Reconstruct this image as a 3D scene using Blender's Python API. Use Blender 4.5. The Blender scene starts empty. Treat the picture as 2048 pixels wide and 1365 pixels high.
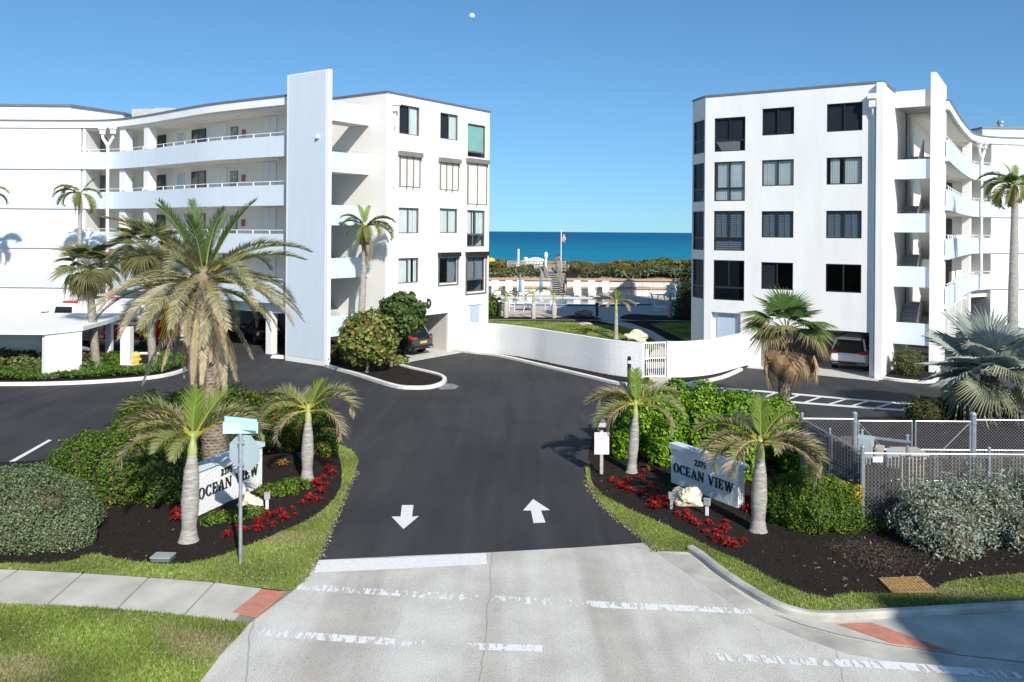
import bpy, bmesh, math, random
import numpy as np
from mathutils import Vector, Matrix, Euler
from mathutils.geometry import tessellate_polygon
PI = math.pi
sc = bpy.context.scene
C = sc.collection
random.seed(7)
RNG = np.random.default_rng(11)

# ------------------------------------------------------------------ camera, sky, sun, exposure
CAM_H, FOC, PX, PY, ROLL = 7.0, 1680.0, 1024.0, 463.3, 0.0074
cd = bpy.data.cameras.new('camera'); cam = bpy.data.objects.new('camera', cd); C.objects.link(cam)
cd.sensor_fit = 'HORIZONTAL'; cd.sensor_width = 36.0; cd.lens = 36.0 * FOC / 2048
cd.shift_y = -(682.5 - PY) / 2048
cd.clip_start = 0.1; cd.clip_end = 90000
cam.matrix_world = Matrix.Translation((0, 0, CAM_H)) @ Matrix.Rotation(PI / 2, 4, 'X') @ Matrix.Rotation(ROLL, 4, 'Z')
sc.camera = cam
SUN_EL = math.radians(34); SUN_TO = Vector((0.37, -0.93, 0)).normalized()
w = bpy.data.worlds.new('World'); sc.world = w; w.use_nodes = True
nt = w.node_tree; bg = nt.nodes['Background']
sky = nt.nodes.new('ShaderNodeTexSky'); sky.sky_type = 'NISHITA'; sky.sun_disc = False
sky.sun_elevation = SUN_EL; sky.sun_rotation = math.atan2(SUN_TO.x, SUN_TO.y)
sky.altitude = 0; sky.air_density = 1.0; sky.dust_density = 0.8; sky.ozone_density = 6.0
tcw = nt.nodes.new('ShaderNodeTexCoord'); mpw = nt.nodes.new('ShaderNodeMapping')   # clear sea air: the sky's pale band lies below the horizon line
mpw.inputs['Location'].default_value = (0, 0, 0.06); mpw.inputs['Scale'].default_value = (1, 1, 1.0)
nt.links.new(tcw.outputs['Generated'], mpw.inputs[0]); nt.links.new(mpw.outputs[0], sky.inputs[0])
tint = nt.nodes.new('ShaderNodeMixRGB'); tint.blend_type = 'MULTIPLY'; tint.inputs[0].default_value = 1.0; tint.inputs[2].default_value = (0.88, 1.15, 1.19, 1)
nt.links.new(sky.outputs[0], tint.inputs[1]); nt.links.new(tint.outputs[0], bg.inputs[0]); bg.inputs[1].default_value = 0.097
sd = bpy.data.lights.new('sun', 'SUN'); sd.energy = 5.0; sd.angle = math.radians(0.5); sd.color = (1.0, 0.945, 0.86)
sun = bpy.data.objects.new('sun', sd); C.objects.link(sun)
ldir = Vector((-SUN_TO.x * math.cos(SUN_EL), -SUN_TO.y * math.cos(SUN_EL), -math.sin(SUN_EL)))
sun.rotation_euler = ldir.to_track_quat('-Z', 'Y').to_euler(); sun.location = (20, -40, 40)
sc.view_settings.view_transform = 'Standard'; sc.view_settings.look = 'None'
sc.view_settings.exposure = 0.27; sc.view_settings.gamma = 1.0; sc.view_settings.use_curve_mapping = False
sc.cycles.max_bounces = 8; sc.cycles.transparent_max_bounces = 16

# ------------------------------------------------------------------ survey helpers: points of the photograph as places on the ground
CR, SR = math.cos(ROLL), math.sin(ROLL)
def ray(px, py):
    dx, dy = px - PX, py - PY
    return Vector((dx * CR + dy * SR, FOC, dx * SR - dy * CR))
def G(px, py, z=0.0):
    r = ray(px, py); k = (z - CAM_H) / r.z
    return Vector((r.x * k, r.y * k, z))
PZ, RAMP0, RAMP1 = 0.7, 43.0, 60.0      # the pool terrace lies 0.7 m above the drive; the garden lawn slopes up to it
def ramp(y): return PZ * min(1.0, max(0.0, (y - RAMP0) / (RAMP1 - RAMP0)))
def GR(px, py):
    r = ray(px, py); sl = PZ / (RAMP1 - RAMP0); k = (-CAM_H - sl * RAMP0) / (r.z - sl * r.y); p = Vector((r.x * k, r.y * k, CAM_H + r.z * k))
    return G(px, py) if p.y < RAMP0 else G(px, py, PZ) if p.y > RAMP1 else p
def V(px, py, y):
    r = ray(px, py); k = y / FOC
    return Vector((r.x * k, y, CAM_H + r.z * k))
def GP(pts, z=0.0): return [G(a, b, z) for a, b in pts]
def smooth(pts, n=6, closed=False):
    P = [Vector(p) for p in pts]; out = []; m = len(P)
    for i in range(m if closed else m - 1):
        if closed: a, b, c, d = P[i - 1], P[i], P[(i + 1) % m], P[(i + 2) % m]
        else: a, b, c, d = P[max(i - 1, 0)], P[i], P[i + 1], P[min(i + 2, m - 1)]
        for k in range(n):
            t = k / n
            out.append(0.5 * ((2 * b) + (c - a) * t + (2 * a - 5 * b + 4 * c - d) * t * t + (3 * b - a - 3 * c + d) * t ** 3))
    if not closed: out.append(P[-1])
    return out

# ------------------------------------------------------------------ materials
MATS = {}
def nodes_of(name):
    m = bpy.data.materials.new(name); m.use_nodes = True
    n = m.node_tree; return m, n, n.nodes['Principled BSDF']
def mat(name, col, rough=0.6, metal=0.0, var=0.12, scale=3.0, bump=0.0, bscale=None, spec=0.5, col2=None, detail=5, stretch=None, coat=0.0, geo=True):
    if name in MATS: return MATS[name]
    m, n, b = nodes_of(name)
    b.inputs['Roughness'].default_value = rough; b.inputs['Metallic'].default_value = metal
    b.inputs['Specular IOR Level'].default_value = spec; b.inputs['Coat Weight'].default_value = coat
    tc = n.nodes.new('ShaderNodeTexCoord'); mp = n.nodes.new('ShaderNodeMapping')
    n.links.new(tc.outputs['Object'], mp.inputs[0])
    if stretch: mp.inputs['Scale'].default_value = stretch
    no = n.nodes.new('ShaderNodeTexNoise'); no.inputs['Scale'].default_value = scale; no.inputs['Detail'].default_value = detail
    n.links.new(mp.outputs[0], no.inputs['Vector'])
    cr = n.nodes.new('ShaderNodeValToRGB'); cr.color_ramp.elements[0].position = 0.3; cr.color_ramp.elements[1].position = 0.7
    c2 = col2 if col2 else tuple(min(1, c * (1 + var)) for c in col)
    c1 = col if col2 else tuple(c * (1 - var) for c in col)
    cr.color_ramp.elements[0].color = (*c1, 1); cr.color_ramp.elements[1].color = (*c2, 1)
    n.links.new(no.outputs['Fac'], cr.inputs[0]); n.links.new(cr.outputs[0], b.inputs['Base Color'])
    if bump:
        nb = n.nodes.new('ShaderNodeTexNoise'); nb.inputs['Scale'].default_value = bscale or scale * 8; nb.inputs['Detail'].default_value = 6
        n.links.new(mp.outputs[0], nb.inputs['Vector'])
        bn = n.nodes.new('ShaderNodeBump'); bn.inputs['Strength'].default_value = bump; bn.inputs['Distance'].default_value = 0.05
        n.links.new(nb.outputs['Fac'], bn.inputs['Height']); n.links.new(bn.outputs[0], b.inputs['Normal'])
    MATS[name] = m; return m
def leafmat(name, trans=0.32, rough=0.6, spec=0.18):
    m, n, b = nodes_of(name)
    at = n.nodes.new('ShaderNodeAttribute'); at.attribute_name = 'Col'
    b.inputs['Roughness'].default_value = rough; b.inputs['Specular IOR Level'].default_value = spec
    n.links.new(at.outputs['Color'], b.inputs['Base Color'])
    tr = n.nodes.new('ShaderNodeBsdfTranslucent'); n.links.new(at.outputs['Color'], tr.inputs[0])
    mx = n.nodes.new('ShaderNodeMixShader'); mx.inputs[0].default_value = trans
    n.links.new(b.outputs[0], mx.inputs[1]); n.links.new(tr.outputs[0], mx.inputs[2])
    n.links.new(mx.outputs[0], n.nodes['Material Output'].inputs[0])
    MATS[name] = m; return m
def glassmat(name, tint, refl=0.25, rough=0.02):
    m, n, b = nodes_of(name)
    t = n.nodes.new('ShaderNodeBsdfTransparent'); t.inputs[0].default_value = (*tint, 1)
    g = n.nodes.new('ShaderNodeBsdfGlossy'); g.inputs[1].default_value = rough; g.inputs[0].default_value = (0.9, 0.93, 0.95, 1)
    lw = n.nodes.new('ShaderNodeLayerWeight'); lw.inputs[0].default_value = refl
    mx = n.nodes.new('ShaderNodeMixShader'); n.links.new(lw.outputs['Fresnel'], mx.inputs[0])
    n.links.new(t.outputs[0], mx.inputs[1]); n.links.new(g.outputs[0], mx.inputs[2])
    n.links.new(mx.outputs[0], n.nodes['Material Output'].inputs[0]); n.nodes.remove(b)
    MATS[name] = m; return m

M_WHITE = mat('white_stucco', (0.76, 0.755, 0.745), 0.75, var=0.045, scale=0.7, bump=0.08, bscale=18, stretch=(2.2, 2.2, 0.35))
M_CREAM = mat('warm_white_stucco', (0.76, 0.73, 0.68), 0.8, var=0.025, scale=0.5, bump=0.2, bscale=14)
M_BLUE = mat('pale_blue_stucco', (0.57, 0.645, 0.72), 0.75, var=0.025, scale=1.2, bump=0.12, bscale=18, stretch=(2.2, 2.2, 0.5))
M_WALLT = mat('rough_white_stucco', (0.80, 0.80, 0.79), 0.8, var=0.03, scale=1.0, bump=0.5, bscale=16)
M_CAPG = mat('grey_roof_cap', (0.17, 0.19, 0.21), 0.45, metal=0.3, var=0.1)
M_ROOF = mat('roof_gravel', (0.35, 0.35, 0.34), 0.9, var=0.2, scale=6)
M_BRONZE = mat('dark_bronze_frame', (0.022, 0.02, 0.019), 0.4, var=0.2)
M_GREYF = mat('grey_aluminium_frame', (0.13, 0.125, 0.12), 0.45, var=0.15)
M_TEAL = mat('teal_film', (0.30, 0.52, 0.47), 0.25, var=0.08, scale=1)
M_BLIND = mat('white_blind', (0.74, 0.76, 0.76), 0.7, var=0.05, scale=2)
M_SHUT = mat('cream_shutter', (0.76, 0.74, 0.67), 0.6, var=0.03)
M_TAUPE = mat('taupe_metal', (0.22, 0.195, 0.165), 0.5, var=0.1)
M_DOOR = mat('pale_blue_door', (0.44, 0.53, 0.66), 0.5, var=0.03)
M_DOORW = mat('white_door', (0.74, 0.74, 0.72), 0.5, var=0.03)
M_DARK = mat('painted_interior_shade', (0.012, 0.012, 0.013), 0.9, var=0.2)  # near-black stands in for the shade inside windows and drain
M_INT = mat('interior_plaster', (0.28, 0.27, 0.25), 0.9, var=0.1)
M_PIPE = mat('white_pipe', (0.80, 0.80, 0.79), 0.4, var=0.02)
M_CONCL = mat('light_concrete', (0.52, 0.50, 0.46), 0.85, var=0.12, scale=2.5, bump=0.2, bscale=60)
M_KERB = mat('white_kerb', (0.70, 0.68, 0.62), 0.8, var=0.12, scale=2.5, bump=0.3, bscale=40)
M_KERBG = mat('grey_kerb', (0.45, 0.44, 0.39), 0.85, var=0.3, scale=1.6, bump=0.3, bscale=50)
M_STEP = mat('grey_steps', (0.36, 0.38, 0.40), 0.8, var=0.1)
M_BLACK = mat('black_plastic', (0.012, 0.012, 0.012), 0.45, var=0.2)
M_BLETTER = mat('black_letter', (0.012, 0.014, 0.013), 0.6, var=0.1)
M_PAINT = mat('white_road_paint', (0.72, 0.72, 0.70), 0.7, var=0.08, scale=9, bump=0.1)
M_LEAF = leafmat('leaf'); M_FROND = leafmat('frond', 0.25); M_GLOSSLEAF = leafmat('glossy_leaf', 0.28, 0.5, 0.25)
M_GRASS = leafmat('grass_blade', 0.35, 0.7, 0.2); M_DRY = leafmat('dry_frond', 0.15, 0.8, 0.15)
M_GLASS = glassmat('window_glass', (0.9, 0.93, 0.93), 0.12)
M_TINT = glassmat('tinted_glass', (0.66, 0.70, 0.73), 0.12)
M_DTINT = glassmat('dark_tinted_glass', (0.42, 0.44, 0.47), 0.10)
M_GALV = mat('galvanised_steel', (0.42, 0.46, 0.50), 0.4, metal=0.6, var=0.15, scale=8)
M_WOOD = mat('weathered_wood', (0.34, 0.34, 0.35), 0.8, var=0.2, scale=4)
M_CEDAR = mat('cedar_cap', (0.40, 0.265, 0.17), 0.7, var=0.15, scale=4)
M_WFURN = mat('white_furniture', (0.78, 0.78, 0.77), 0.5, var=0.03)
M_TRUNKG = mat('smooth_palm_trunk', (0.36, 0.34, 0.31), 0.85, var=0.35, scale=5, bump=0.5, bscale=30, stretch=(1, 1, 5))
M_TRUNKB = mat('brown_palm_trunk', (0.20, 0.155, 0.115), 0.95, var=0.4, scale=6, bump=0.6, bscale=25)
M_SHAFT = mat('green_crownshaft', (0.24, 0.31, 0.09), 0.5, var=0.3, scale=4, stretch=(4, 4, 1), col2=(0.42, 0.42, 0.17))
M_CORE = mat('dark_foliage_core', (0.07, 0.06, 0.035), 0.95, var=0.3, scale=9)
M_ROCK = mat('cream_coral_rock', (0.62, 0.50, 0.33), 0.9, scale=4, col2=(0.80, 0.74, 0.60), bump=0.8, bscale=9)

# asphalt with worn tracks
def asphalt():
    m, n, b = nodes_of('sealed_asphalt'); b.inputs['Roughness'].default_value = 0.8; b.inputs['Specular IOR Level'].default_value = 0.3
    tc = n.nodes.new('ShaderNodeTexCoord')
    a = n.nodes.new('ShaderNodeTexNoise'); a.inputs['Scale'].default_value = 0.22; a.inputs['Detail'].default_value = 8; a.inputs['Distortion'].default_value = 0.6
    mp = n.nodes.new('ShaderNodeMapping'); mp.inputs['Scale'].default_value = (1.6, 0.16, 1)
    t = n.nodes.new('ShaderNodeTexNoise'); t.inputs['Scale'].default_value = 1.1; t.inputs['Detail'].default_value = 6; t.inputs['Distortion'].default_value = 0.8
    f = n.nodes.new('ShaderNodeTexNoise'); f.inputs['Scale'].default_value = 90; f.inputs['Detail'].default_value = 3
    for x in (a, f): n.links.new(tc.outputs['Object'], x.inputs['Vector'])
    n.links.new(tc.outputs['Object'], mp.inputs[0]); n.links.new(mp.outputs[0], t.inputs['Vector'])
    ad = n.nodes.new('ShaderNodeMath'); ad.operation = 'ADD'; n.links.new(a.outputs['Fac'], ad.inputs[0]); n.links.new(t.outputs['Fac'], ad.inputs[1])
    cr = n.nodes.new('ShaderNodeValToRGB'); e = cr.color_ramp.elements
    e[0].position = 0.30; e[0].color = (0.022, 0.022, 0.024, 1); e[1].position = 0.68; e[1].color = (0.054, 0.053, 0.054, 1)
    hf = n.nodes.new('ShaderNodeMath'); hf.operation = 'MULTIPLY'; hf.inputs[1].default_value = 0.5
    n.links.new(ad.outputs[0], hf.inputs[0]); n.links.new(hf.outputs[0], cr.inputs[0])
    mx = n.nodes.new('ShaderNodeMixRGB'); mx.blend_type = 'OVERLAY'; mx.inputs[0].default_value = 0.6
    n.links.new(cr.outputs[0], mx.inputs[1]); n.links.new(f.outputs['Fac'], mx.inputs[2]); n.links.new(mx.outputs[0], b.inputs['Base Color'])
    bn = n.nodes.new('ShaderNodeBump'); bn.inputs['Strength'].default_value = 0.35; bn.inputs['Distance'].default_value = 0.01
    n.links.new(f.outputs['Fac'], bn.inputs['Height']); n.links.new(bn.outputs[0], b.inputs['Normal'])
    return m
M_ASPH = asphalt()
def concrete_road():
    m, n, b = nodes_of('aged_concrete_road'); b.inputs['Roughness'].default_value = 0.88
    tc = n.nodes.new('ShaderNodeTexCoord')
    mp = n.nodes.new('ShaderNodeMapping'); mp.inputs['Scale'].default_value = (1.1, 0.07, 1)
    t = n.nodes.new('ShaderNodeTexNoise'); t.inputs['Scale'].default_value = 0.8; t.inputs['Detail'].default_value = 4
    n.links.new(tc.outputs['Object'], mp.inputs[0]); n.links.new(mp.outputs[0], t.inputs['Vector'])
    cr = n.nodes.new('ShaderNodeValToRGB'); e = cr.color_ramp.elements
    e[0].position = 0.36; e[0].color = (0.40, 0.37, 0.325, 1); e[1].position = 0.56; e[1].color = (0.535, 0.52, 0.47, 1)
    n.links.new(t.outputs['Fac'], cr.inputs[0])
    p = n.nodes.new('ShaderNodeTexNoise'); p.inputs['Scale'].default_value = 0.9; p.inputs['Detail'].default_value = 8
    f = n.nodes.new('ShaderNodeTexNoise'); f.inputs['Scale'].default_value = 45; f.inputs['Detail'].default_value = 4
    vo = n.nodes.new('ShaderNodeTexVoronoi'); vo.feature = 'DISTANCE_TO_EDGE'; vo.inputs['Scale'].default_value = 0.17
    dn = n.nodes.new('ShaderNodeTexNoise'); dn.inputs['Scale'].default_value = 1.2; dn.inputs['Detail'].default_value = 6
    mxv = n.nodes.new('ShaderNodeMixRGB'); mxv.inputs[0].default_value = 0.12
    for x in (p, f, dn): n.links.new(tc.outputs['Object'], x.inputs['Vector'])
    n.links.new(tc.outputs['Object'], mxv.inputs[1]); n.links.new(dn.outputs['Color'], mxv.inputs[2]); n.links.new(mxv.outputs[0], vo.inputs['Vector'])
    m1 = n.nodes.new('ShaderNodeMixRGB'); m1.blend_type = 'OVERLAY'; m1.inputs[0].default_value = 0.35
    n.links.new(cr.outputs[0], m1.inputs[1]); n.links.new(p.outputs['Fac'], m1.inputs[2])
    m2 = n.nodes.new('ShaderNodeMixRGB'); m2.blend_type = 'OVERLAY'; m2.inputs[0].default_value = 0.75
    n.links.new(m1.outputs[0], m2.inputs[1]); n.links.new(f.outputs['Fac'], m2.inputs[2])
    ck = n.nodes.new('ShaderNodeMath'); ck.operation = 'LESS_THAN'; ck.inputs[1].default_value = 0.0016
    n.links.new(vo.outputs['Distance'], ck.inputs[0])
    m3 = n.nodes.new('ShaderNodeMixRGB'); m3.inputs[2].default_value = (0.12, 0.115, 0.10, 1)
    sc_ = n.nodes.new('ShaderNodeMath'); sc_.operation = 'MULTIPLY'; sc_.inputs[1].default_value = 0.4
    n.links.new(ck.outputs[0], sc_.inputs[0]); n.links.new(sc_.outputs[0], m3.inputs[0]); n.links.new(m2.outputs[0], m3.inputs[1]); n.links.new(m3.outputs[0], b.inputs['Base Color'])
    bn = n.nodes.new('ShaderNodeBump'); bn.inputs['Strength'].default_value = 0.3; bn.inputs['Distance'].default_value = 0.01
    n.links.new(f.outputs['Fac'], bn.inputs['Height']); n.links.new(bn.outputs[0], b.inputs['Normal'])
    return m
M_ROAD = concrete_road()
def worn_paint():
    m, n, b = nodes_of('worn_white_paint'); b.inputs['Roughness'].default_value = 0.7
    b.inputs['Base Color'].default_value = (0.74, 0.74, 0.72, 1)
    tc = n.nodes.new('ShaderNodeTexCoord')
    mp = n.nodes.new('ShaderNodeMapping'); mp.inputs['Scale'].default_value = (7, 1.6, 1); mp.inputs['Rotation'].default_value = (0, 0, 0.25)
    a = n.nodes.new('ShaderNodeTexNoise'); a.inputs['Scale'].default_value = 1.4; a.inputs['Detail'].default_value = 8; a.inputs['Roughness'].default_value = 0.7
    c = n.nodes.new('ShaderNodeTexNoise'); c.inputs['Scale'].default_value = 0.55; c.inputs['Detail'].default_value = 2
    n.links.new(tc.outputs['Object'], mp.inputs[0]); n.links.new(mp.outputs[0], a.inputs['Vector']); n.links.new(tc.outputs['Object'], c.inputs['Vector'])
    ad = n.nodes.new('ShaderNodeMath'); ad.operation = 'ADD'; n.links.new(a.outputs['Fac'], ad.inputs[0]); cm = n.nodes.new('ShaderNodeMath'); cm.operation = 'MULTIPLY_ADD'; cm.inputs[1].default_value = 0.45; cm.inputs[2].default_value = 0.275; n.links.new(c.outputs['Fac'], cm.inputs[0]); n.links.new(cm.outputs[0], ad.inputs[1])
    cr = n.nodes.new('ShaderNodeValToRGB'); cr.color_ramp.elements[0].position = 0.472; cr.color_ramp.elements[1].position = 0.512
    hf = n.nodes.new('ShaderNodeMath'); hf.operation = 'MULTIPLY'; hf.inputs[1].default_value = 0.5; n.links.new(ad.outputs[0], hf.inputs[0]); n.links.new(hf.outputs[0], cr.inputs[0])
    t = n.nodes.new('ShaderNodeBsdfTransparent'); mx = n.nodes.new('ShaderNodeMixShader')
    n.links.new(cr.outputs[0], mx.inputs[0]); n.links.new(t.outputs[0], mx.inputs[1]); n.links.new(b.outputs[0], mx.inputs[2])
    n.links.new(mx.outputs[0], n.nodes['Material Output'].inputs[0])
    return m
M_WORN = worn_paint()
M_MULCH = mat('black_mulch', (0.013, 0.0105, 0.009), 0.95, scale=26, col2=(0.045, 0.034, 0.028), bump=1.0, bscale=45, spec=0.15)
M_DIRT = mat('grey_sandy_soil', (0.06, 0.048, 0.04), 0.95, scale=9, col2=(0.13, 0.105, 0.09), bump=0.5, bscale=40)
M_TURF = mat('turf', (0.17, 0.24, 0.045), 0.95, scale=5, col2=(0.33, 0.34, 0.13), bump=0.7, bscale=70, spec=0.1)
M_PAVER = mat('beige_pavers', (0.50, 0.44, 0.37), 0.85, var=0.12, scale=4, bump=0.2, bscale=30)
M_SANDG = mat('dune_sand', (0.30, 0.25, 0.15), 0.95, var=0.3, scale=0.6, bump=0.5, bscale=5)
M_BRICK = mat('pink_tactile_brick', (0.50, 0.215, 0.145), 0.85, var=0.12, scale=6, bump=0.3, bscale=60)
M_SIDE = mat('sidewalk_concrete', (0.50, 0.475, 0.42), 0.88, var=0.18, scale=1.3, bump=0.25, bscale=60, detail=8)

# ------------------------------------------------------------------ mesh helpers
OFF = {}
def tag(o, label=None, cat=None, group=None, kind=None):
    if label: o['label'] = label
    if cat: o['category'] = cat
    if group: o['group'] = group
    if kind: o['kind'] = kind
    return o
def thing(name, label, cat, loc, group=None, local=False, rz=0.0):
    o = bpy.data.objects.new(name, None); C.objects.link(o); o.location = Vector(loc); o.rotation_euler = (0, 0, rz)
    o.empty_display_size = 0.2
    OFF[o.name] = Vector((0, 0, 0)) if local else Vector(loc)
    return tag(o, label, cat, group)
class MB:
    def __init__(s): s.v = []; s.f = []; s.m = []; s.c = []
    def add(s, vs, fs, mi=0, col=None):
        k = len(s.v); s.v.extend(tuple(v) for v in vs); s.f.extend(tuple(i + k for i in f) for f in fs); s.m.extend([mi] * len(fs))
        s.c.extend([col if col else (1, 1, 1)] * len(vs)); return s
    def box(s, x0, x1, y0, y1, z0, z1, W=None, mi=0):
        p = [(x0, y0, z0), (x1, y0, z0), (x1, y1, z0), (x0, y1, z0), (x0, y0, z1), (x1, y0, z1), (x1, y1, z1), (x0, y1, z1)]
        if W: p = [W(*q) for q in p]
        return s.add(p, [(3, 2, 1, 0), (4, 5, 6, 7), (0, 1, 5, 4), (1, 2, 6, 5), (2, 3, 7, 6), (3, 0, 4, 7)], mi)
    def prism(s, poly, z0, z1, mi=0, W=None):
        n = len(poly); p = [(q[0], q[1], z0) for q in poly] + [(q[0], q[1], z1) for q in poly]
        if W: p = [W(*q) for q in p]
        return s.add(p, [tuple(range(n - 1, -1, -1)), tuple(range(n, 2 * n))] + [(i, (i + 1) % n, n + (i + 1) % n, n + i) for i in range(n)], mi)
    def tube(s, path, r, n=6, mi=0, cap=True, col=None):
        P = [Vector(p) for p in path]; R = r if isinstance(r, (list, tuple)) else [r] * len(P); vs = []; fs = []
        for i, p in enumerate(P):
            t = (P[min(i + 1, len(P) - 1)] - P[max(i - 1, 0)]).normalized()
            a = t.cross(Vector((0, 0, 1)) if abs(t.z) < 0.95 else Vector((1, 0, 0))).normalized(); b = t.cross(a)
            for k in range(n):
                g = 2 * PI * k / n; vs.append(p + (a * math.cos(g) + b * math.sin(g)) * R[i])
        for i in range(len(P) - 1):
            for k in range(n): fs.append((i * n + k, i * n + (k + 1) % n, (i + 1) * n + (k + 1) % n, (i + 1) * n + k))
        if cap: fs += [tuple(range(n)), tuple(range((len(P) - 1) * n, len(P) * n))]
        return s.add(vs, fs, mi, col)
    def ring(s, c, r0, r1, x0, x1, n=16, mi=0):  # wheel ring with its axis along x
        vs = []
        for k in range(n):
            a = 2 * PI * k / n; y, z = math.cos(a), math.sin(a)
            for (x, r) in ((x0, r0), (x1, r0), (x1, r1), (x0, r1)): vs.append((c[0] + x, c[1] + y * r, c[2] + z * r))
        fs = []
        for k in range(n):
            j = (k + 1) % n
            for e in range(4): fs.append((k * 4 + e, k * 4 + (e + 1) % 4, j * 4 + (e + 1) % 4, j * 4 + e))
        return s.add(vs, fs, mi)
    def ball(s, c, r, seg=8, rings=6, jit=0.0, mi=0, seed=0):
        rr = random.Random(seed); vs = [(c[0], c[1], c[2] - r[2])]; fs = []
        for i in range(1, rings):
            t = PI * i / rings
            for k in range(seg):
                a = 2 * PI * k / seg; q = 1 + rr.uniform(-jit, jit)
                vs.append((c[0] + r[0] * math.sin(t) * math.cos(a) * q, c[1] + r[1] * math.sin(t) * math.sin(a) * q, c[2] - r[2] * math.cos(t) * q))
        vs.append((c[0], c[1], c[2] + r[2])); L = len(vs) - 1
        for k in range(seg):
            fs.append((0, 1 + (k + 1) % seg, 1 + k)); fs.append((L, L - seg + k, L - seg + (k + 1) % seg))
            for i in range(rings - 2):
                a = 1 + i * seg; fs.append((a + k, a + (k + 1) % seg, a + seg + (k + 1) % seg, a + seg + k))
        return s.add(vs, fs, mi)
    def mesh(s, name, mats, off=(0, 0, 0), smooth=False, col=False):
        me = bpy.data.meshes.new(name); o = Vector(off)
        me.from_pydata([Vector(v) - o for v in s.v], [], s.f)
        for m in (mats if isinstance(mats, (list, tuple)) else [mats]): me.materials.append(m)
        me.polygons.foreach_set('material_index', s.m)
        if smooth: me.polygons.foreach_set('use_smooth', [True] * len(me.polygons))
        if col:
            a = me.color_attributes.new('Col', 'FLOAT_COLOR', 'POINT'); a.data.foreach_set('color', np.array([(*c, 1) for c in s.c], dtype=np.float32).ravel())
        me.update(); return me
    def build(s, name, mats, parent=None, smooth=False, col=False):
        off = OFF.get(parent.name, Vector((0, 0, 0))) if parent else Vector((0, 0, 0))
        return place(s.mesh(name, mats, off, smooth, col), name, parent, off=off)
def place(me, name, parent=None, loc=None, rot=None, scale=None, off=None):
    o = bpy.data.objects.new(name, me); C.objects.link(o)
    if parent: o.parent = parent
    OFF[o.name] = off if off is not None else Vector((0, 0, 0))
    if loc is not None: o.location = loc
    if rot is not None: o.rotation_euler = rot
    if scale is not None: o.scale = (scale,) * 3 if isinstance(scale, (int, float)) else scale
    return o
def copy_tree(o, parent=None):
    c = o.copy(); C.objects.link(c)
    if parent: c.parent = parent
    for ch in list(o.children): copy_tree(ch, c)
    return c
def sheet(name, poly, z, m, kind='structure', slope=False):
    P = [Vector((p[0], p[1], 0)) for p in poly]; tri = tessellate_polygon([P]); vs = [(p.x, p.y, z + (ramp(p.y) if slope else 0)) for p in P]; fs = []
    for a, b, c in tri:
        k = (P[b] - P[a]).cross(P[c] - P[a]).z
        if abs(k) > 1e-9: fs.append((a, b, c) if k > 0 else (c, b, a))
    me = bpy.data.meshes.new(name); me.from_pydata(vs, [], fs); me.update(); me.materials.append(m)
    o = place(me, name); o['kind'] = kind; return o
def offset_path(path, d, closed=False):
    P = [Vector((p[0], p[1])) for p in path]; n = len(P); out = []
    for i in range(n):
        a = P[i - 1] if (i or closed) else None; c = P[(i + 1) % n] if (i < n - 1 or closed) else None
        t1 = (P[i] - a).normalized() if a is not None else None; t2 = (c - P[i]).normalized() if c is not None else None
        if t1 is None: t1 = t2
        if t2 is None: t2 = t1
        n1 = Vector((-t1.y, t1.x)); n2 = Vector((-t2.y, t2.x)); m = (n1 + n2)
        m = m.normalized() if m.length > 1e-6 else n1
        out.append(P[i] + m * (d / max(0.4, m.dot(n1))))
    return out
def sweep(path, d0, d1, z0, z1, mb=None, mi=0, closed=False, bevel=0.0):
    mb = mb or MB(); a = offset_path(path, d0, closed); b = offset_path(path, d1, closed); n = len(a); vs = []; fs = []
    sg = 1 if d1 > d0 else -1
    if bevel:
        a2 = offset_path(path, d0 + sg * bevel, closed); b2 = offset_path(path, d1 - sg * bevel, closed)
        for i in range(n): vs += [(*a[i], z0), (*a[i], z1 - bevel), (*a2[i], z1), (*b2[i], z1), (*b[i], z1 - bevel), (*b[i], z0)]
        q = 6
    else:
        for i in range(n): vs += [(*a[i], z0), (*a[i], z1), (*b[i], z1), (*b[i], z0)]
        q = 4
    for i in range(n if closed else n - 1):
        j = (i + 1) % n
        for k in range(q): fs.append((i * q + k, i * q + (k + 1) % q, j * q + (k + 1) % q, j * q + k))
    if not closed: fs += [tuple(range(q)), tuple(range((n - 1) * q, n * q))]
    return mb.add(vs, fs, mi)
def np_mesh(name, verts, tris, cols, m):
    me = bpy.data.meshes.new(name); nv, nf = len(verts), len(tris)
    me.vertices.add(nv); me.vertices.foreach_set('co', verts.astype(np.float32).ravel())
    me.loops.add(nf * 3); me.loops.foreach_set('vertex_index', tris.astype(np.int32).ravel())
    me.polygons.add(nf); me.polygons.foreach_set('loop_start', np.arange(0, nf * 3, 3, dtype=np.int32))
    me.polygons.foreach_set('loop_total', np.full(nf, 3, dtype=np.int32))
    a = me.color_attributes.new('Col', 'FLOAT_COLOR', 'POINT')
    a.data.foreach_set('color', np.concatenate([cols, np.ones((nv, 1))], 1).astype(np.float32).ravel())
    me.materials.append(m); me.update(calc_edges=True); return me
def pick(cols, wts, n, jit=0.2):
    c = np.array(cols)[RNG.choice(len(cols), n, p=np.array(wts) / sum(wts))]
    return c * RNG.uniform(1 - jit, 1 + jit, (n, 1))
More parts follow.
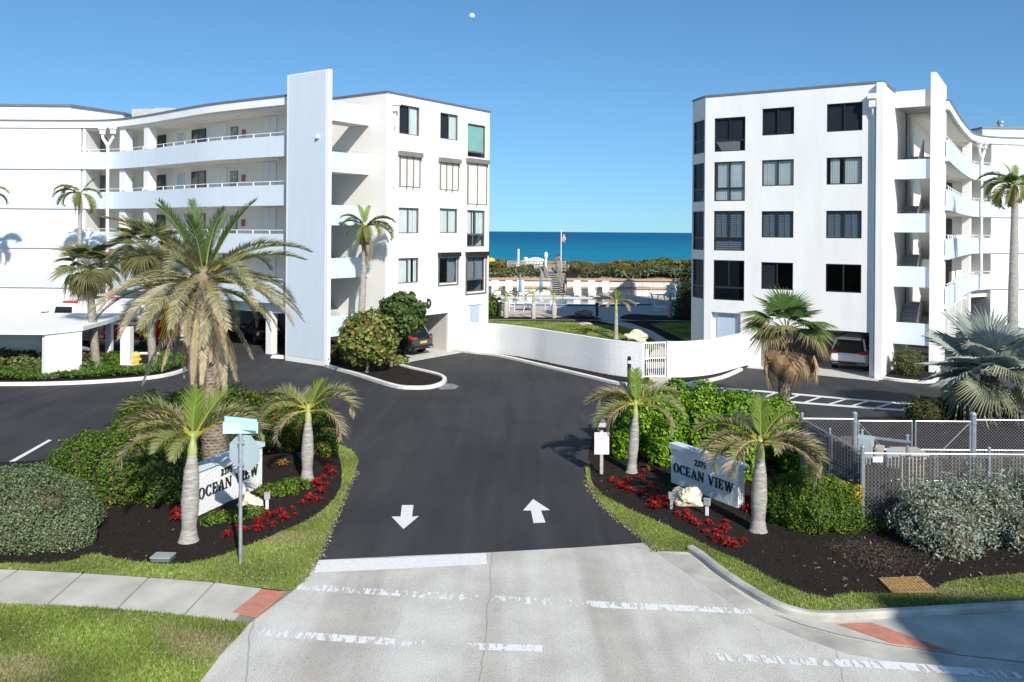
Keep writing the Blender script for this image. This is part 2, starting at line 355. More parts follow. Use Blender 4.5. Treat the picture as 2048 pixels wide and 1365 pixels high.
def leaves(pos, nrm, size, aspect=0.5, fold=0.15, cols=None, sjit=0.45):
    n = len(pos); nrm = nrm / np.linalg.norm(nrm, axis=1, keepdims=True)
    r = RNG.normal(size=(n, 3)); t = np.cross(nrm, r); t /= np.linalg.norm(t, axis=1, keepdims=True) + 1e-9
    b = np.cross(nrm, t); s = size * RNG.uniform(1 - sjit, 1 + sjit, (n, 1))
    base = pos - t * s * 0.5; tip = pos + t * s * 0.5
    l = pos + b * s * aspect * 0.5 + nrm * s * fold - t * s * .05; rr = pos - b * s * aspect * 0.5 + nrm * s * fold - t * s * .05
    v = np.stack([base, l, tip, rr], 1).reshape(-1, 3); k = np.arange(n)[:, None] * 4
    tr = np.concatenate([k + np.array([[0, 2, 1]]), k + np.array([[0, 3, 2]])], 0)
    return v, tr, np.repeat(cols, 4, 0)
def blob_points(blobs, n, lump=0.12, shell=(0.78, 1.06), zmin=0.03, seed=0):
    B = np.array(blobs, dtype=float); ar = (B[:, 3] * B[:, 4] + B[:, 3] * B[:, 5] + B[:, 4] * B[:, 5]); N = int(n * 1.9)
    i = RNG.choice(len(B), N, p=ar / ar.sum()); d = RNG.normal(size=(N, 3)); d /= np.linalg.norm(d, axis=1, keepdims=True)
    ph = RNG.uniform(0, 6, 6)
    lm = 1 + lump * (np.sin(d[:, 0] * 7 + ph[0] + i) * np.sin(d[:, 1] * 7 + ph[1]) + np.sin(d[:, 2] * 8 + ph[2]) * np.sin(d[:, 0] * 5 + ph[3] + i * 2)) 
    r = RNG.uniform(shell[0] ** 2, shell[1] ** 2, N) ** 0.5 * lm
    p = B[i, :3] + d * B[i, 3:6] * r[:, None]; keep = p[:, 2] > zmin
    for j in range(len(B)):
        q = np.linalg.norm((p - B[j, :3]) / B[j, 3:6], axis=1); keep &= (q > 0.78) | (i == j)
    nr = d / B[i, 3:6]; nr /= np.linalg.norm(nr, axis=1, keepdims=True)
    return p[keep][:n], nr[keep][:n]
def foliage_mesh(blobs, n, size, cols, wts, aspect=0.5, lump=0.12, rnd=0.6, up=0.3, m=None, jit=0.25, fold=0.15, shell=(0.78, 1.06), off=(0, 0, 0), name='foliage'):
    p, d = blob_points(blobs, n, lump, shell); nr = d + RNG.normal(size=d.shape) * rnd; nr[:, 2] += up
    v, t, c = leaves(p, nr, size, aspect, fold, pick(cols, wts, len(p), jit)); return np_mesh(name, v - np.array(off), t, c, m or M_LEAF)
def bush(name, label, blobs, n, size, cols, wts, cat='bush', group=None, core=True, m=None, stems=None, **k):
    B = np.array(blobs); c = Vector((float(B[:, 0].mean()), float(B[:, 1].mean()), 0.0))
    t = thing(name, label, cat, c, group)
    place(foliage_mesh(blobs, n, size, cols, wts, m=m, off=c, **k), 'foliage', t, off=OFF[t.name])
    if core:
        mb = MB()
        for i, b in enumerate(blobs): mb.ball(b[:3], [x * 0.72 for x in b[3:6]], 10, 7, 0.12, 0, i)  # solid dark balls added inside the leaves to block see-through
        mb.build('foliage_core', M_CORE, t)['kind'] = 'stuff'
    if stems:
        mb = MB()
        for s_ in stems: mb.tube(s_[0], s_[1], 7)
        mb.build('stem', M_TRUNKB, t)
    return t
# ------------------------------------------------------------------ the setting: ground, road, pavements, beds, sea
def rect(x0, x1, y0, y1): return [(x0, y0), (x1, y0), (x1, y1), (x0, y1)]
sheet('ground', rect(-140, 140, -80, 118), -0.05, M_SANDG)
sheet('asphalt', rect(-62, 62, 14.0, 66), 0.0, M_ASPH)
road_far = GP([(560, 1190), (600, 1168), (632, 1121), (800, 1113), (972, 1106), (1150, 1096), (1292, 1086), (1320, 1098), (1392, 1104), (1450, 1146), (1560, 1214), (1650, 1238), (1850, 1230), (2100, 1212), (2400, 1190)])
sheet('road', [(-70, 13.0)] + [(-12.0, 13.2), (-9.5, 13.0)] + [(p.x, p.y) for p in road_far] + [(28, 15.0), (70, 12.4), (70, -22), (-70, -22)], 0.004, M_ROAD)
# sea: turquoise shallows to a deeper blue
def sea():
    m, n, b = nodes_of('sea_water'); b.inputs['Roughness'].default_value = 0.6; b.inputs['Specular IOR Level'].default_value = 0.04
    tc = n.nodes.new('ShaderNodeTexCoord'); sp = n.nodes.new('ShaderNodeSeparateXYZ'); n.links.new(tc.outputs['Object'], sp.inputs[0])
    lg = n.nodes.new('ShaderNodeMath'); lg.operation = 'LOGARITHM'; lg.inputs[1].default_value = 10; n.links.new(sp.outputs['Y'], lg.inputs[0])
    mr = n.nodes.new('ShaderNodeMapRange'); mr.inputs[1].default_value = 2.1; mr.inputs[2].default_value = 3.9; n.links.new(lg.outputs[0], mr.inputs[0])
    mp = n.nodes.new('ShaderNodeMapping'); mp.inputs['Scale'].default_value = (0.012, 0.09, 1); n.links.new(tc.outputs['Object'], mp.inputs[0])
    no = n.nodes.new('ShaderNodeTexNoise'); no.inputs['Scale'].default_value = 1.0; no.inputs['Detail'].default_value = 9; no.inputs['Roughness'].default_value = 0.7; n.links.new(mp.outputs[0], no.inputs['Vector'])
    ad = n.nodes.new('ShaderNodeMath'); ad.operation = 'MULTIPLY_ADD'; ad.inputs[1].default_value = 0.95; n.links.new(no.outputs['Fac'], ad.inputs[0]); n.links.new(mr.outputs[0], ad.inputs[2])
    cr = n.nodes.new('ShaderNodeValToRGB'); e = cr.color_ramp.elements
    e[0].position = 0.36; e[0].color = (0.022, 0.265, 0.355, 1); e[1].position = 1.0; e[1].color = (0.005, 0.110, 0.230, 1)
    e2 = cr.color_ramp.elements.new(0.72); e2.color = (0.012, 0.195, 0.305, 1)
    n.links.new(ad.outputs[0], cr.inputs[0]); n.links.new(cr.outputs[0], b.inputs['Base Color'])
    bn = n.nodes.new('ShaderNodeBump'); bn.inputs['Strength'].default_value = 0.5; bn.inputs['Distance'].default_value = 0.5
    n.links.new(no.outputs['Fac'], bn.inputs['Height']); n.links.new(bn.outputs[0], b.inputs['Normal']); return m
sheet('sea', rect(-40000, 40000, 125, 60000), -2.5, sea())
# dune: a low ridge between the seawall and the sea
def dune():
    nx, ny = 261, 30; vs = []; fs = []; xs = np.linspace(-130, 130, nx); ys = np.linspace(84.6, 119, ny)
    for y in ys:
        for x in xs:
            k = (y - 84.6) / 34.4
            h = 2.5 + 0.9 * min(1, k / 0.25) if k < 0.45 else 3.4 - (k - 0.45) / 0.55 * 6.5
            h += 0.12 * math.sin(x * 0.5 + y) + 0.1 * math.sin(x * 0.17 + 2) - (0.6 if k == 0 else 0)
            if 3.0 < x < 6.2 and y < 91: h = min(h, .3 + .157 * (y - 83.5) / .54)
            vs.append((x, y, h))
    for j in range(ny - 1):
        for i in range(nx - 1): a = j * nx + i; fs.append((a, a + 1, a + nx + 1, a + nx))
    mb = MB(); mb.add(vs, fs); o = mb.build('dune', M_SANDG, smooth=True); o['kind'] = 'structure'
dune()
# --- beds, lawns
mulchL = smooth(GP([(-620, 1108), (0, 1130), (130, 1127), (185, 1112), (250, 1124), (350, 1132), (430, 1119), (520, 1085), (570, 1064), (622, 1040), (660, 1010), (681, 978), (683, 940), (672, 900), (640, 848), (480, 806), (240, 860), (110, 922), (-620, 950)]), 4, True)
lawnL = GP([(-620, 1113), (0, 1141), (130, 1147), (300, 1158), (430, 1168), (560, 1184), (585, 1183), (606, 1166), (622, 1140), (640, 1110), (652, 1078), (668, 1045), (690, 990), (711, 945), (717, 926), (714, 915), (702, 903), (672, 888), (560, 900), (300, 985), (-620, 1020)])
sheet('lawn', lawnL, 0.03, M_TURF)
sheet('mulch_bed', mulchL, 0.045, M_MULCH)
lawnF = GP([(-820, 1168), (0, 1213), (90, 1216), (200, 1221), (330, 1232), (420, 1242), (497, 1252), (478, 1275), (447, 1306), (402, 1365), (380, 1400), (-820, 1420)])
sheet('lawn', lawnF, 0.035, M_TURF)
mulchR = smooth(GP([(1180, 945), (1197, 985), (1252, 1018), (1334, 1055), (1424, 1100), (1486, 1128), (1566, 1172), (1650, 1200), (1700, 1190), (1850, 1190), (1905, 1166), (2048, 1151), (2400, 1130), (2500, 950), (2300, 850), (2048, 838), (1830, 836), (1600, 836), (1450, 812), (1350, 806), (1222, 822), (1186, 880)]), 4, True)
lawnR = GP([(1170, 936), (1174, 965), (1194, 1000), (1230, 1036), (1290, 1083), (1316, 1104), (1388, 1106), (1440, 1150), (1550, 1217), (1640, 1240), (1700, 1243), (2048, 1218), (2500, 1190), (2500, 1120), (2048, 1120), (1700, 1150), (1400, 1040), (1300, 960), (1220, 880)])
sheet('lawn', lawnR, 0.03, M_TURF)
sheet('mulch_bed', mulchR, 0.045, M_MULCH)
island = smooth(GP([(-200, 772), (0, 771), (100, 770), (200, 766), (300, 758), (350, 748), (374, 737), (378, 726), (355, 715), (310, 711), (200, 712), (-200, 714)]), 5, True)
sheet('planting_bed', island, 0.05, M_MULCH)
islD = smooth(GP([(650, 730), (720, 752), (790, 774), (828, 778), (862, 776), (884, 766), (872, 753), (800, 735), (740, 712), (690, 700), (660, 712)]), 4, True)
sheet('planting_bed', islD, 0.06, M_MULCH)
isWL = GP([(905, 700), (950, 706), (1000, 712), (1100, 734), (1180, 754), (1240, 769), (1302, 775), (1306, 750), (1200, 735), (1000, 697)])
sheet('planting_bed', isWL, 0.05, M_MULCH)
isWR = GP([(1330, 752), (1340, 775), (1382, 768), (1440, 757), (1478, 740), (1520, 726), (1500, 715), (1400, 740)])
sheet('planting_bed', isWR, 0.05, M_MULCH)
isB = GP([(1768, 757), (1800, 762), (1850, 765), (1868, 761), (1872, 742), (1800, 732)])
sheet('planting_bed', isB, 0.05, M_MULCH)
# pool terrace, sloping garden
sheet('garden_ground', [(-2.6, 51), (6.2, 43.3), (11, 43.3), (10.4, 46), (13, 60), (-2, 60)], -0.03, M_MULCH, slope=True)
sheet('pool_deck', rect(-42, 32, 59.9, 84.2), PZ, M_PAVER)
lawnP = [GR(x, y) for x, y in [(950, 641), (1000, 643), (1050, 643), (1110, 645), (1180, 647), (1240, 654), (1290, 666), (1312, 686), (1320, 700), (1250, 710), (1100, 690), (960, 668)]]
sheet('lawn', lawnP, 0.02, M_TURF, slope=True)
lawnS = [GR(x, y) for x, y in [(1300, 650), (1340, 668), (1385, 690), (1450, 700), (1450, 645), (1330, 645)]]
sheet('lawn', lawnS, 0.02, M_TURF, slope=True)
path = [GR(x, y) for x, y in [(1236, 643), (1262, 648), (1302, 662), (1340, 684), (1372, 700), (1356, 716), (1296, 716), (1314, 690), (1300, 674), (1270, 661), (1225, 649), (1196, 643)]]
sheet('path', path, 0.03, M_PAVER, slope=True)
sheet('path', GP([(1288, 715), (1360, 715), (1345, 750), (1338, 776), (1302, 776), (1296, 750)]), 0.056, M_PAVER)
mP1 = smooth([G(x, y, PZ) for x, y in [(940, 631), (1010, 634), (1110, 636), (1140, 632), (1172, 630), (1190, 635), (1200, 640), (1110, 640), (1000, 639), (940, 638)]], 4, True)
sheet('mulch_bed', mP1, PZ + 0.03, M_MULCH)
mP2 = smooth([G(x, y, PZ) for x, y in [(1240, 637), (1262, 629), (1320, 632), (1420, 632), (1430, 640), (1340, 641), (1270, 641)]], 4, True)
sheet('mulch_bed', mP2, PZ + 0.03, M_MULCH)
mP3 = smooth([GR(x, y) for x, y in [(1208, 682), (1235, 678), (1275, 682), (1300, 690), (1255, 692)]], 4, True)
sheet('mulch_bed', mP3, 0.04, M_MULCH, slope=True)
# swimming pool: raised coping, tile band, water
def pool():
    pts = [G(985, 596.5, PZ), G(1262, 597.5, PZ), G(1302, 611, PZ), G(1200, 613, PZ), G(1020, 611, PZ), G(985, 606, PZ)]
    P = [(p.x, p.y) for p in pts]
    wm = mat('pool_water', (0.16, 0.42, 0.50), 0.04, var=0.25, scale=0.5, bump=0.15, bscale=2.5, spec=1.0)
    s = sheet('swimming_pool', P, PZ + 0.05, wm)
    cp = sweep(P, -0.4, 0.0, PZ, PZ + 0.13, closed=True); cp.build('coping', M_CONCL, s)
    tl = sweep(P, 0.0, 0.03, PZ + 0.01, PZ + 0.11, closed=True); tl.build('tile_band', mat('blue_pool_tile', (0.04, 0.10, 0.26), 0.3, var=0.4, scale=3), s)
pool()
# --- sidewalk: one object, its slabs as parts
sw = sheet('sidewalk', GP([(-640, 1117), (0, 1142), (130, 1148), (300, 1159), (430, 1169), (556, 1185), (596, 1176), (480, 1262), (420, 1244), (330, 1233), (200, 1222), (0, 1214), (-760, 1174)]), 0.012, mat('dark_joint', (0.22, 0.21, 0.185), 0.9))
jt = [(-610, -740), (-480, -608), (-347, -476), (-215, -345), (-95, -212), (35, -62), (165, 90), (297, 230), (428, 364), (524, 466)]
def ft(x): return float(np.interp(x, [-700, 0, 130, 300, 430, 556, 580], [1114, 1142, 1148, 1159, 1169, 1185, 1188]))
def nt_(x): return float(np.interp(x, [-800, 0, 90, 200, 330, 420, 495], [1172, 1213, 1216, 1222, 1233, 1243, 1251]))
for a, b in zip(jt[:-1], jt[1:]):
    q = [G(a[0] + 2.5, ft(a[0] + 2.5)), G(b[0] - 1, ft(b[0] - 1)), G(b[1] - 1.5, nt_(b[1])), G(a[1] + 3, nt_(a[1]))]
    mb = MB(); mb.prism(q, 0.0, 0.034); mb.build('paving_slab', M_SIDE, sw)
def tactile(name, poly, z, rows, cols):
    g = sheet(name, poly, z, mat('mortar', (0.42, 0.28, 0.21), 0.9)); a, b, c, d = [Vector((p[0], p[1])) for p in poly]; mb = MB()
    for i in range(rows):
        for j in range(cols):
            u0, u1, v0, v1 = (j + .05) / cols, (j + .95) / cols, (i + .06) / rows, (i + .94) / rows
            f = lambda u, v: (a.lerp(b, u)).lerp(d.lerp(c, u), v)
            mb.prism([f(u0, v0), f(u1, v0), f(u1, v1), f(u0, v1)], z, z + 0.012 + random.uniform(0, .003))
    o = mb.build('brick', M_BRICK, g); o['kind'] = 'stuff'
tactile('tactile_paving', GP([(524, 1182), (572, 1188), (512, 1239), (464, 1229)]), 0.026, 20, 9)
# right corner: gutter, kerb, ramp patch
gut = GP([(1314, 1107), (1340, 1108), (1384, 1112), (1420, 1146), (1480, 1188), (1545, 1230), (1600, 1252), (1680, 1275), (1780, 1295), (1910, 1314), (2060, 1330), (2300, 1345), (2300, 1392), (2048, 1357), (1900, 1340), (1700, 1310), (1600, 1275), (1510, 1237), (1400, 1165)])
sheet('gutter', gut, 0.008, mat('gutter_concrete', (0.44, 0.42, 0.37), 0.85, var=0.3, scale=1.2, bump=0.25, bscale=60))
rampR = GP([(1545, 1229), (1600, 1247), (1660, 1248), (1760, 1240), (2048, 1226), (2400, 1205), (2400, 1352), (2048, 1326), (1910, 1311), (1780, 1292), (1680, 1272), (1600, 1250)])
sheet('sidewalk', rampR, 0.02, M_SIDE)
tactile('tactile_paving', GP([(1676, 1252), (1742, 1249), (1908, 1309), (1786, 1291)]), 0.024, 12, 14)
kp = smooth(GP([(1376, 1104), (1400, 1120), (1440, 1152), (1490, 1186), (1550, 1220), (1600, 1237), (1650, 1243), (1720, 1241), (1850, 1234), (2048, 1222), (2400, 1200)]), 6)
mb = sweep(kp, -0.02, 0.16, 0.0, 0.14, bevel=0.04); mb.build('kerb', M_KERBG)['kind'] = 'structure'
# kerbs round the beds
def kerb(path, w, h, m=None, closed=False):
    mb = sweep(path, 0, w, 0.0, h, closed=closed, bevel=0.025); o = mb.build('kerb', m or M_KERB); o['kind'] = 'structure'; return o
kerb(island, -0.18, 0.15, closed=True); kerb(islD, -0.2, 0.15, closed=True)
kerb(smooth(GP([(905, 701), (950, 707), (1000, 713), (1100, 736), (1180, 755), (1240, 769), (1304, 776)]), 5), -0.2, 0.13)
kerb(smooth(GP([(1338, 775), (1382, 769), (1440, 757), (1478, 741)]), 5), -0.2, 0.13)
kerb(smooth(GP([(1768, 758), (1800, 763), (1850, 766), (1868, 761), (1873, 742)]), 5), -0.18, 0.13)
# --- painted markings
def marking(pts, m=M_PAINT, z=0.006, name='road_marking'): return sheet(name, GP(pts), z, m)
marking([(785, 1039), (804, 1058 - 24 + 3), (809, 1011), (826, 1011), (823, 1034), (838, 1034), (808, 1059)][0:0] or [(783, 1034), (801, 1034), (804, 1011), (827, 1011), (824, 1034), (838, 1033), (807, 1059)], z=0.006)
marking([(1066, 999), (1100, 1021), (1082, 1022), (1091, 1046), (1067, 1047), (1062, 1022), (1046, 1022)], z=0.006)
marking([(637, 1122), (800, 1116), (972, 1108), (974, 1130), (800, 1139), (627, 1147)], z=0.010)
marking([(0, 934), (97, 880), (104, 881), (0, 941)])
marking([(600, 1169), (900, 1188), (1200, 1204), (1500, 1218), (1515, 1230), (1200, 1217), (900, 1201), (592, 1180)], M_WORN, 0.009)
marking([(512, 1258), (700, 1272), (900, 1286), (1085, 1292), (1085, 1305), (900, 1299), (700, 1287), (500, 1270)], M_WORN, 0.009)
marking([(1365, 1304), (1600, 1316), (1800, 1326), (1960, 1340), (2100, 1352), (2100, 1366), (1960, 1355), (1800, 1341), (1600, 1332), (1372, 1319)], M_WORN, 0.0125)
hu = [(1336, 768), (1380, 772), (1470, 779), (1570, 787), (1700, 799), (1850, 811), (2000, 823)]; hl = [(1255, 772), (1310, 779), (1450, 794), (1600, 806), (1760, 818), (1840, 823)]
iu = lambda x: float(np.interp(x, [p[0] for p in hu], [p[1] for p in hu])); il = lambda x: float(np.interp(x, [p[0] for p in hl], [p[1] for p in hl]))
marking([(p[0], p[1] - 1.6) for p in hu] + [(p[0], p[1] + 1.6) for p in hu[::-1]]); marking([(p[0], p[1] - 1.8) for p in hl] + [(p[0], p[1] + 1.8) for p in hl[::-1]])
for xu, xl in [(1374, 1338), (1417, 1382), (1460, 1424), (1506, 1472), (1553, 1518), (1600, 1566), (1644, 1607), (1694, 1655), (1738, 1701), (1787, 1749), (1834, 1801)]:
    marking([(xu - 4, iu(xu)), (xu + 4, iu(xu)), (xl + 5, il(xl)), (xl - 5, il(xl))], z=0.008)
marking([(868, 770), (905, 768), (918, 773), (910, 779), (880, 780)], mat('grey_patch', (0.20, 0.20, 0.20), 0.9, var=0.35, scale=5), name='concrete_patch')
# --- grass blades on the lawns, chips on the mulch (uncountable)
def inpoly(p, poly):
    x, y = p[:, 0], p[:, 1]; r = np.zeros(len(p), bool); n = len(poly); j = n - 1
    for i in range(n):
        xi, yi, xj, yj = poly[i][0], poly[i][1], poly[j][0], poly[j][1]
        r ^= ((yi > y) != (yj > y)) & (x < (xj - xi) * (y - yi) / ((yj - yi) or 1e-9) + xi); j = i
    return r
def scatter(poly, n, holes=()):
    P = np.array([[p[0], p[1]] for p in poly]); lo, hi = P.min(0), P.max(0)
    p = RNG.uniform(lo, hi, (n, 2)); k = inpoly(p, poly)
    for h in holes: k &= ~inpoly(p, h)
    return p[k]
GC, GW = [(0.20, 0.31, 0.045), (0.28, 0.37, 0.07), (0.42, 0.43, 0.16), (0.48, 0.42, 0.24)], [4, 4, 1.6, 0.6]
def grass(poly, n, z, h=0.05, holes=(), w=0.010, name='grass', flowers=0, slope=False):
    p = scatter(poly, n, holes); n = len(p); a = RNG.uniform(0, 2 * PI, n); hh = h * RNG.uniform(.5, 1.3, n)
    d = np.stack([np.cos(a), np.sin(a)], 1) * w; l = RNG.normal(0, .6, (n, 2)) * hh[:, None]
    v = np.zeros((n, 3, 3)); v[:, 0, :2] = p - d; v[:, 1, :2] = p + d; v[:, 2, :2] = p + l; zz_ = z + np.array([ramp(y) for y in p[:, 1]]) if slope else np.full(n, z); v[:, :2, 2] = zz_[:, None]; v[:, 2, 2] = zz_ + hh
    c = pick(GC, GW, n, 0.3)
    pat = 0.85 + 0.3 * np.sin(p[:, 0] * 1.7 + 1) * np.sin(p[:, 1] * 2.3) ; c = c * pat[:, None]; sp_ = np.clip(1.6 * np.sin(p[:, 0] * 1.15 + 2.2 * np.sin(p[:, 1] * .8)) * np.sin(p[:, 1] * 1.9 + p[:, 0] * .6) - .75 + RNG.normal(0, .25, n), 0, .75)[:, None]; c = c * (1 - sp_) + np.array([.42, .36, .21]) * sp_
    c = np.repeat(c, 3, 0)
    if flowers:
        f = scatter(poly, flowers, holes); f = f[np.sin(f[:, 0] * 2.1) * np.sin(f[:, 1] * 1.9 + .5) > 0.15]; m = len(f); s = 0.016
        fv = np.zeros((m, 3, 3))
        for k in range(3): fv[:, k, 0] = f[:, 0] + s * math.cos(k * 2.1); fv[:, k, 1] = f[:, 1] + s * math.sin(k * 2.1); fv[:, k, 2] = z + h * 1.1 + .008 * (k == 1)
        v = np.concatenate([v, fv]); c = np.concatenate([c, np.full((m * 3, 3), 0.62)])
    me = np_mesh(name, v.reshape(-1, 3), np.arange(len(v) * 3).reshape(-1, 3), c, M_GRASS)
    o = place(me, name); o['kind'] = 'stuff'; return o
hl_ = [(p.x, p.y) for p in mulchL]; hr_ = [(p.x, p.y) for p in mulchR]
grass(lawnL, 190000, 0.03, 0.055, [hl_], flowers=2200); grass([p for p in lawnF if p.y > 6], 190000, 0.035, 0.055, flowers=900)
grass(lawnR, 260000, 0.03, 0.05, [hr_], flowers=500); grass(lawnP, 60000, 0.02, 0.06, w=0.025, slope=True); grass(lawnS, 20000, 0.02, 0.06, w=0.025, slope=True)
def chips(poly, n, z, cols, wts, s=0.05, name='mulch_chips'):
    p = scatter(poly, n); n = len(p); P = np.concatenate([p, np.full((n, 1), z) + RNG.uniform(0.004, .035, (n, 1))], 1)
    nr = RNG.normal(size=(n, 3)) * .6; nr[:, 2] += 1
    v, t, c = leaves(P, nr, s, 0.3, 0.02, pick(cols, wts, n, .4), 0.6); o = place(np_mesh(name, v, t, c, M_DRY), name); o['kind'] = 'stuff'
MC = [(0.016, 0.013, 0.011), (0.035, 0.026, 0.02), (0.07, 0.048, 0.032), (0.25, 0.16, 0.09)]
chips(mulchL, 34000, 0.045, MC, [5, 3.5, 1.8, .2]); chips(mulchR, 60000, 0.045, MC, [5, 3.5, 1.8, .2]); chips(islD, 5000, 0.06, MC, [6, 3, 1, .1]); chips(isWL, 4000, 0.05, MC, [6, 3, 1, .1], .09)
chips(GP([(1560, 1100), (1700, 1080), (2060, 1090), (2060, 1150), (1850, 1185), (1660, 1200)]), 190, 0.05, [(0.26, 0.18, 0.11), (0.36, 0.28, 0.19)], [1, 1], 0.09, 'fallen_leaves')
for ex_, nn_ in (((1640, 1088), (1705, 1076), (1800, 1096), (1890, 1122), (1860, 1158), (1780, 1166), (1735, 1148), (1690, 1126)), 5000), (((1670, 1096), (1715, 1086), (1780, 1102), (1830, 1125), (1790, 1150), (1745, 1138)), 5000):
    chips(GP(ex_), nn_, 0.045, [(0.085, 0.066, 0.054), (0.055, 0.043, 0.036), (0.13, 0.10, 0.085)], [3, 3, 1.5], .05, 'soil_crumbs')

# scraps and dry leaves blown over the asphalt and the apron; sand along the edges
def scraps(poly, n, z, cols, wts, s, name):
    p = scatter(poly, n); m = len(p); nr = RNG.normal(size=(m, 3)) * .15; nr[:, 2] += 1
    v, t, c = leaves(np.column_stack([p, np.full(m, z + .006)]), nr, s, .5, .02, pick(cols, wts, m, .3), .7); o = place(np_mesh(name, v, t, c, M_DRY), name); o['kind'] = 'stuff'
scraps(GP([(720, 900), (900, 790), (1180, 800), (1170, 960), (1280, 1080), (660, 1100)]), 70, 0.0, [(.22, .19, .15), (.10, .09, .08), (.35, .33, .30)], [2, 2, 1], .035, 'dry_leaf_scraps')
scraps(GP([(620, 1150), (1290, 1095), (1500, 1240), (1900, 1350), (480, 1350), (560, 1220)]), 160, 0.004, [(.10, .09, .08), (.20, .16, .11), (.05, .05, .05)], [3, 1, 2], .022, 'dry_leaf_scraps')
for ed in ([(600, 1166), (640, 1110), (668, 1045), (690, 990), (712, 945)], [(1174, 965), (1194, 1000), (1230, 1036), (1290, 1083), (1316, 1104)]):
    E = smooth(GP(ed), 8); m = 2600; k = RNG.integers(0, len(E) - 1, m); tt = RNG.uniform(0, 1, m); pe = np.array([[E[i].x + (E[i + 1].x - E[i].x) * t, E[i].y + (E[i + 1].y - E[i].y) * t] for i, t in zip(k, tt)]) + RNG.normal(0, .05, (m, 2))
    nr = RNG.normal(size=(m, 3)) * .5; nr[:, 2] += 1; v, t, c = leaves(np.column_stack([pe, RNG.uniform(.006, .04, m)]), nr, .035, .7, .02, pick([(.30, .26, .18), (.42, .38, .29), (.14, .13, .06), (.16, .20, .05)], [2, 2, 1, 2], m, .3)); o = place(np_mesh('edge_sand', v, t, c, M_DRY), 'edge_sand'); o['kind'] = 'stuff'
# ------------------------------------------------------------------ apartment buildings
def wmap(o, ex, ed):
    o, ex, ed = Vector((o[0], o[1])), Vector(ex), Vector(ed)
    def W(x, d, z):
        p = o + ex * x + ed * d; return (p.x, p.y, z)
    return W
def wall_holes(W, x0, x1, z0, z1, holes, depth=0.14, mb=None, mi=0):
    mb = mb or MB(); xs = sorted({x0, x1, *[h[0] for h in holes], *[h[1] for h in holes]}); zs = sorted({z0, z1, *[h[2] for h in holes], *[h[3] for h in holes]})
    for a, b in zip(xs[:-1], xs[1:]):
        for c, d in zip(zs[:-1], zs[1:]):
            mx, mz = (a + b) / 2, (c + d) / 2
            if any(h[0] < mx < h[1] and h[2] < mz < h[3] for h in holes): continue
            mb.add([W(a, 0, c), W(b, 0, c), W(b, 0, d), W(a, 0, d)], [(0, 1, 2, 3)], mi)
    for h in holes:
        a, b, c, d = h[:4]; e = h[4] if len(h) > 4 else depth
        q = [W(a, 0, c), W(b, 0, c), W(b, 0, d), W(a, 0, d), W(a, e, c), W(b, e, c), W(b, e, d), W(a, e, d)]
        mb.add(q, [(0, 1, 5, 4), (1, 2, 6, 5), (2, 3, 7, 6), (3, 0, 4, 7)], mi)
    return mb
def pane(W, x0, x1, z0, z1, d, m, par):
    mb = MB(); mb.box(x0, x1, d, d + 0.012, z0, z1, W); return mb.build('pane', m, par)
def blind(W, x0, x1, z0, z1, d, kind, par, seed=0):
    mb = MB(); rr = random.Random(seed)
    if kind == 'vertical':
        n = max(4, int((x1 - x0) / 0.1)); skip = rr.choice([0.0, 0.0, 0.08])
        for i in range(n):
            a = x0 + (x1 - x0) * i / n; e = rr.uniform(0, .03)
            if rr.random() < skip: continue
            mb.box(a + .005, a + (x1 - x0) / n - .006, d + e, d + e + .015, z0, z1, W)
    elif kind == 'shutter':
        n = int((z1 - z0) / 0.105)
        for i in range(n):
            c = z0 + (z1 - z0) * (i + .5) / n; q = [W(x0, d, c - .05), W(x1, d, c - .05), W(x1, d + .05, c + .05), W(x0, d + .05, c + .05)]
            mb.add(q, [(0, 1, 2, 3)])
        mb.box((x0 + x1) / 2 - .02, (x0 + x1) / 2 + .02, d - .02, d, z0, z1, W)
    else:
        mb.box(x0, x1, d, d + .02, z0, z1, W)
    return mb.build('blind', M_BLIND, par)
WSEED = [0]
def window(root, W, x0, x1, z0, z1, fm, gm, bl=(None, None), low=None, lowbl=None, label=None, split=0.5, fw=0.055, nlow=1, d0=0.05, gl=None):
    """Sliding window: frame bars, two panes, optional lower fixed row and blinds behind the panes."""
    f = MB(); zl = z0 + low if low else z0
    f.box(x0, x0 + fw, d0, d0 + .09, z0, z1, W); f.box(x1 - fw, x1, d0, d0 + .09, z0, z1, W)
    f.box(x0 + fw, x1 - fw, d0, d0 + .09, z1 - fw, z1, W); f.box(x0 + fw, x1 - fw, d0, d0 + .09, z0, z0 + fw, W)
    xm = x0 + (x1 - x0) * split; f.box(xm - .035, xm + .035, d0 + .01, d0 + .08, zl + fw * (0 if low else 1), z1 - fw, W)
    if low:
        f.box(x0 + fw, x1 - fw, d0, d0 + .09, zl - .05, zl + .05, W)
        for k in range(1, nlow): c = x0 + (x1 - x0) * k / nlow; f.box(c - .03, c + .03, d0 + .01, d0 + .08, z0 + fw, zl - .05, W)
    o = f.build('window', fm, root)
    if label: o['label'] = label
    zb = zl + (.05 if low else fw)
    pane(W, x0 + fw, xm - .035, zb, z1 - fw, d0 + .03, gl or gm, o); pane(W, xm + .035, x1 - fw, zb, z1 - fw, d0 + .05, gm, o)
    if low: pane(W, x0 + fw, x1 - fw, z0 + fw, zl - .05, d0 + .03, gm, o)
    WSEED[0] += 1
    for k, (a, b) in enumerate(((x0 + fw, xm - .01), (xm + .01, x1 - fw))):
        if bl[k]: blind(W, a, b, zb, z1 - fw, d0 + .10, bl[k], o, WSEED[0] * 3 + k)
    if low and lowbl: blind(W, x0 + fw, x1 - fw, z0 + fw, zl - .05, d0 + .10, lowbl, o, WSEED[0] * 3 + 2)
    return o
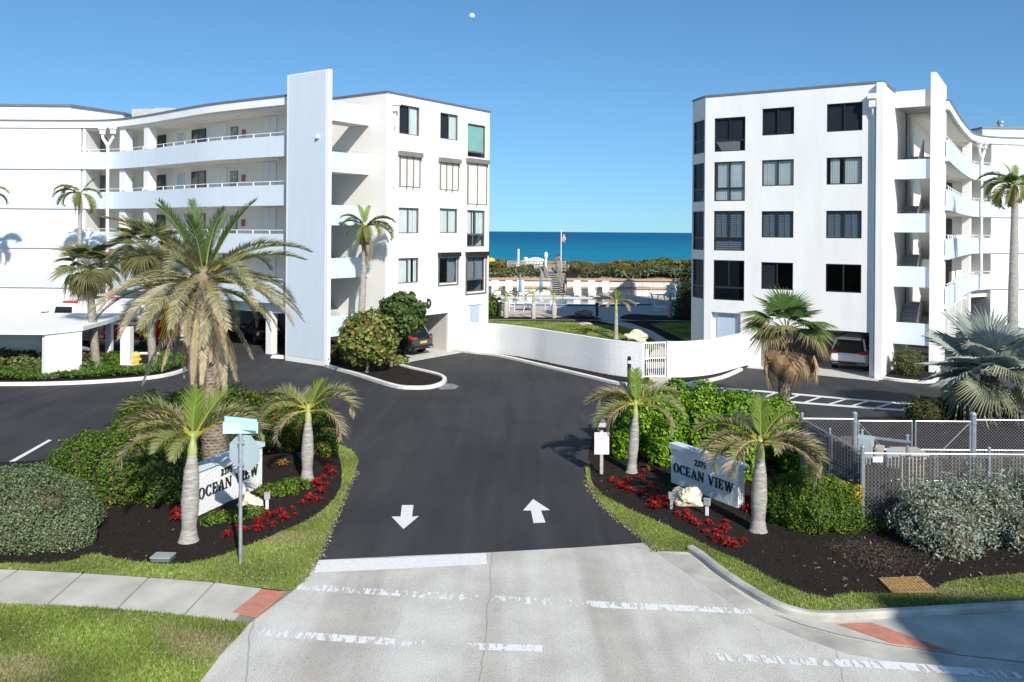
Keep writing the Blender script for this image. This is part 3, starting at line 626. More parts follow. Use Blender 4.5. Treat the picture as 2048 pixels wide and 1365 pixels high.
def shutter(root, W, x0, x1, z0, z1, nr, m=M_SHUT, boxh=0.26):
    mb = MB(); mb.box(x0, x1, -.06, -.03, z0, z1 - boxh, W); n = int((z1 - boxh - z0) / .055)
    for i in range(n): mb.box(x0 + .02, x1 - .02, -.066, -.06, z0 + .055 * i + .006, z0 + .055 * i + .05, W)
    o = mb.build('roll_shutter', m, root)
    b = MB(); b.box(x0 - .1, x1 + .1, -.26, 0.0, z1 - boxh, z1, W); b.build('shutter_box', M_TAUPE, o)
    for k in range(nr + 2):
        c = x0 + (x1 - x0) * k / (nr + 1); r = MB(); e = 0.1 if 0 < k < nr + 1 else 0
        r.box(c - .03, c + .03, -.12, -.066, z0 - e, z1 - boxh, W); r.build('shutter_rail', M_TAUPE, o)
def downspout(root, W, x, ztop, zbot, heads=(0,), d=-0.14, r=0.075):
    mb = MB()
    for h in heads:
        mb.box(x + h - .2, x + h + .2, d - .2, d + .12, ztop - .2, ztop, W)
        mb.box(x + h - .14, x + h + .14, d - .14, d + .1, ztop - .52, ztop - .2, W)
        mb.tube([W(x + h, d, ztop - .5), W(x + h, d, ztop - .75), W(x, d, ztop - 1.35), W(x, d, ztop - 1.6)], r, 8)
    mb.tube([W(x, d, ztop - 1.3), W(x, d, zbot)], r, 8)
    for z in np.arange(zbot + 1, ztop - 2, 2.7): mb.box(x - r - .02, x + r + .02, d - r - .02, d + r + .05, z, z + .06, W)
    return mb.build('downspout', M_PIPE, root)
M_CGLS = mat('dark_glass', (.012, .013, .015), .12, var=.2)
FLOORS = [3.15, 5.85, 8.55, 11.25]; ZR = 14.0; ZTOP = 14.38
def hit(path, px):  # where the line of sight through column px crosses the plan polyline: distance along it
    t = (px - PX) / FOC; acc = 0.0; P = [Vector((p[0], p[1])) for p in path]
    for a, b in zip(P[:-1], P[1:]):
        fa, fb = a.x - t * a.y, b.x - t * b.y
        if fa * fb <= 0 and fa != fb: return acc + (b - a).length * fa / (fa - fb)
        acc += (b - a).length
    return None
def along(path, s):
    P = [Vector((p[0], p[1])) for p in path]
    for a, b in zip(P[:-1], P[1:]):
        L = (b - a).length
        if s <= L: return a + (b - a) * (s / L), (b - a).normalized()
        s -= L
    return P[-1], (P[-1] - P[-2]).normalized()
def wing(root, path, side, s_wall, doors, cols, backcut):
    """Open walkways on four floors along a curved plan line; side = +1 when the building lies to the left of the path."""
    s = side
    wallpath = offset_path(path, s * 1.95)
    tot = sum((Vector(b) - Vector(a)).length for a, b in zip([p[:2] for p in path][:-1], [p[:2] for p in path][1:]))
    N = [along(path, x)[0] for x in np.linspace(0, tot, 90)]
    Sx = np.linspace(0, tot, 90); nw = int(np.searchsorted(Sx, s_wall))
    walk = N[:nw + 3]; flush = N[nw:]
    sweep(N, s * 0.0, s * 0.22, ZR - 0.15, ZTOP - 0.1).build('roof_fascia', M_BLUE if False else M_WHITE, root)
    sweep(N, -s * 0.04, s * 0.3, ZTOP - 0.1, ZTOP + 0.02).build('roof_cap', M_CAPG, root)
    sweep(N, s * 0.22, s * 9.0, ZR - 0.12, ZR + 0.12).build('roof', M_ROOF, root)
    sweep(walk, s * 0.22, s * 1.95, ZR - 0.3, ZR - 0.12).build('soffit', M_CREAM, root)
    for f in FLOORS:
        sweep(N, 0.0, s * 0.16, f - 0.22, f + 0.92).build('walkway_parapet', M_BLUE, root)
        sweep(walk, s * 0.16, s * 1.95, f - 0.2, f).build('walkway_floor', M_CREAM, root)
        rl = offset_path(walk, s * 0.08); zt = f + 1.12
        r = MB(); r.tube([(p.x, p.y, zt) for p in rl], 0.022, 5)
        rail = r.build('rail', M_PIPE, root)
        for x in np.arange(0.8, s_wall, 1.35):
            p, t = along(path, x); n = Vector((-t.y, t.x)) * s * 0.08; q = MB(); q.tube([(p.x + n.x, p.y + n.y, f + .9), (p.x + n.x, p.y + n.y, zt)], 0.03, 5); q.build('post', M_PIPE, rail)
    sweep(walk, s * 1.95, s * 2.1, FLOORS[0] - .2, ZR - .1).build('walkway_wall', M_CREAM, root)
    sweep(flush, s * 0.12, s * 0.3, 0, ZR - .1).build('end_wall', M_WHITE, root)
    # end return of the flush wall
    p, t = along(path, s_wall); n = Vector((-t.y, t.x)) * s
    a, b = p + n * .12, p + n * 1.95; mb = MB(); q = [(a.x, a.y), (b.x, b.y), (b.x + t.x * .2, b.y + t.y * .2), (a.x + t.x * .2, a.y + t.y * .2)]
    mb.prism(q, 0, ZR - .1); mb.build('end_wall', M_WHITE, root)
    # ground floor: beam, columns, deep parking bay
    sweep(walk, s * 0.5, s * 0.85, 2.35, FLOORS[0] - .2).build('beam', M_CREAM, root)
    sweep(walk, s * 0.85, s * 7.0, 2.75, FLOORS[0] - .2).build('parking_ceiling', M_CREAM, root)
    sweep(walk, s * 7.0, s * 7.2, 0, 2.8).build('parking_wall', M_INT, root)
    for x in cols:
        p, t = along(path, x); n = Vector((-t.y, t.x)) * s; W = wmap(p, t, n); mb = MB(); mb.box(-.22, .22, .46, .89, 0, 2.75, W); mb.build('column', M_WHITE, root)
        if x > cols[0]:
            mb = MB(); mb.box(-.28, .28, .17, .5, FLOORS[0], ZR - .12, W)
    for (px0, px1, z0, z1, kind) in doors:
        h0, h1 = hit(wallpath, px0), hit(wallpath, px1)
        if h0 is None or h1 is None: continue
        h0, h1 = sorted((h0, h1)); p, t = along(wallpath, h0); n = Vector((-t.y, t.x)) * s; W = wmap(p, t, n); L = h1 - h0
        for f in FLOORS:
            if kind == 'door' or kind == 'doorw' or kind == 'doorg':
                mb = MB(); mb.box(0, L, -.05, -.003, f + .01, f + z1, W); mb.box(L * .86, L * .92, -.09, -.05, f + .95, f + 1.05, W)
                o = mb.build('door', {'door': M_DOOR, 'doorw': M_DOORW, 'doorg': M_GREYF}[kind], root)
                fr = MB(); fr.box(-.07, 0, -.07, -.003, f, f + z1 + .07, W); fr.box(L, L + .07, -.07, -.003, f, f + z1 + .07, W); fr.box(0, L, -.07, -.003, f + z1, f + z1 + .07, W); fr.build('door_frame', M_CREAM if kind == 'door' else M_TAUPE if kind == 'doorg' else M_DOORW, o)
            elif kind == 'shade_panel':
                if f > 11: continue
                mb = MB(); mb.box(0, L, -.06, -.004, f + .02, f + z1, W); mb.build('hall_shade_panel', mat('painted_hall_shade', (.075, .066, .056), .9), root)  # dark panel on the wall stands in for a deep hallway's shade
            elif kind == 'window':
                mb = MB(); mb.box(0, L, -.04, -.004, f + z0, f + z1, W); o = mb.build('window', M_DARK, root)
                fr = MB()
                for a, b, c, d in ((0, .06, z0, z1), (L - .06, L, z0, z1), (.06, L - .06, z0, z0 + .06), (.06, L - .06, z1 - .06, z1), (L / 2 - .03, L / 2 + .03, z0 + .06, z1 - .06)): fr.box(a, b, -.07, -.04, f + c, f + d, W)
                fr.build('frame', M_BRONZE, o)
                pane(W, .06, L - .06, f + z0 + .06, f + z1 - .06, -.055, M_CGLS, o)
            elif kind == 'picture':
                mb = MB(); mb.box(0, L, -.04, -.004, f + z0, f + z1, W); o = mb.build('picture_frame', M_GREYF, root)
                mb = MB(); mb.box(.06, L - .06, -.045, -.04, f + z0 + .06, f + z1 - .06, W); mb.build('picture', mat('picture_print', (.6, .55, .5), .7, var=.5, scale=4, col2=(.2, .12, .12)), o)
            elif kind == 'alarm':
                mb = MB(); mb.box(0, L, -.12, -.004, f + z0, f + z1, W); mb.build('fire_alarm', mat('alarm_red', (.4, .1, .09), .5), root)
    lm = MB()
    for f in FLOORS[1:] + [ZR - .1]:
        for x in np.arange(2.5, s_wall, 3.6):
            p, t = along(path, x); n = Vector((-t.y, t.x)) * s * 1.1; lm.ball((p.x + n.x, p.y + n.y, f - .24), (.13, .13, .05), 8, 4)
    o = lm.build('ceiling_lamp', M_WFURN, root); o['kind'] = 'stuff'
    return wallpath

# ---- left building
A = Vector((-6.7, 44.6)); vL = Vector((.586, .81)).normalized(); uL = Vector((-vL.y, vL.x))
bl = thing('apartment_building', 'white four-storey apartment building with roll shutters and a big D, left of the pool gap', 'building', (-6.7, 44.6, 0))
WA = wmap(A, vL, uL)           # x along the sunny facade, d into the building
WB = wmap(A, uL, vL)           # x along the stair face, d into the building (from face p=0)
FW = {}
holes = [(.3, 5.2, 0, 2.25, 5.5)]
wins = []
cx = [(.97, 2.61), (4.35, 5.96), (6.85, 8.6)]
zz = [[(12.25, 13.84), (9.45, 11.05), (6.85, 8.25), (4.12, 5.5)], [(12.3, 13.8), (9.45, 11.0), (6.87, 8.3), (3.98, 5.45)], [(11.46, 13.45), (8.7, 11.0), (6.06, 8.26), (3.35, 5.45)]]
for i, (a, b) in enumerate(cx):
    for j, (c, d) in enumerate(zz[i]):
        if j != 1: holes.append((a, b, c, d)); wins.append((i, j, a, b, c, d))
holes.append((7.0, 8.3, 0.95, 2.55, 0.1))
wm = wall_holes(WA, 0, 9.0, 0, ZTOP - .06, holes)
wm.build('facade', M_WHITE, bl)
for (i, j, a, b, c, d) in wins:
    if (i, j) == (2, 0):
        o = window(bl, WA, a, b, c, d, M_GREYF, M_GLASS, low=.32, split=0.999, fw=.045)
        mb = MB(); mb.box(a + .05, b - .05, .15, .16, c + .37, d - .05, WA); mb.build('shade', M_TEAL, o)
    elif i == 2: window(bl, WA, a, b, c, d, M_GREYF, M_GLASS if j == 2 else M_TINT, ('vertical', 'vertical'), low=.75, split=.5)
    elif (i, j) == (1, 3): window(bl, WA, a, b, c, d, M_GREYF, M_TINT, (None, 'vertical'))
    else: window(bl, WA, a, b, c, d, M_GREYF, M_GLASS, (('shade' if j == 0 or (i == 0 and j == 2) else 'vertical'), 'vertical'), gl=M_DTINT if j == 0 else None)
shutter(bl, WA, .97, 2.55, 9.42, 11.3, 2); shutter(bl, WA, 4.3, 5.9, 9.4, 11.2, 2); shutter(bl, WA, 6.8, 8.62, 8.65, 11.35, 1)
for (a, b, z) in ((4.2, 6.05, 5.5), (6.7, 8.75, 5.5)):
    mb = MB(); mb.box(a, b, -.24, 0, z, z + .26, WA); o = mb.build('shutter_box', M_BRONZE, bl)
    mb = MB(); zb = 3.85 if a < 5 else 3.2
    mb.box(a + .03, a + .1, -.06, 0, zb, z, WA); mb.box(b - .1, b - .03, -.06, 0, zb, z, WA); mb.box(a + .1, b - .1, -.06, 0, zb, zb + .06, WA); mb.build('shutter_rail', M_GREYF, o)
mb = MB(); mb.box(7.0, 8.3, .07, .1, .95, 2.55, WA); mb.box(7.25, 8.12, .03, .07, .98, 2.5, WA, 1); mb.box(8.02, 8.07, .0, .03, 1.55, 1.65, WA, 1); mb.build('service_door', [M_WHITE, M_DOOR], bl)
downspout(bl, WA, .55, 13.9, 2.9, (0,), -.1, .05)
sweep([WA(-.02, 0, 0), WA(9.02, 0, 0)], -.04, .25, ZTOP - .06, ZTOP + .05).build('roof_cap', M_CAPG, bl)
sweep([WB(5.2, 0, 0), WB(-.02, 0, 0)], -.04, .25, ZTOP - .062, ZTOP + .048).build('roof_cap', M_CAPG, bl)
# stair face
wall_holes(WB, 0, 5.2, 0, ZTOP - .06, []).build('stair_wall', M_CREAM, bl)
mb = MB(); q = [WA(9.0, 0, 0), WA(9.6, 1.4, 0), WA(9.0, 24, 0), WA(8.7, 24, 0), WA(8.7, .4, 0)]
mb.prism([p[:2] for p in q], 0, ZTOP - .05); mb.build('rear_wall', M_WHITE, bl)
mb = MB(); mb.prism([WA(.1, .1, 0)[:2], WA(8.7, .1, 0)[:2], WA(8.7, 24, 0)[:2], WA(.1, 24, 0)[:2]], ZR - .1, ZR + .1); mb.build('roof', M_ROOF, bl)
mb = MB()  # parking bay behind the facade
mb.box(.3, 5.2, 5.5, 5.6, 0, 2.3, WA); mb.box(.2, .3, .15, 5.5, 0, 2.3, WA); mb.box(5.2, 5.3, .15, 5.5, 0, 2.3, WA); mb.box(.2, 5.3, .15, 5.6, 2.3, 2.4, WA); mb.build('parking_bay', M_CREAM, bl)
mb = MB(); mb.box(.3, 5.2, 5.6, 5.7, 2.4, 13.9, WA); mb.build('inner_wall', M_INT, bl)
mb = MB(); mb.prism([WA(x, d, 0)[:2] for x, d in ((.3, -.9), (5.3, -.9), (5.2, 5.5), (.3, 5.5))], .0, .03); mb.build('parking_slab', M_CONCL, bl)
# stair tower: blue slab with white border, landings
def wedge_slab(root, W, x0, x1, d0, d1, ztop0, ztop1, m, mw, b=.16):
    mb = MB(); p = [W(x0, d0, .25), W(x1, d0, .25), W(x1, d1, .25), W(x0, d1, .25), W(x0, d0, ztop0), W(x1, d0, ztop1), W(x1, d1, ztop1), W(x0, d1, ztop0)]
    p = [W(x0, d0, 0.02), W(x1, d0, 0.02), W(x1, d1, 0.02), W(x0, d1, 0.02)] + p[4:]
    mb.add(p, [(3, 2, 1, 0), (4, 5, 6, 7), (0, 1, 5, 4), (1, 2, 6, 5), (2, 3, 7, 6), (3, 0, 4, 7)]); o = mb.build('tower_slab', mw, root)
    mb = MB(); q = [W(x0 + b, d0 - .012, .3), W(x1 - b, d0 - .012, .3), W(x1 - b, d0 - .012, ztop1 - .06), W(x0 + b, d0 - .012, ztop0 - .06)]
    r = [W(x0 + b, d0 + .004, .3), W(x1 - b, d0 + .004, .3), W(x1 - b, d0 + .004, ztop1 - .06), W(x0 + b, d0 + .004, ztop0 - .06)]
    mb.add(q + r, [(0, 1, 2, 3), (0, 1, 5, 4), (1, 2, 6, 5), (2, 3, 7, 6), (3, 0, 4, 7)]); mb.build('slab_panel', m, o); return o
sl = wedge_slab(bl, WB, 1.26, 4.5, -2.93, -2.68, 15.25, 15.25, M_BLUE, M_WHITE)
mb = MB(); mb.ball(WB(2.0, -2.98, 11.8), (.14, .14, .12), 8, 6); mb.tube([WB(2.0, -2.93, 11.8), WB(2.0, -3.0, 11.8)], .05, 8); mb.build('floodlight', M_PIPE, sl)
LZ = [(1.5, 2.55), (4.5, 5.55), (7.25, 8.3), (10.0, 11.05), (12.65, 13.7)]
for a, b in LZ:
    mb = MB(); mb.box(1.3, 1.46, -2.68, -.003, a, b, WB); mb.build('landing_parapet', M_BLUE, bl)
    mb = MB(); mb.box(1.46, 2.7, -2.68, -.003, a + .02, a + .2, WB); mb.build('landing_floor', M_CREAM, bl)
for k, f in enumerate(FLOORS):
    st = MB(); z0 = LZ[k][0] + .2
    for i in range(8):
        st.box(2.7 + i * .24, 2.95 + i * .24, -1.3, -.05, z0 + i * (f - z0) / 8, z0 + (i + 1) * (f - z0) / 8, WB)
    o = st.build('stairs', M_STEP, bl)
pathL = smooth([WB(4.55, -2.2, 0), (-17.4, 49.1, 0), (-20.9, 52.0, 0), (-23.9, 54.6, 0), (-26.9, 56.7, 0), (-29.7, 57.3, 0), (-37, 57.4, 0), (-48, 57.3, 0)], 6)
sL = hit(pathL, 168)
doorsL = [(315, 331, 1.0, 2.1, 'window'), (355, 368, 0, 2.1, 'door'), (384, 411, .55, 2.15, 'window'), (431, 441, 0, 2.2, 'doorw'), (442, 452, 0, 2.2, 'doorw'), (461, 475, .75, 2.0, 'picture'), (485, 490, 1.35, 1.75, 'alarm'), (527, 538, 0, 2.35, 'doorw'), (540, 551, 0, 2.35, 'doorw'), (248, 270, 0, 2.1, 'door'), (198, 210, 0, 2.1, 'doorg')]
colsL = [2.6, 7.4, 12.0, 16.5]
wpL = wing(bl, pathL, -1, sL, doorsL, colsL, None)
for px, w_ in ((238, .3), (285, .28)):
    x = hit(pathL, px); p, t = along(pathL, x); n = Vector((t.y, -t.x)); W = wmap(p, t, n); mb = MB(); mb.box(-w_, w_, .2, .75, FLOORS[0], ZR - .3, W); mb.build('column', M_WHITE, bl)
p, t = along(pathL, .35); downspout(bl, wmap(p, t, Vector((t.y, -t.x))), 0, 13.9, .3, (0,), -.12)
p, t = along(pathL, hit(pathL, 218)); downspout(bl, wmap(p, t, Vector((t.y, -t.x))), 0, 13.9, .3, (-.5, .5), -.14, .1)
mb = MB()
for i, (x, y) in enumerate([(-27.0, 62), (-25.2, 61.5), (-16, 54.5)]): mb.box(x - .8, x + .8, y - .7, y + .7, ZR, ZR + 1.75 if i < 2 else ZR + 1.15); mb.ball((x, y, ZR + 1.75 if i < 2 else ZR + 1.15), (.45, .45, .12), 10, 4)
mb.build('air_conditioner', mat('unit_grey', (.4, .4, .38), .5), bl)
mb = MB(); mb.box(-48, -31.2, 59.2, 70, ZTOP + .03, 15.55); mb.prism([(-31.2, 59.2), (-29.2, 63), (-29.2, 70), (-31.2, 70)], ZTOP + .03, 15.552); mb.build('penthouse', M_WHITE, bl)
mb = MB(); mb.prism([(-48, 59.1), (-31.1, 59.1), (-29.1, 63), (-29.1, 70.1), (-48, 70.1)], 15.553, 15.72); mb.build('roof_cap', M_CAPG, bl)
# ---- right building
Bc = Vector((17.9, 40.6)); uR = Vector((-.84, .54)).normalized(); vR = Vector((.54, .84)).normalized()
br = thing('apartment_building', 'white apartment building with dark windows and open stair tower, right of the gap', 'building', (17.9, 40.6, 0))
WF = wmap(Bc, uR, vR); WS = wmap(Bc, vR, uR)
cR = [(.94, 2.62), (4.21, 5.84), (6.72, 8.4)]
zR2 = [(12.08, 13.48), (9.45, 10.8), (6.78, 8.15), (4.1, 5.5)]; zR3 = [(11.35, 13.15), (8.7, 10.8), (6.06, 8.18), (3.42, 5.55)]
holes = [(.55, 5.85, 0, 2.2, 5.6), (6.9, 8.5, 0.4, 2.75, .35)]; ws = []
for i, (a, b) in enumerate(cR):
    for j in range(4):
        c, d = (zR2 if i < 2 else zR3)[j]; holes.append((a, b, c, d)); ws.append((i, j, a, b, c, d))
wall_holes(WF, 0, 8.9, 0, ZTOP - .06, holes).build('facade', M_WHITE, br)
for (i, j, a, b, c, d) in ws:
    bk = [(None, None), ('vertical', 'vertical'), ('shutter', 'shutter'), (None, None)][j]
    gm = [M_DTINT, M_GLASS, M_TINT, M_DTINT][j]
    if i == 2: window(br, WF, a, b, c, d, M_BRONZE, gm, bk if j != 0 else ('shade', 'shade'), low=.68 if j != 0 else .58, lowbl=bk[0] if j in (1, 2) else None, nlow=2 if j == 1 else 1)
    else: window(br, WF, a, b, c, d, M_BRONZE, gm, {(0, 0): ('shade', 'shade'), (1, 0): ('shade', 'vertical'), (1, 3): (None, 'shade')}.get((i, j), bk))
mb = MB(); mb.box(6.9, 8.5, .3, .35, .4, 2.75, WF); mb.box(7.3, 8.25, .24, .3, .42, 2.6, WF, 1); mb.build('service_door', [M_WHITE, M_DOOR], br)
D0 = Vector(WF(8.9, 0, 0)[:2]); D1 = D0 + Vector((-.34, 1.65)); cd_ = (D1 - D0).normalized(); WD = wmap(D0, cd_, Vector((cd_.y, -cd_.x)))
LD = (D1 - D0).length; holes = [(.12, LD - .12, c, d) for c, d in zR3]
wall_holes(WD, 0, LD, 0, ZTOP - .06, holes).build('bay_wall', M_WHITE, br)
for j, (c, d) in enumerate(zR3): window(br, WD, .12, LD - .12, c, d, M_BRONZE, mat('bay_glass', (.022, .028, .036), .35, var=.25, spec=.12, scale=1.2), (None, None), low=.68)
mb = MB(); mb.prism([D1, D1 + Vector((3.8, 11)), D1 + Vector((8, 20)), D1 + Vector((9, 19.5)), D1 + Vector((.5, 0))], 0, ZTOP - .05); mb.build('rear_wall', M_WHITE, br)
sweep([WF(-.02, 0, 0), WF(8.9, 0, 0), D1], .04, -.25, ZTOP - .06, ZTOP + .05).build('roof_cap', M_CAPG, br)
sweep([WS(-.02, 0, 0), WS(9.0, 0, 0)], -.04, .25, ZTOP - .062, ZTOP + .048).build('roof_cap', M_CAPG, br)
mb = MB(); mb.prism([WF(.1, .1, 0)[:2], WF(8.8, .1, 0)[:2], WF(8.0, 14, 0)[:2], WF(.1, 14, 0)[:2]], ZR - .1, ZR + .1); mb.build('roof', M_ROOF, br)
wall_holes(WS, .5, 9.0, 0, ZTOP - .06, []).build('side_wall', M_WHITE, br)
mb = MB(); mb.box(-.06, .26, -.30, .5, 0, ZTOP - .07, WF); mb.build('corner_pier', M_WHITE, br)
mb = MB(); mb.box(.36, .46, -.09, .0, .3, 13.0, WF); mb.build('downspout', M_PIPE, br)
mb = MB(); mb.box(.26, .66, -.38, -.02, 13.55, 13.8, WF); mb.box(.3, .6, -.3, -.02, 13.15, 13.55, WF); mb.tube([WF(.45, -.15, 13.2), WF(.42, -.06, 12.7)], .1, 8); mb.build('rain_head', M_PIPE, br)
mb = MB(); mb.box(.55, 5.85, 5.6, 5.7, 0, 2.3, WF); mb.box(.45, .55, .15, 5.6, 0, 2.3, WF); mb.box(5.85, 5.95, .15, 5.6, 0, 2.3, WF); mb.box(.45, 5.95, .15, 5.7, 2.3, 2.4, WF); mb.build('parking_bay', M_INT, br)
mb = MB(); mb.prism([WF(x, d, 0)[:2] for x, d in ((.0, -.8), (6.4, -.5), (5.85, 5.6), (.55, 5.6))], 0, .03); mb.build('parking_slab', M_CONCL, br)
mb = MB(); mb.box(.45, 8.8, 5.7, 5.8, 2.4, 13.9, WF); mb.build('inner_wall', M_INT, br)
# stair tower on the right: slab along the walkway direction, parapets between slab and side wall
p0 = WS(3.3, -1.95, 0)
mb = MB(); z0, z1 = 15.2, 15.2; q = [WS(3.3, -1.95, 0)[:2], WS(8.2, -1.95, 0)[:2], WS(8.2, -1.7, 0)[:2], WS(3.3, -1.7, 0)[:2]]
mb.prism(q, 0, 15.2); mb.build('tower_slab', M_WHITE, br)
LR = [(1.35, 2.45), (4.3, 5.35), (7.1, 8.07), (9.85, 10.85)]
for a, b in LR:
    mb = MB(); mb.box(3.45, 3.62, -1.7, -.003, a, b, WS); mb.build('landing_parapet', M_BLUE, br)
    mb = MB(); mb.box(3.62, 4.8, -1.7, -.003, a + .02, a + .2, WS); mb.build('landing_floor', M_CREAM, br)
mb = MB(); mb.box(3.5, 3.7, -1.7, -.003, 13.55, ZTOP, WS); mb.box(3.7, 8.2, -1.7, -.003, 13.75, 13.95, WS); mb.build('tower_roof', M_CREAM, br)
for k, f in enumerate(FLOORS):
    st = MB(); z0 = LR[k][0] + .2
    for i in range(8):
        a, b = 4.8 + i * .26, 5.08 + i * .26
        st.box(a, b, -.95, -.06, z0 + i * (f - z0) / 8, z0 + (i + 1) * (f - z0) / 8, WS)
    o = st.build('stairs', M_STEP, br)
    zt = LR[k + 1][0] + .2 if k < 3 else None
    fl = MB()
    if zt:
        fl.add([WS(6.9, -1.65, f - .1), WS(6.9, -1.0, f - .1), WS(4.8, -1.0, zt - .15), WS(4.8, -1.65, zt - .15), WS(6.9, -1.65, f + .1), WS(6.9, -1.0, f + .1), WS(4.8, -1.0, zt + .05), WS(4.8, -1.65, zt + .05)], [(0, 1, 2, 3), (4, 5, 6, 7), (0, 1, 5, 4), (1, 2, 6, 5), (2, 3, 7, 6), (3, 0, 4, 7)]); fl.build('stair_flight', M_CREAM, br)
    rl = MB(); rl.add([WS(4.8, -1.0, z0), WS(6.9, -1.0, f), WS(6.9, -1.0, f + .95), WS(4.8, -1.0, z0 + .95), WS(4.8, -.95, z0), WS(6.9, -.95, f), WS(6.9, -.95, f + .95), WS(4.8, -.95, z0 + .95)], [(0, 1, 2, 3), (4, 5, 6, 7), (2, 3, 7, 6), (0, 3, 7, 4)]); rl.build('stair_wall', M_CREAM, br)
    w2 = MB(); w2.box(6.95, 8.2, -1.7, -.003, f - .2, f, WS); w2.build('stair_floor', M_CREAM, br)
pathR = smooth([WS(7.6, -2.15, 0), (28.0, 52.6, 0), (31.2, 57.6, 0), (33.7, 61.2, 0), (35.9, 62.9, 0), (38.9, 63.5, 0), (46, 63.7, 0), (56, 63.7, 0)], 6)
sR = hit(pathR, 1985)
doorsR = [(1892, 1956, 0, 2.35, 'shade_panel'), (1962, 1982, 0, 2.1, 'doorg')]
wing(br, pathR, 1, sR, doorsR, [2.5, 7.0, 11.5, 16], None)
for px in (1947,):
    x = hit(pathR, px); p, t = along(pathR, x); n = Vector((-t.y, t.x)); W = wmap(p, t, n); mb = MB(); mb.box(-.3, .3, .2, .7, 0, ZR - .3, W); mb.build('column', M_WHITE, br)
p, t = along(pathR, hit(pathR, 1958)); downspout(br, wmap(p, t, Vector((-t.y, t.x))), 0, 13.9, 3.1, (-.45, .45), -.16, .1)
mb = MB(); mb.box(37.2, 56, 66.5, 76, ZTOP + .03, 15.4); mb.build('penthouse', M_WHITE, br)
mb = MB(); mb.box(37.1, 56, 66.4, 76.1, 15.401, 15.56); mb.build('roof_cap', M_CAPG, br)
mb = MB(); mb.tube([(39.2, 67.5, 15.5), (39.2, 67.5, 16.0)], .22, 10); mb.ball((39.2, 67.5, 16.05), (.3, .3, .2), 10, 5); mb.build('roof_vent', M_GALV, br)
# ------------------------------------------------------------------ palms
def mixc(a, b, t): return tuple(a[i] * (1 - t) + b[i] * t for i in range(3))
def pinnate(name, L, n, ll, bend, green, tip, browning=0.3, seed=0, vee=0.45, fwd=0.6, hang=0.5, wid=0.028, bend0=0.0, rach=(0.30, 0.32, 0.08), sparse=0.0, m=None, petiole=0.12):
    """One feather-shaped frond along +X, curving down by `bend` radians; leaflets in two rows."""
    rr = random.Random(seed); mb = MB(); pts = []; x = z = 0.0; N = 24
    side = rr.uniform(-.1, .1)
    tang = []
    for i in range(N + 1):
        t = i / N; a = bend0 - bend * t ** 1.4
        pts.append(Vector((x, side * t * t * L * .4, z))); tang.append(Vector((math.cos(a), side * t * .8, math.sin(a))).normalized())
        x += math.cos(a) * L / N; z += math.sin(a) * L / N
    mb.tube(pts[::3], [max(.004, .024 * L ** .5 * (1 - i / 8.5)) for i in range(9)], 4, col=rach)
    vs, fs, cs = [], [], []
    for i in range(n):
        t = petiole + (1 - petiole) * (i + .5) / n; f = t * N; k = min(int(f), N - 1); p = pts[k].lerp(pts[k + 1], f - k); T = tang[k]
        env = (0.35 + 1.3 * math.sin(PI * min(1, (t - petiole) / (1 - petiole) * .86 + .1))) / 1.5
        for s in (-1, 1):
            if rr.random() < sparse: continue
            S = Vector((0, s, 0)); U = T.cross(Vector((0, 1, 0))) * -1
            if U.z < 0: U = -U
            d = (S * 1.0 + T * (fwd + .5 * t + rr.uniform(-.15, .15)) + U * (vee + rr.uniform(-.2, .2))).normalized()
            l = ll * env * rr.uniform(.8, 1.12); w = T * wid * rr.uniform(.8, 1.2)
            m1 = p + d * l * .55; h = hang * rr.uniform(.6, 1.4)
            d2 = (d + Vector((0, 0, -h)) + T * .15).normalized(); e = m1 + d2 * l * .5
            q = min(1, max(0, browning + rr.uniform(-.25, .25))); b = rr.uniform(.8, 1.2)
            g0 = tuple(c * b for c in mixc(green, tip, max(0, q * 1.3 - .5))); g1 = tuple(c * b for c in mixc(green, tip, min(1, q * 1.1))); g2 = tuple(c * b for c in mixc(green, tip, min(1, q * 1.9)))
            o = len(vs); vs += [p - w * .5, p + w * .5, m1 + w * .55, m1 - w * .55, e]; cs += [g0, g0, g1, g1, g2]
            fs += [(o, o + 1, o + 2, o + 3), (o + 3, o + 2, o + 4)]
    k = len(mb.v); mb.v += [tuple(v) for v in vs]; mb.f += [tuple(i + k for i in f) for f in fs]; mb.m += [0] * len(fs); mb.c += cs
    return mb.mesh(name, m or M_FROND, col=True)
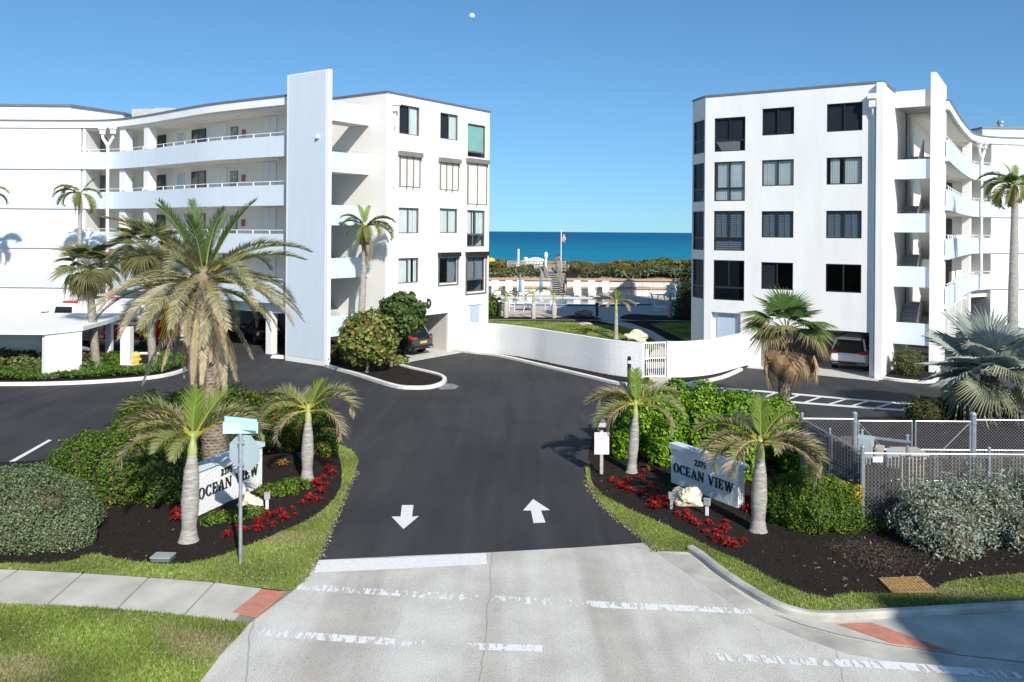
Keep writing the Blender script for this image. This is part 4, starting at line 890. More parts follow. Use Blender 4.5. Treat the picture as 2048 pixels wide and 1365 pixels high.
def fan(name, R, pet, n, green, tip, browning=.2, droop=.35, spread=2.2, seed=0, fused=.5, fold=.08, petc=(.25, .25, .09), hang=0.0, cone=.25, m=None, jag=.15, bend=0.3):
    """One fan-shaped frond: petiole along +X, then folded segments radiating from its end."""
    rr = random.Random(seed); mb = MB(); a = 0.0; x = z = 0.0; pts = []
    for i in range(6):
        pts.append(Vector((x, 0, z))); a -= bend / 6; x += math.cos(a) * pet / 5; z += math.sin(a) * pet / 5
    mb.tube(pts, [.03, .024, .02, .017, .015, .013], 4, col=petc)
    H = pts[-1]; T = (pts[-1] - pts[-2]).normalized(); S = Vector((0, 1, 0)); U = S.cross(T) * -1
    if U.z < 0: U = -U
    vs, fs, cs = [], [], []
    for i in range(n):
        an = spread * (2 * (i + .5) / n - 1); da = spread / n
        def pt(r, ang, up=0.0):
            d = T * math.cos(ang) + S * math.sin(ang); q = H + d * r + U * (up + cone * r * (1 - math.cos(ang)) * .0)
            q = q + U * (cone * abs(math.sin(ang)) * r) ; k = r / R
            return q + Vector((0, 0, -droop * R * k ** 2.2))
        r1 = R * fused * rr.uniform(.9, 1.1); r2 = R * (1 - jag * (an / spread) ** 2) * rr.uniform(.88, 1.05)
        l, rgt, md = pt(r1, an - da), pt(r1, an + da), pt(r1, an, fold * R * .5)
        tp = pt(r2, an + rr.uniform(-.04, .04)) + Vector((rr.uniform(-.04, .04) * R, rr.uniform(-.04, .04) * R, -hang * R * rr.uniform(.3, 1)))
        q = min(1, max(0, browning + rr.uniform(-.2, .25))); b = rr.uniform(.8, 1.2)
        c0 = tuple(c * b for c in mixc(green, tip, max(0, q - .45))); c1 = tuple(c * b for c in mixc(green, tip, max(0, q - .15))); c2 = tuple(c * b for c in mixc(green, tip, min(1, q * 2)))
        o = len(vs); vs += [H, l, md, rgt, tp]; cs += [c0, c1, c1, c1, c2]
        fs += [(o, o + 1, o + 2), (o, o + 2, o + 3), (o + 1, o + 4, o + 2), (o + 2, o + 4, o + 3)]
    k = len(mb.v); mb.v += [tuple(v) for v in vs]; mb.f += [tuple(i + k for i in f) for f in fs]; mb.m += [0] * len(fs); mb.c += cs
    return mb.mesh(name, m or M_FROND, col=True)
def put_frond(me, par, z, yaw, elev, s=1.0, roll=0.0, x=0.0, y=0.0, r=0.05):
    M = Matrix.Rotation(yaw, 4, 'Z') @ Matrix.Rotation(-elev, 4, 'Y') @ Matrix.Rotation(roll, 4, 'X')
    o = place(me, 'frond', par, (x + math.cos(yaw) * r, y + math.sin(yaw) * r, z), M.to_euler(), s); return o
def trunk_mesh(name, prof, m, lean=(0, 0), ringd=0.05, rings=0.04, n=14, curve=0.0):
    """Lathe trunk: prof = [(z, r)], with ring scars and a lean at the top."""
    z1 = prof[-1][0]; zs = []; z = 0.0
    while z < z1: zs += [z, z + ringd * .55]; z += ringd
    zs.append(z1); vs = []; fs = []
    for j, z in enumerate(zs):
        r = float(np.interp(z, [p[0] for p in prof], [p[1] for p in prof])) * (1 + (rings if j % 2 == 0 else -rings * .4)); t = (z / z1)
        cx, cy = lean[0] * t + curve * math.sin(PI * t), lean[1] * t
        for k in range(n): a = 2 * PI * k / n; vs.append((cx + r * math.cos(a), cy + r * math.sin(a), z - (.03 if j == 0 else 0)))
    for j in range(len(zs) - 1):
        for k in range(n): fs.append((j * n + k, j * n + (k + 1) % n, (j + 1) * n + (k + 1) % n, (j + 1) * n + k))
    fs.append(tuple(range((len(zs) - 1) * n, len(zs) * n))); mb = MB(); mb.add(vs, fs); return mb.mesh(name, m, smooth=True)
GRN = (0.10, 0.165, 0.025); YGRN = (0.22, 0.29, 0.04); DGRN = (0.06, 0.11, 0.03); TAN = (0.42, 0.30, 0.20); PINKTAN = (0.40, 0.29, 0.22); DEAD = (0.36, 0.27, 0.18)
def feather_palm(name, label, base, prof, shaft, fr, group=None, tm=None, lean=(0, 0), sm=None, ringd=.07, rz=0.0, curve=0.0):
    """fr = [(mesh, yaw, elev, scale)]; shaft = (height, r0, r1) of the green crownshaft."""
    t = thing(name, label, 'palm tree', (base[0], base[1], 0.03 + (base[2] if len(base) > 2 else 0)), group, local=True, rz=rz)
    place(trunk_mesh('trunk', prof, tm or M_TRUNKG, lean, ringd, curve=curve), 'trunk', t)
    z = prof[-1][0]
    if shaft:
        me = trunk_mesh('crownshaft', [(0, shaft[1]), (shaft[0] * .3, shaft[1] * 1.08), (shaft[0], shaft[2])], sm or M_SHAFT, (0, 0), .2, .01, 12)
        place(me, 'crownshaft', t, (lean[0], lean[1], z - .01)); z += shaft[0]
    for (me, yaw, el, s) in fr: put_frond(me, t, z - random.uniform(.02, .14) * (1 if shaft else 2), yaw, el, s, random.uniform(-.25, .25), lean[0], lean[1], .05)
    return t
# --- the four bottle palms at the entrance
EP = [pinnate('frond', 1.35, 46, .42, 1.5 + .2 * k, [(.105, .165, .022), (.14, .20, .028), (.095, .14, .025)][k % 3], (.48, .36, .27), .34 + .07 * k, 20 + k, hang=.35, wid=.028, vee=.55, rach=(.40, .36, .05)) for k in range(4)]
EU = [pinnate('frond', 1.0, 44, .38, .55 + .3 * k, (.135, .20, .03), (.22, .26, .06), .12, 30 + k, hang=.1, wid=.024, vee=.3, fwd=.9, rach=(.3, .36, .06)) for k in range(2)]
ED = [pinnate('frond', 1.35, 44, .40, 1.9, (.16, .17, .05), (.44, .33, .24), .75, 40 + k, hang=.6, wid=.02, vee=.3, rach=(.45, .38, .07)) for k in range(2)]
def R_(d): return math.radians(d)
# yaw measured from +X (picture right) towards +Y (away)
def entry(label, base, h, rb, crown, lean, rz=0, big=1.0, ush=1.0):
    rb *= .9; prof = [(0, rb * 1.3), (.06, rb * 1.05), (.3, rb * .82), (h * .45, rb * 1.0), (h * .75, rb * .86), (h, rb * .5)]
    fr = []
    for (k, d, e, s, ty) in crown: fr.append(((EP if ty == 'a' else EU if ty == 'u' else ED)[k], R_(d), R_(e), s * big * (ush if ty == 'u' else 1)))
    t = feather_palm('palm_tree', label, base, prof, (.42, rb * .52, rb * .3), fr, 'bottle palms at the entrance', lean=lean, rz=rz)
    return t
cA = [(0, 180, 55, 1.15, 'a'), (1, 205, 25, 1.15, 'd'), (2, 165, 48, 1.1, 'a'), (0, 195, 42, 1.0, 'a'), (2, 8, 42, 1.15, 'a'), (0, 45, 62, .98, 'u'), (1, 110, 76, .9, 'u'), (3, 140, 45, 1.0, 'a'), (1, 265, 8, .55, 'a'), (0, 245, 25, .7, 'a'), (2, 80, 45, .9, 'a'), (1, 25, 55, 1.0, 'a'), (3, 210, 52, .9, 'a')]
entry('bottle palm in front of the left sign, nearest the stop sign pole', G(377, 1086), 1.95, .215, cA, (.05, .05), big=1.15, ush=1.12)
cB = [(0, 165, 45, .95, 'a'), (1, 200, 20, .95, 'a'), (2, 215, -20, 1.0, 'd') if 0 else (1, 215, -5, .95, 'd'), (3, 350, 42, 1.1, 'a'), (0, 335, 15, 1.1, 'd'), (0, 60, 66, .9, 'u'), (1, 30, 60, .8, 'u'), (2, 120, 42, 1.0, 'a'), (3, 180, 38, 1.0, 'a'), (0, 20, 46, 1.0, 'a')]
entry('slim bottle palm beside the red-flowered hedge, behind the left sign', G(614, 962), 1.62, .19, cB, (.02, 0), big=1.08)
cC = [(0, 178, 35, 1.05, 'a'), (1, 200, 8, 1.0, 'a'), (1, 205, -5, .95, 'd'), (2, 0, 46, 1.0, 'a'), (0, 338, 5, 1.05, 'd'), (0, 80, 74, .95, 'u'), (1, 40, 60, .9, 'u'), (3, 130, 36, 1.0, 'a'), (2, 60, 40, .9, 'a'), (3, 190, 45, .95, 'a'), (0, 345, 20, 1.0, 'a'), (2, 160, 52, .85, 'a')]
entry('bottle palm behind the pink tow-away sign, at the hedge end', G(1263, 948), 1.62, .17, cC, (.1, 0), big=1.08)
cD = [(0, 172, 42, 1.1, 'a'), (2, 200, 20, 1.05, 'a'), (1, 222, 12, 1.0, 'd'), (3, 350, 30, 1.1, 'a'), (0, 335, 8, 1.15, 'd'), (0, 75, 70, 1.0, 'u'), (1, 30, 55, 1.0, 'u'), (3, 120, 38, 1.1, 'a'), (1, 285, 35, .6, 'a'), (2, 20, 50, 1.0, 'a'), (0, 345, 10, 1.05, 'd'), (1, 185, 30, 1.05, 'a'), (2, 335, 25, 1.1, 'a'), (3, 0, 15, 1.05, 'a')]
entry('swollen grey bottle palm beside the right end of the right sign', G(1516, 1066), 1.72, .205, cD, (.04, 0), big=1.1)
# --- big date palm with a skirt of dead fronds
dp = thing('palm_tree', 'tall date palm with a huge crown and long hanging dead fronds, behind the left sign', 'palm tree', G(432, 925, .04), local=True)
DH = 5.15; DLX = -.42
place(trunk_mesh('trunk', [(0, .42), (.4, .37), (2.2, .34), (3.6, .33), (DH, .42)], M_TRUNKB if 0 else mat('date_palm_trunk', (.24, .20, .155), .95, var=.4, scale=7, bump=.6, bscale=22), (DLX, 0), .075, .06, 18), 'trunk', dp)
mb = MB(); rr = random.Random(5)
for j in range(52):
    z = .25 + j * .092
    for k in range(13):
        a = 2 * PI * (k + .5 * (j % 2)) / 13 + rr.uniform(-.05, .05); r = float(np.interp(z, [0, .4, 2.2, 3.6, DH], [.42, .37, .34, .33, .42])); cx = DLX * z / DH
        u = Vector((math.cos(a), math.sin(a), 0)); s = Vector((-u.y, u.x, 0)); c = Vector((cx, 0, z)) + u * (r - .01); o = u * rr.uniform(.035, .065)
        mb.add([c - s * .075, c + s * .075, c + o + s * .05 + Vector((0, 0, .06)), c + o - s * .05 + Vector((0, 0, .06)), c + Vector((0, 0, -.05))], [(0, 1, 2, 3), (0, 4, 1)])
o = mb.build('trunk_boots', mat('date_palm_boots', (.33, .27, .21), .95, var=.35, scale=5, bump=.4, bscale=30), dp); o['kind'] = 'stuff'
mb = MB(); mb.ball((DLX, 0, DH + .1), (.42, .42, .62), 12, 8, .1); mb.build('crown_heart', M_TRUNKB, dp)
DG = (.125, .17, .055); DT = (.50, .42, .27)
dA = [pinnate('frond', 3.1, 74, .46, .9 + .25 * k, DG, DT, .24 + .06 * k, 50 + k, hang=.12, wid=.032, vee=.5, fwd=.75, rach=(.36, .34, .1)) for k in range(4)]
dB = [pinnate('frond', 3.1, 74, .44, 1.0 + .15 * k, (.135, .165, .06), DT, .54 + .07 * k, 60 + k, hang=.35, wid=.03, vee=.35, fwd=.8, rach=(.40, .35, .08)) for k in range(4)]
dU = [pinnate('frond', 2.5, 66, .42, .35 + .2 * k, (.10, .155, .055), (.2, .24, .09), .1, 70 + k, hang=.05, wid=.032, vee=.55, fwd=.8, rach=(.33, .35, .1)) for k in range(3)]
dD = [pinnate('frond', 2.3 + .25 * k, 70, .34, .45, (.40, .32, .22), (.46, .37, .26), .6, 80 + k, hang=.9, wid=.032, vee=-.1, fwd=1.2, rach=(.42, .36, .14), m=M_DRY) for k in range(3)]
rr = random.Random(9)
def dfr(me, yaw, el, s=1.0, z=DH + .35): put_frond(me, dp, z, R_(yaw), R_(el), s, rr.uniform(-.3, .3), DLX, 0, .16)
for i in range(9): dfr(dU[i % 3], i * 40 + rr.uniform(-12, 12), rr.uniform(58, 82), rr.uniform(.85, 1.05), DH + .55)
for i in range(13): dfr(dA[i % 4], i * 27.7 + rr.uniform(-8, 8), rr.uniform(28, 52), rr.uniform(.9, 1.05), DH + .45)
for i in range(22): dfr(dB[i % 4], i * 16.4 + rr.uniform(-6, 6), rr.uniform(0, 22), rr.uniform(.9, 1.08), DH + .25)
for i in range(13): dfr(dB[i % 4], i * 27.7 + rr.uniform(-9, 9), rr.uniform(-20, 0), rr.uniform(.72, .88), DH + .05)
for i in range(25): dfr(dD[i % 3], i * 14.4 + rr.uniform(-8, 8), rr.uniform(-84, -46), rr.uniform(.85, 1.15), DH - .1)
for i in range(9): dfr(dD[i % 3], 200 + i * 18 + rr.uniform(-8, 8), rr.uniform(-86, -70), rr.uniform(.9, 1.12), DH - .1)
# --- cabbage palms in the island
SB = [fan('frond', 1.0, .9, 30, (.085, .12, .035), (.36, .29, .15), .22 + .1 * k, .45, 1.9, 90 + k, .45, .07, hang=.25, cone=.55, bend=.6) for k in range(3)]
SDd = [fan('frond', .9, .8, 26, (.27, .20, .12), (.33, .25, .16), .6, .5, 1.5, 95 + k, .4, .07, hang=.5, cone=.7, bend=.5, petc=(.25, .2, .11), m=M_DRY) for k in range(2)]
def sabal(label, base, h, lean, seed, n=38, s=1.0):
    t = thing('palm_tree', label, 'palm tree', (base[0], base[1], .05), 'cabbage palms in the left island', local=True); rr = random.Random(seed)
    place(trunk_mesh('trunk', [(0, .24), (.3, .2), (h * .62, .19), (h * .63, .17), (h, .16)], mat('grey_brown_trunk', (.27, .24, .20), .95, var=.35, scale=5, bump=.6, bscale=20), lean, .09, .05), 'trunk', t)
    for i in range(n):
        e = 80 - 125 * (i / n) + rr.uniform(-10, 10); put_frond(SB[i % 3], t, h + .1 - i * .008, i * 2.4 + rr.uniform(-.2, .2), R_(e), s * rr.uniform(.85, 1.1), rr.uniform(-.4, .4), lean[0], lean[1], .08)
    for i in range(6): put_frond(SDd[i % 2], t, h - .2 - rr.uniform(0, .45), i * 2.4, R_(rr.uniform(-80, -45)), s * rr.uniform(.7, .95), 0, lean[0], lean[1], .12)
    return t
sabal('cabbage palm left of the white column, with a shaggy rounded crown', G(193, 737), 5.0, (-.45, 0), 1, n=34, s=.88)
sabal('taller cabbage palm behind the date palm, beside the yellow hydrant', G(306, 734), 6.0, (-.4, 0), 2, s=.95)
# --- royal-type palms against the buildings
RP = [pinnate('frond', 2.05, 66, .58, 1.55 + .25 * k, (.105, .165, .028), (.40, .30, .18), .12 + .12 * k, 100 + k, hang=.55, wid=.05, vee=.4, rach=(.30, .34, .08)) for k in range(3)]
RD = [pinnate('frond', 1.9, 46, .36, .7, (.33, .25, .17), (.36, .27, .19), .8, 105 + k, hang=.8, wid=.03, vee=-.1, fwd=1.1, rach=(.36, .29, .14), m=M_DRY) for k in range(2)]
RU = [pinnate('frond', 1.7, 46, .44, .5, (.17, .25, .035), (.2, .25, .05), .05, 107, hang=.2, wid=.035, vee=.4, fwd=.8, rach=(.33, .37, .1))]
def royal(label, base, h, lean, fr, r=.17, s=1.0, shaft=.9, curve=0.0, group='tall palms beside the buildings'):
    prof = [(0, r * 1.6), (.4, r * 1.2), (h * .4, r * 1.1), (h, r * .72)]
    F = [((RP if ty == 'a' else RU if ty == 'u' else RD)[k], R_(d), R_(e), q * s) for k, d, e, q, ty in fr]
    return feather_palm('palm_tree', label, base, prof, (shaft, r * .78, r * .4), F, group, lean=lean, ringd=.14, curve=curve)
b = V(166, 690, 53); royal('palm casting its shadow on the white banded wall at far left', (b.x, b.y), 8.35, (-.25, 0), [(0, 195, 25, .85, 'a'), (1, 230, -5, .8, 'a'), (0, 20, 58, .9, 'u'), (2, 340, -15, .9, 'a'), (1, 280, -10, .7, 'a'), (0, 150, 35, .9, 'a'), (0, 250, -60, .8, 'd'), (1, 310, -70, .7, 'd'), (0, 180, 5, .85, 'a'), (1, 205, 40, .85, 'a'), (0, 350, 20, .85, 'a')], .15, .95, .95, curve=-.1)
b = V(-36, 690, 53); royal('palm at the left edge with only a few fronds in view', (b.x, b.y), 8.3, (0, 0), [(k % 3, k * 42, 35 - (k % 3) * 22, .8, 'a') for k in range(9)], .15, 1.0, .9)
b = V(714, 715, 43.2); royal('palm with dead hanging fronds in front of the left stair wall', (b.x, b.y), 6.3, (.35, 0), [(0, 10, 42, .95, 'a'), (1, 350, 12, 1.0, 'a'), (0, 80, 75, .8, 'u'), (0, 130, 70, .85, 'u'), (0, 180, 55, .8, 'a'), (1, 200, 10, .65, 'a'), (0, 300, -55, .95, 'd'), (1, 330, -70, 1.25, 'd'), (0, 345, -62, 1.1, 'd'), (1, 250, -40, .7, 'a'), (2, 290, 0, .75, 'a'), (0, 190, 35, .75, 'a'), (1, 0, 25, .95, 'a'), (0, 230, 45, .7, 'a'), (1, 320, 20, .85, 'a'), (1, 225, -70, .8, 'd'), (0, 320, -80, 1.2, 'd')], .17, .85, 1.0, curve=.06)
b = V(2024, 720, 46.5); royal('tall smooth-trunked palm in front of the right curved walkways', (b.x, b.y), 9.1, (.1, 0), [(0, 175, 28, .95, 'a'), (1, 200, -5, 1.0, 'a'), (0, 110, 70, .8, 'u'), (0, 60, 62, .8, 'u'), (0, 30, 35, .9, 'a'), (1, 350, 5, 1.0, 'a'), (2, 225, -15, .85, 'a'), (1, 310, 0, .9, 'a'), (0, 150, 42, .95, 'a'), (2, 270, -10, .8, 'a'), (1, 185, -25, .9, 'a'), (0, 195, 15, .95, 'a'), (1, 340, 35, .95, 'a'), (0, 250, 35, .8, 'a'), (2, 160, 8, .95, 'a'), (1, 20, 10, .9, 'a'), (0, 215, 40, .9, 'a')], .23, 1.0, .8)
# --- fan palms on the right
WA_ = [fan('frond', 1.0, .75, 34, (.07, .14, .03), (.42, .30, .18), .06 + .2 * k, .25, 1.75, 110 + k, .55, .06, hang=.1 + .2 * k, cone=.15, bend=.2) for k in range(3)]
WD_ = [fan('frond', .95, .7, 30, (.38, .25, .14), (.48, .35, .21), .55, .3, 1.2, 115 + k, .55, .08, hang=.5, cone=.3, bend=.35, petc=(.28, .19, .10), m=M_DRY) for k in range(3)]
wt = thing('palm_tree', 'fan palm with green top over a tan skirt of dead fronds, before the SUV', 'palm tree', G(1566, 826, .04), local=True)
place(trunk_mesh('trunk', [(0, .3), (.4, .22), (2.3, .2), (3.1, .26)], M_TRUNKB, (.12, 0), .1, .1), 'trunk', wt); rr = random.Random(4)
for i, (d, e, k, s) in enumerate([(175, 35, 1, 1.1), (190, 12, 1, 1.05), (100, 80, 0, 1.05), (60, 66, 0, 1.1), (30, 38, 0, 1.0), (355, 20, 1, 1.1), (340, 5, 1, 1.05), (140, 60, 0, 1.0), (270, 60, 0, .9), (310, 25, 1, .95), (230, 20, 2, .9), (205, -8, 2, 1.0), (350, -15, 2, 1.05), (320, -10, 2, 1.0), (150, 25, 1, 1.0), (20, 15, 1, 1.05), (80, 35, 0, 1.0)]):
    put_frond(WA_[k], wt, 3.25, R_(d), R_(e), s, rr.uniform(-.3, .3), .12, 0, .06)
for i in range(30):
    put_frond(WD_[i % 3], wt, 3.0 - rr.uniform(0, .55), R_(i * 12 + rr.uniform(-8, 8)), R_(rr.uniform(-68, -24)), rr.uniform(.68, 1.0), rr.uniform(-.7, .7), .12, 0, .18)
for i in range(14):
    a = rr.uniform(0, 2 * PI); mb = MB()
mb = MB()
for i in range(60):
    a = rr.uniform(0, 6.28); z = rr.uniform(.5, 2.2); c = Vector((.05 + .2 * math.cos(a), .2 * math.sin(a), z)); u = Vector((math.cos(a), math.sin(a), rr.uniform(-.9, .5))) * rr.uniform(.08, .2)
    mb.tube([c, c + u], [.03, .01], 4)
o = mb.build('trunk_boots', M_BLACK if 0 else mat('dark_boots', (.06, .045, .035), .95), wt); o['kind'] = 'stuff'
SILV = (.37, .43, .40)
BF = [fan('frond', 1.25, 1.0, 40, SILV, (.42, .40, .30), .08 + .1 * k, .12, 2.35, 120 + k, .6, .10, hang=.05, cone=.2, bend=.15, petc=(.36, .40, .36), m=M_LEAF, jag=.1) for k in range(3)]
BO = [fan('frond', 1.2, 1.0, 38, (.30, .33, .24), (.46, .42, .24), .3, .3, 2.1, 125 + k, .55, .10, hang=.25, cone=.3, bend=.4, petc=(.36, .37, .28), m=M_LEAF) for k in range(2)]
bt = thing('palm_tree', 'silver-blue fan palm with broad stiff leaves behind the chain-link fence', 'palm tree', G(1978, 845, .04), local=True); rr = random.Random(14)
place(trunk_mesh('trunk', [(0, .38), (.4, .32), (1.75, .3)], M_TRUNKB, (0, 0), .1, .12), 'trunk', bt)
for i, (d, e, s, o_) in enumerate([(185, 18, 1.0, 0), (205, -2, 1.0, 0), (165, 42, 1.0, 0), (140, 62, 1.0, 0), (110, 72, 1.0, 0), (60, 70, 1.05, 0), (30, 50, 1.0, 0), (5, 30, 1.05, 0), (345, 12, 1.0, 0), (260, 58, .95, 0), (300, 50, 1.0, 0), (225, 30, .95, 0), (320, 15, 1.0, 0), (240, -8, .9, 1), (195, -25, .95, 1), (275, 15, .9, 1), (215, -38, .9, 1), (310, -20, .95, 1), (350, -15, 1.0, 1), (80, 40, 1.0, 0), (120, 30, 1.0, 0), (285, -25, .8, 1), (175, 0, 1.0, 0), (250, 35, .9, 0), (330, 40, 1.0, 0)]):
    put_frond((BO if o_ else BF)[i % (2 if o_ else 3)], bt, 1.95 + rr.uniform(-.2, .15), R_(d), R_(e), s * 1.14, rr.uniform(-.5, .5), 0, 0, .12)
# --- pool side bottle palms and the lawn palm
PPf = [pinnate('frond', 1.7, 36, .38, 2.2 + .1 * k, (.12, .17, .03), (.28, .17, .07), .2 + .2 * k, 130 + k, hang=.2, wid=.04, vee=.6, rach=(.3, .3, .06)) for k in range(3)]
def poolpalm(label, p, h, fr, r=.37, group='bottle palms by the pool'):
    r *= .58; h *= .68; prof = [(0, r * .8), (.1, r * .78), (h * .4, r), (h * .8, r * .8), (h, r * .45)]
    return feather_palm('palm_tree', label, p, prof, (.6, r * .45, r * .24), [(PPf[k], R_(d), R_(e), s * .68) for k, d, e, s in fr], group, tm=mat('pale_bottle_trunk', (.45, .43, .40), .9, var=.25, scale=3, stretch=(1, 1, 5)), ringd=.16)
poolpalm('bottle palm by the pool nearest the left building', G(1012, 636, PZ), 1.75, [(0, 175, 48, 1.0), (1, 5, 38, 1.0), (2, 340, 30, .8), (0, 90, 40, .7)])
poolpalm('middle bottle palm of the three by the pool, with a yellowish tuft', G(1067, 638, PZ), 1.75, [(0, 175, 48, .7), (2, 200, 20, .8), (0, 10, 60, 1.1), (1, 100, 50, .6)])
poolpalm('bottle palm by the pool nearest the boardwalk steps', G(1108, 637, PZ), 1.75, [(0, 172, 52, 1.15), (1, 0, 45, .95), (2, 330, 25, .8), (0, 90, 60, .6)])
poolpalm('leaning bottle palm in the shade beside the pool corner', G(1340, 636, PZ), 1.75, [(0, 200, 30, .5), (1, 300, 40, .5)])
poolpalm('shaded bottle palm standing before the dark pool hedge', G(1354, 636, PZ), 2.1, [(2, 150, 60, .5), (2, 30, 60, .5)], .34)
LPf = [pinnate('frond', 1.6, 44, .42, 1.2 + .2 * k, (.16, .20, .04), (.48, .35, .25), .5 + .1 * k, 140 + k, hang=.5, wid=.03, vee=.3, rach=(.36, .32, .1)) for k in range(3)]
LPu = pinnate('frond', 1.2, 40, .38, .5, (.12, .22, .03), (.2, .25, .05), .05, 145, hang=.1, wid=.035, vee=.4, fwd=.8)
feather_palm('palm_tree', 'slender palm with browned fronds standing alone on the pool lawn', GR(1232, 680), [(0, .19), (.15, .13), (1.75, .10)], (.65, .105, .06), [(LPf[0], R_(180), R_(42), .8), (LPf[1], R_(200), R_(20), .75), (LPf[0], R_(0), R_(45), .82), (LPf[1], R_(340), R_(20), .8), (LPf[2], R_(310), R_(15), .8), (LPf[2], R_(240), R_(25), .8), (LPf[1], R_(150), R_(40), .75), (LPu, R_(80), R_(72), .6), (LPu, R_(30), R_(66), .55), (LPf[2], R_(20), R_(0), .8), (LPf[0], R_(100), R_(40), .75)], None, ringd=.12)
# ------------------------------------------------------------------ hedges, shrubs, ground cover
GRB = [(.045, .095, .012), (.08, .15, .017), (.13, .21, .028), (.21, .26, .04)]
def on(px, py, rx, ry, rz, zc=None):
    p = G(px, py); return (p.x, p.y, rz * .6 if zc is None else zc, rx, ry, rz)
SILB = [(.11, .165, .065), (.17, .235, .115), (.26, .32, .185), (.13, .10, .06)]
bush('shrub', 'wide clipped grey-green shrub at the left edge by the sidewalk', [on(40, 1085, 1.35, 1.05, 1.12, .55), on(110, 1075, .95, .85, .95, .45), on(-60, 1080, 1.3, 1.1, 1.1, .5), on(120, 1095, .75, .55, .62, .35)], 34000, .05, SILB, [3, 4, 3, .6], lump=.06, aspect=.6, rnd=.8, shell=(.84, 1.03))
bush('shrub', 'broad mid-green shrub between the grey-green shrub and the left sign', [on(250, 995, 1.15, .9, 1.05, .6), on(330, 1000, .85, .75, .95, .55), on(180, 975, 1.0, .9, .95, .55), on(300, 960, .9, .8, 1.0, .6), on(360, 975, .55, .5, .75, .5)], 22000, .075, GRB, [2, 4, 4, 1.6], aspect=.55, lump=.12)
bush('hedge', 'dark green hedge dotted with small orange flowers behind the left sign', [on(300, 905, 1.0, .8, 1.1, .75), on(370, 905, .8, .8, 1.1, .8), on(270, 920, .8, .6, .95, .6), on(470, 890, .9, .8, 1.15, .75), on(530, 890, .8, .75, 1.0, .7)], 19000, .085, GRB + [(.42, .10, .03)], [4, 4, 2, .7, .45], cat='hedge', aspect=.55)
bush('hedge', 'hedge with red blossoms behind the slim palm, left of the driveway', [on(590, 895, .7, .7, 1.0, .65), on(640, 905, .45, .6, 1.05, .65), on(560, 900, .6, .6, .95, .6), on(655, 912, .32, .4, .9, .55)], 12000, .075, GRB + [(.5, .10, .04)], [4, 4, 1.6, .5, .5], cat='hedge', aspect=.55)
CLU = [(.105, .225, .010), (.17, .33, .014), (.25, .42, .025), (.055, .11, .01)]
bush('hedge', 'bright lime-green hedge with rounded glossy leaves behind the right sign', [on(1275, 895, .8, .9, 1.15, .8), on(1245, 915, .38, .6, 1.0, .6), on(1340, 890, .9, .9, 1.2, .85), on(1410, 895, .85, .9, 1.2, .85), on(1480, 905, .85, .9, 1.15, .8), on(1550, 920, .75, .8, 1.1, .8), on(1590, 950, .42, .5, .9, .6), on(1330, 930, .6, .6, .8, .55), on(1490, 960, .5, .55, .8, .5)], 26000, .105, CLU, [3, 4, 2.4, 1.4], cat='hedge', aspect=.72, m=M_GLOSSLEAF, lump=.1, rnd=.5)
bush('shrub', 'rounded green shrub tipped with yellow leaves, left of the fence corner post', [on(1625, 1055, .85, .7, .85, .5), on(1580, 1045, .55, .55, .7, .45), on(1680, 1060, .5, .5, .7, .4)], 17000, .06, GRB, [2, 4, 3, 1], aspect=.55)
q = G(95, 1000, 1.12); bush('plant', 'patch of dead brown twigs in the top of the grey-green shrub', [(q.x, q.y + .05, 1.12, .36, .3, .22)], 700, .05, [(.16, .11, .07), (.24, .17, .11)], [1, 1], cat='plant', core=False, aspect=.3)
YEL = [(.62, .46, .05), (.45, .40, .06)]
p = G(1680, 1045); t = bush('plant', 'yellow-leaved sprigs growing out of the rounded green shrub', [(p.x - .22, p.y - .5, 1.05, .2, .15, .13), (p.x + .1, p.y - .62, .8, .2, .14, .16), (p.x + .22, p.y - .5, .95, .14, .1, .12)], 560, .07, YEL, [3, 1], cat='plant', core=False)
BUT = [(.25, .30, .23), (.36, .40, .33), (.50, .54, .46), (.17, .19, .13)]
bush('shrub', 'silvery grey-green shrub in front of the chain-link fence', [on(1860, 1095, .65, .6, .85, .6), on(1920, 1085, .8, .7, .9, .5), on(1990, 1080, .8, .7, .9, .55), on(1835, 1082, .45, .5, .72, .5), on(1905, 1115, .6, .4, .55, .35)], 15000, .075, BUT, [4, 4, 2, 2], aspect=.42, lump=.22, rnd=1.0, shell=(.6, 1.12))
bush('shrub', 'silvery shrub at the right edge, taller and partly out of the picture', [on(2080, 1085, .8, .7, 1.05, .65), on(2150, 1080, .9, .8, 1.1, .65), on(2050, 1105, .5, .4, .6, .35)], 9000, .075, BUT, [4, 4, 2, 2], aspect=.42, lump=.22, rnd=1.0, shell=(.6, 1.12))
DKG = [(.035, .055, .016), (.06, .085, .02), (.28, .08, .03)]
bush('hedge', 'dark low hedge with reddish leaf tips under the silver-blue palm', [on(1850 + i * 50, 846 - (i % 2) * 3, .75, .55, .6, .35) for i in range(7)], 9000, .09, DKG, [4, 3, .35], cat='hedge', aspect=.55)
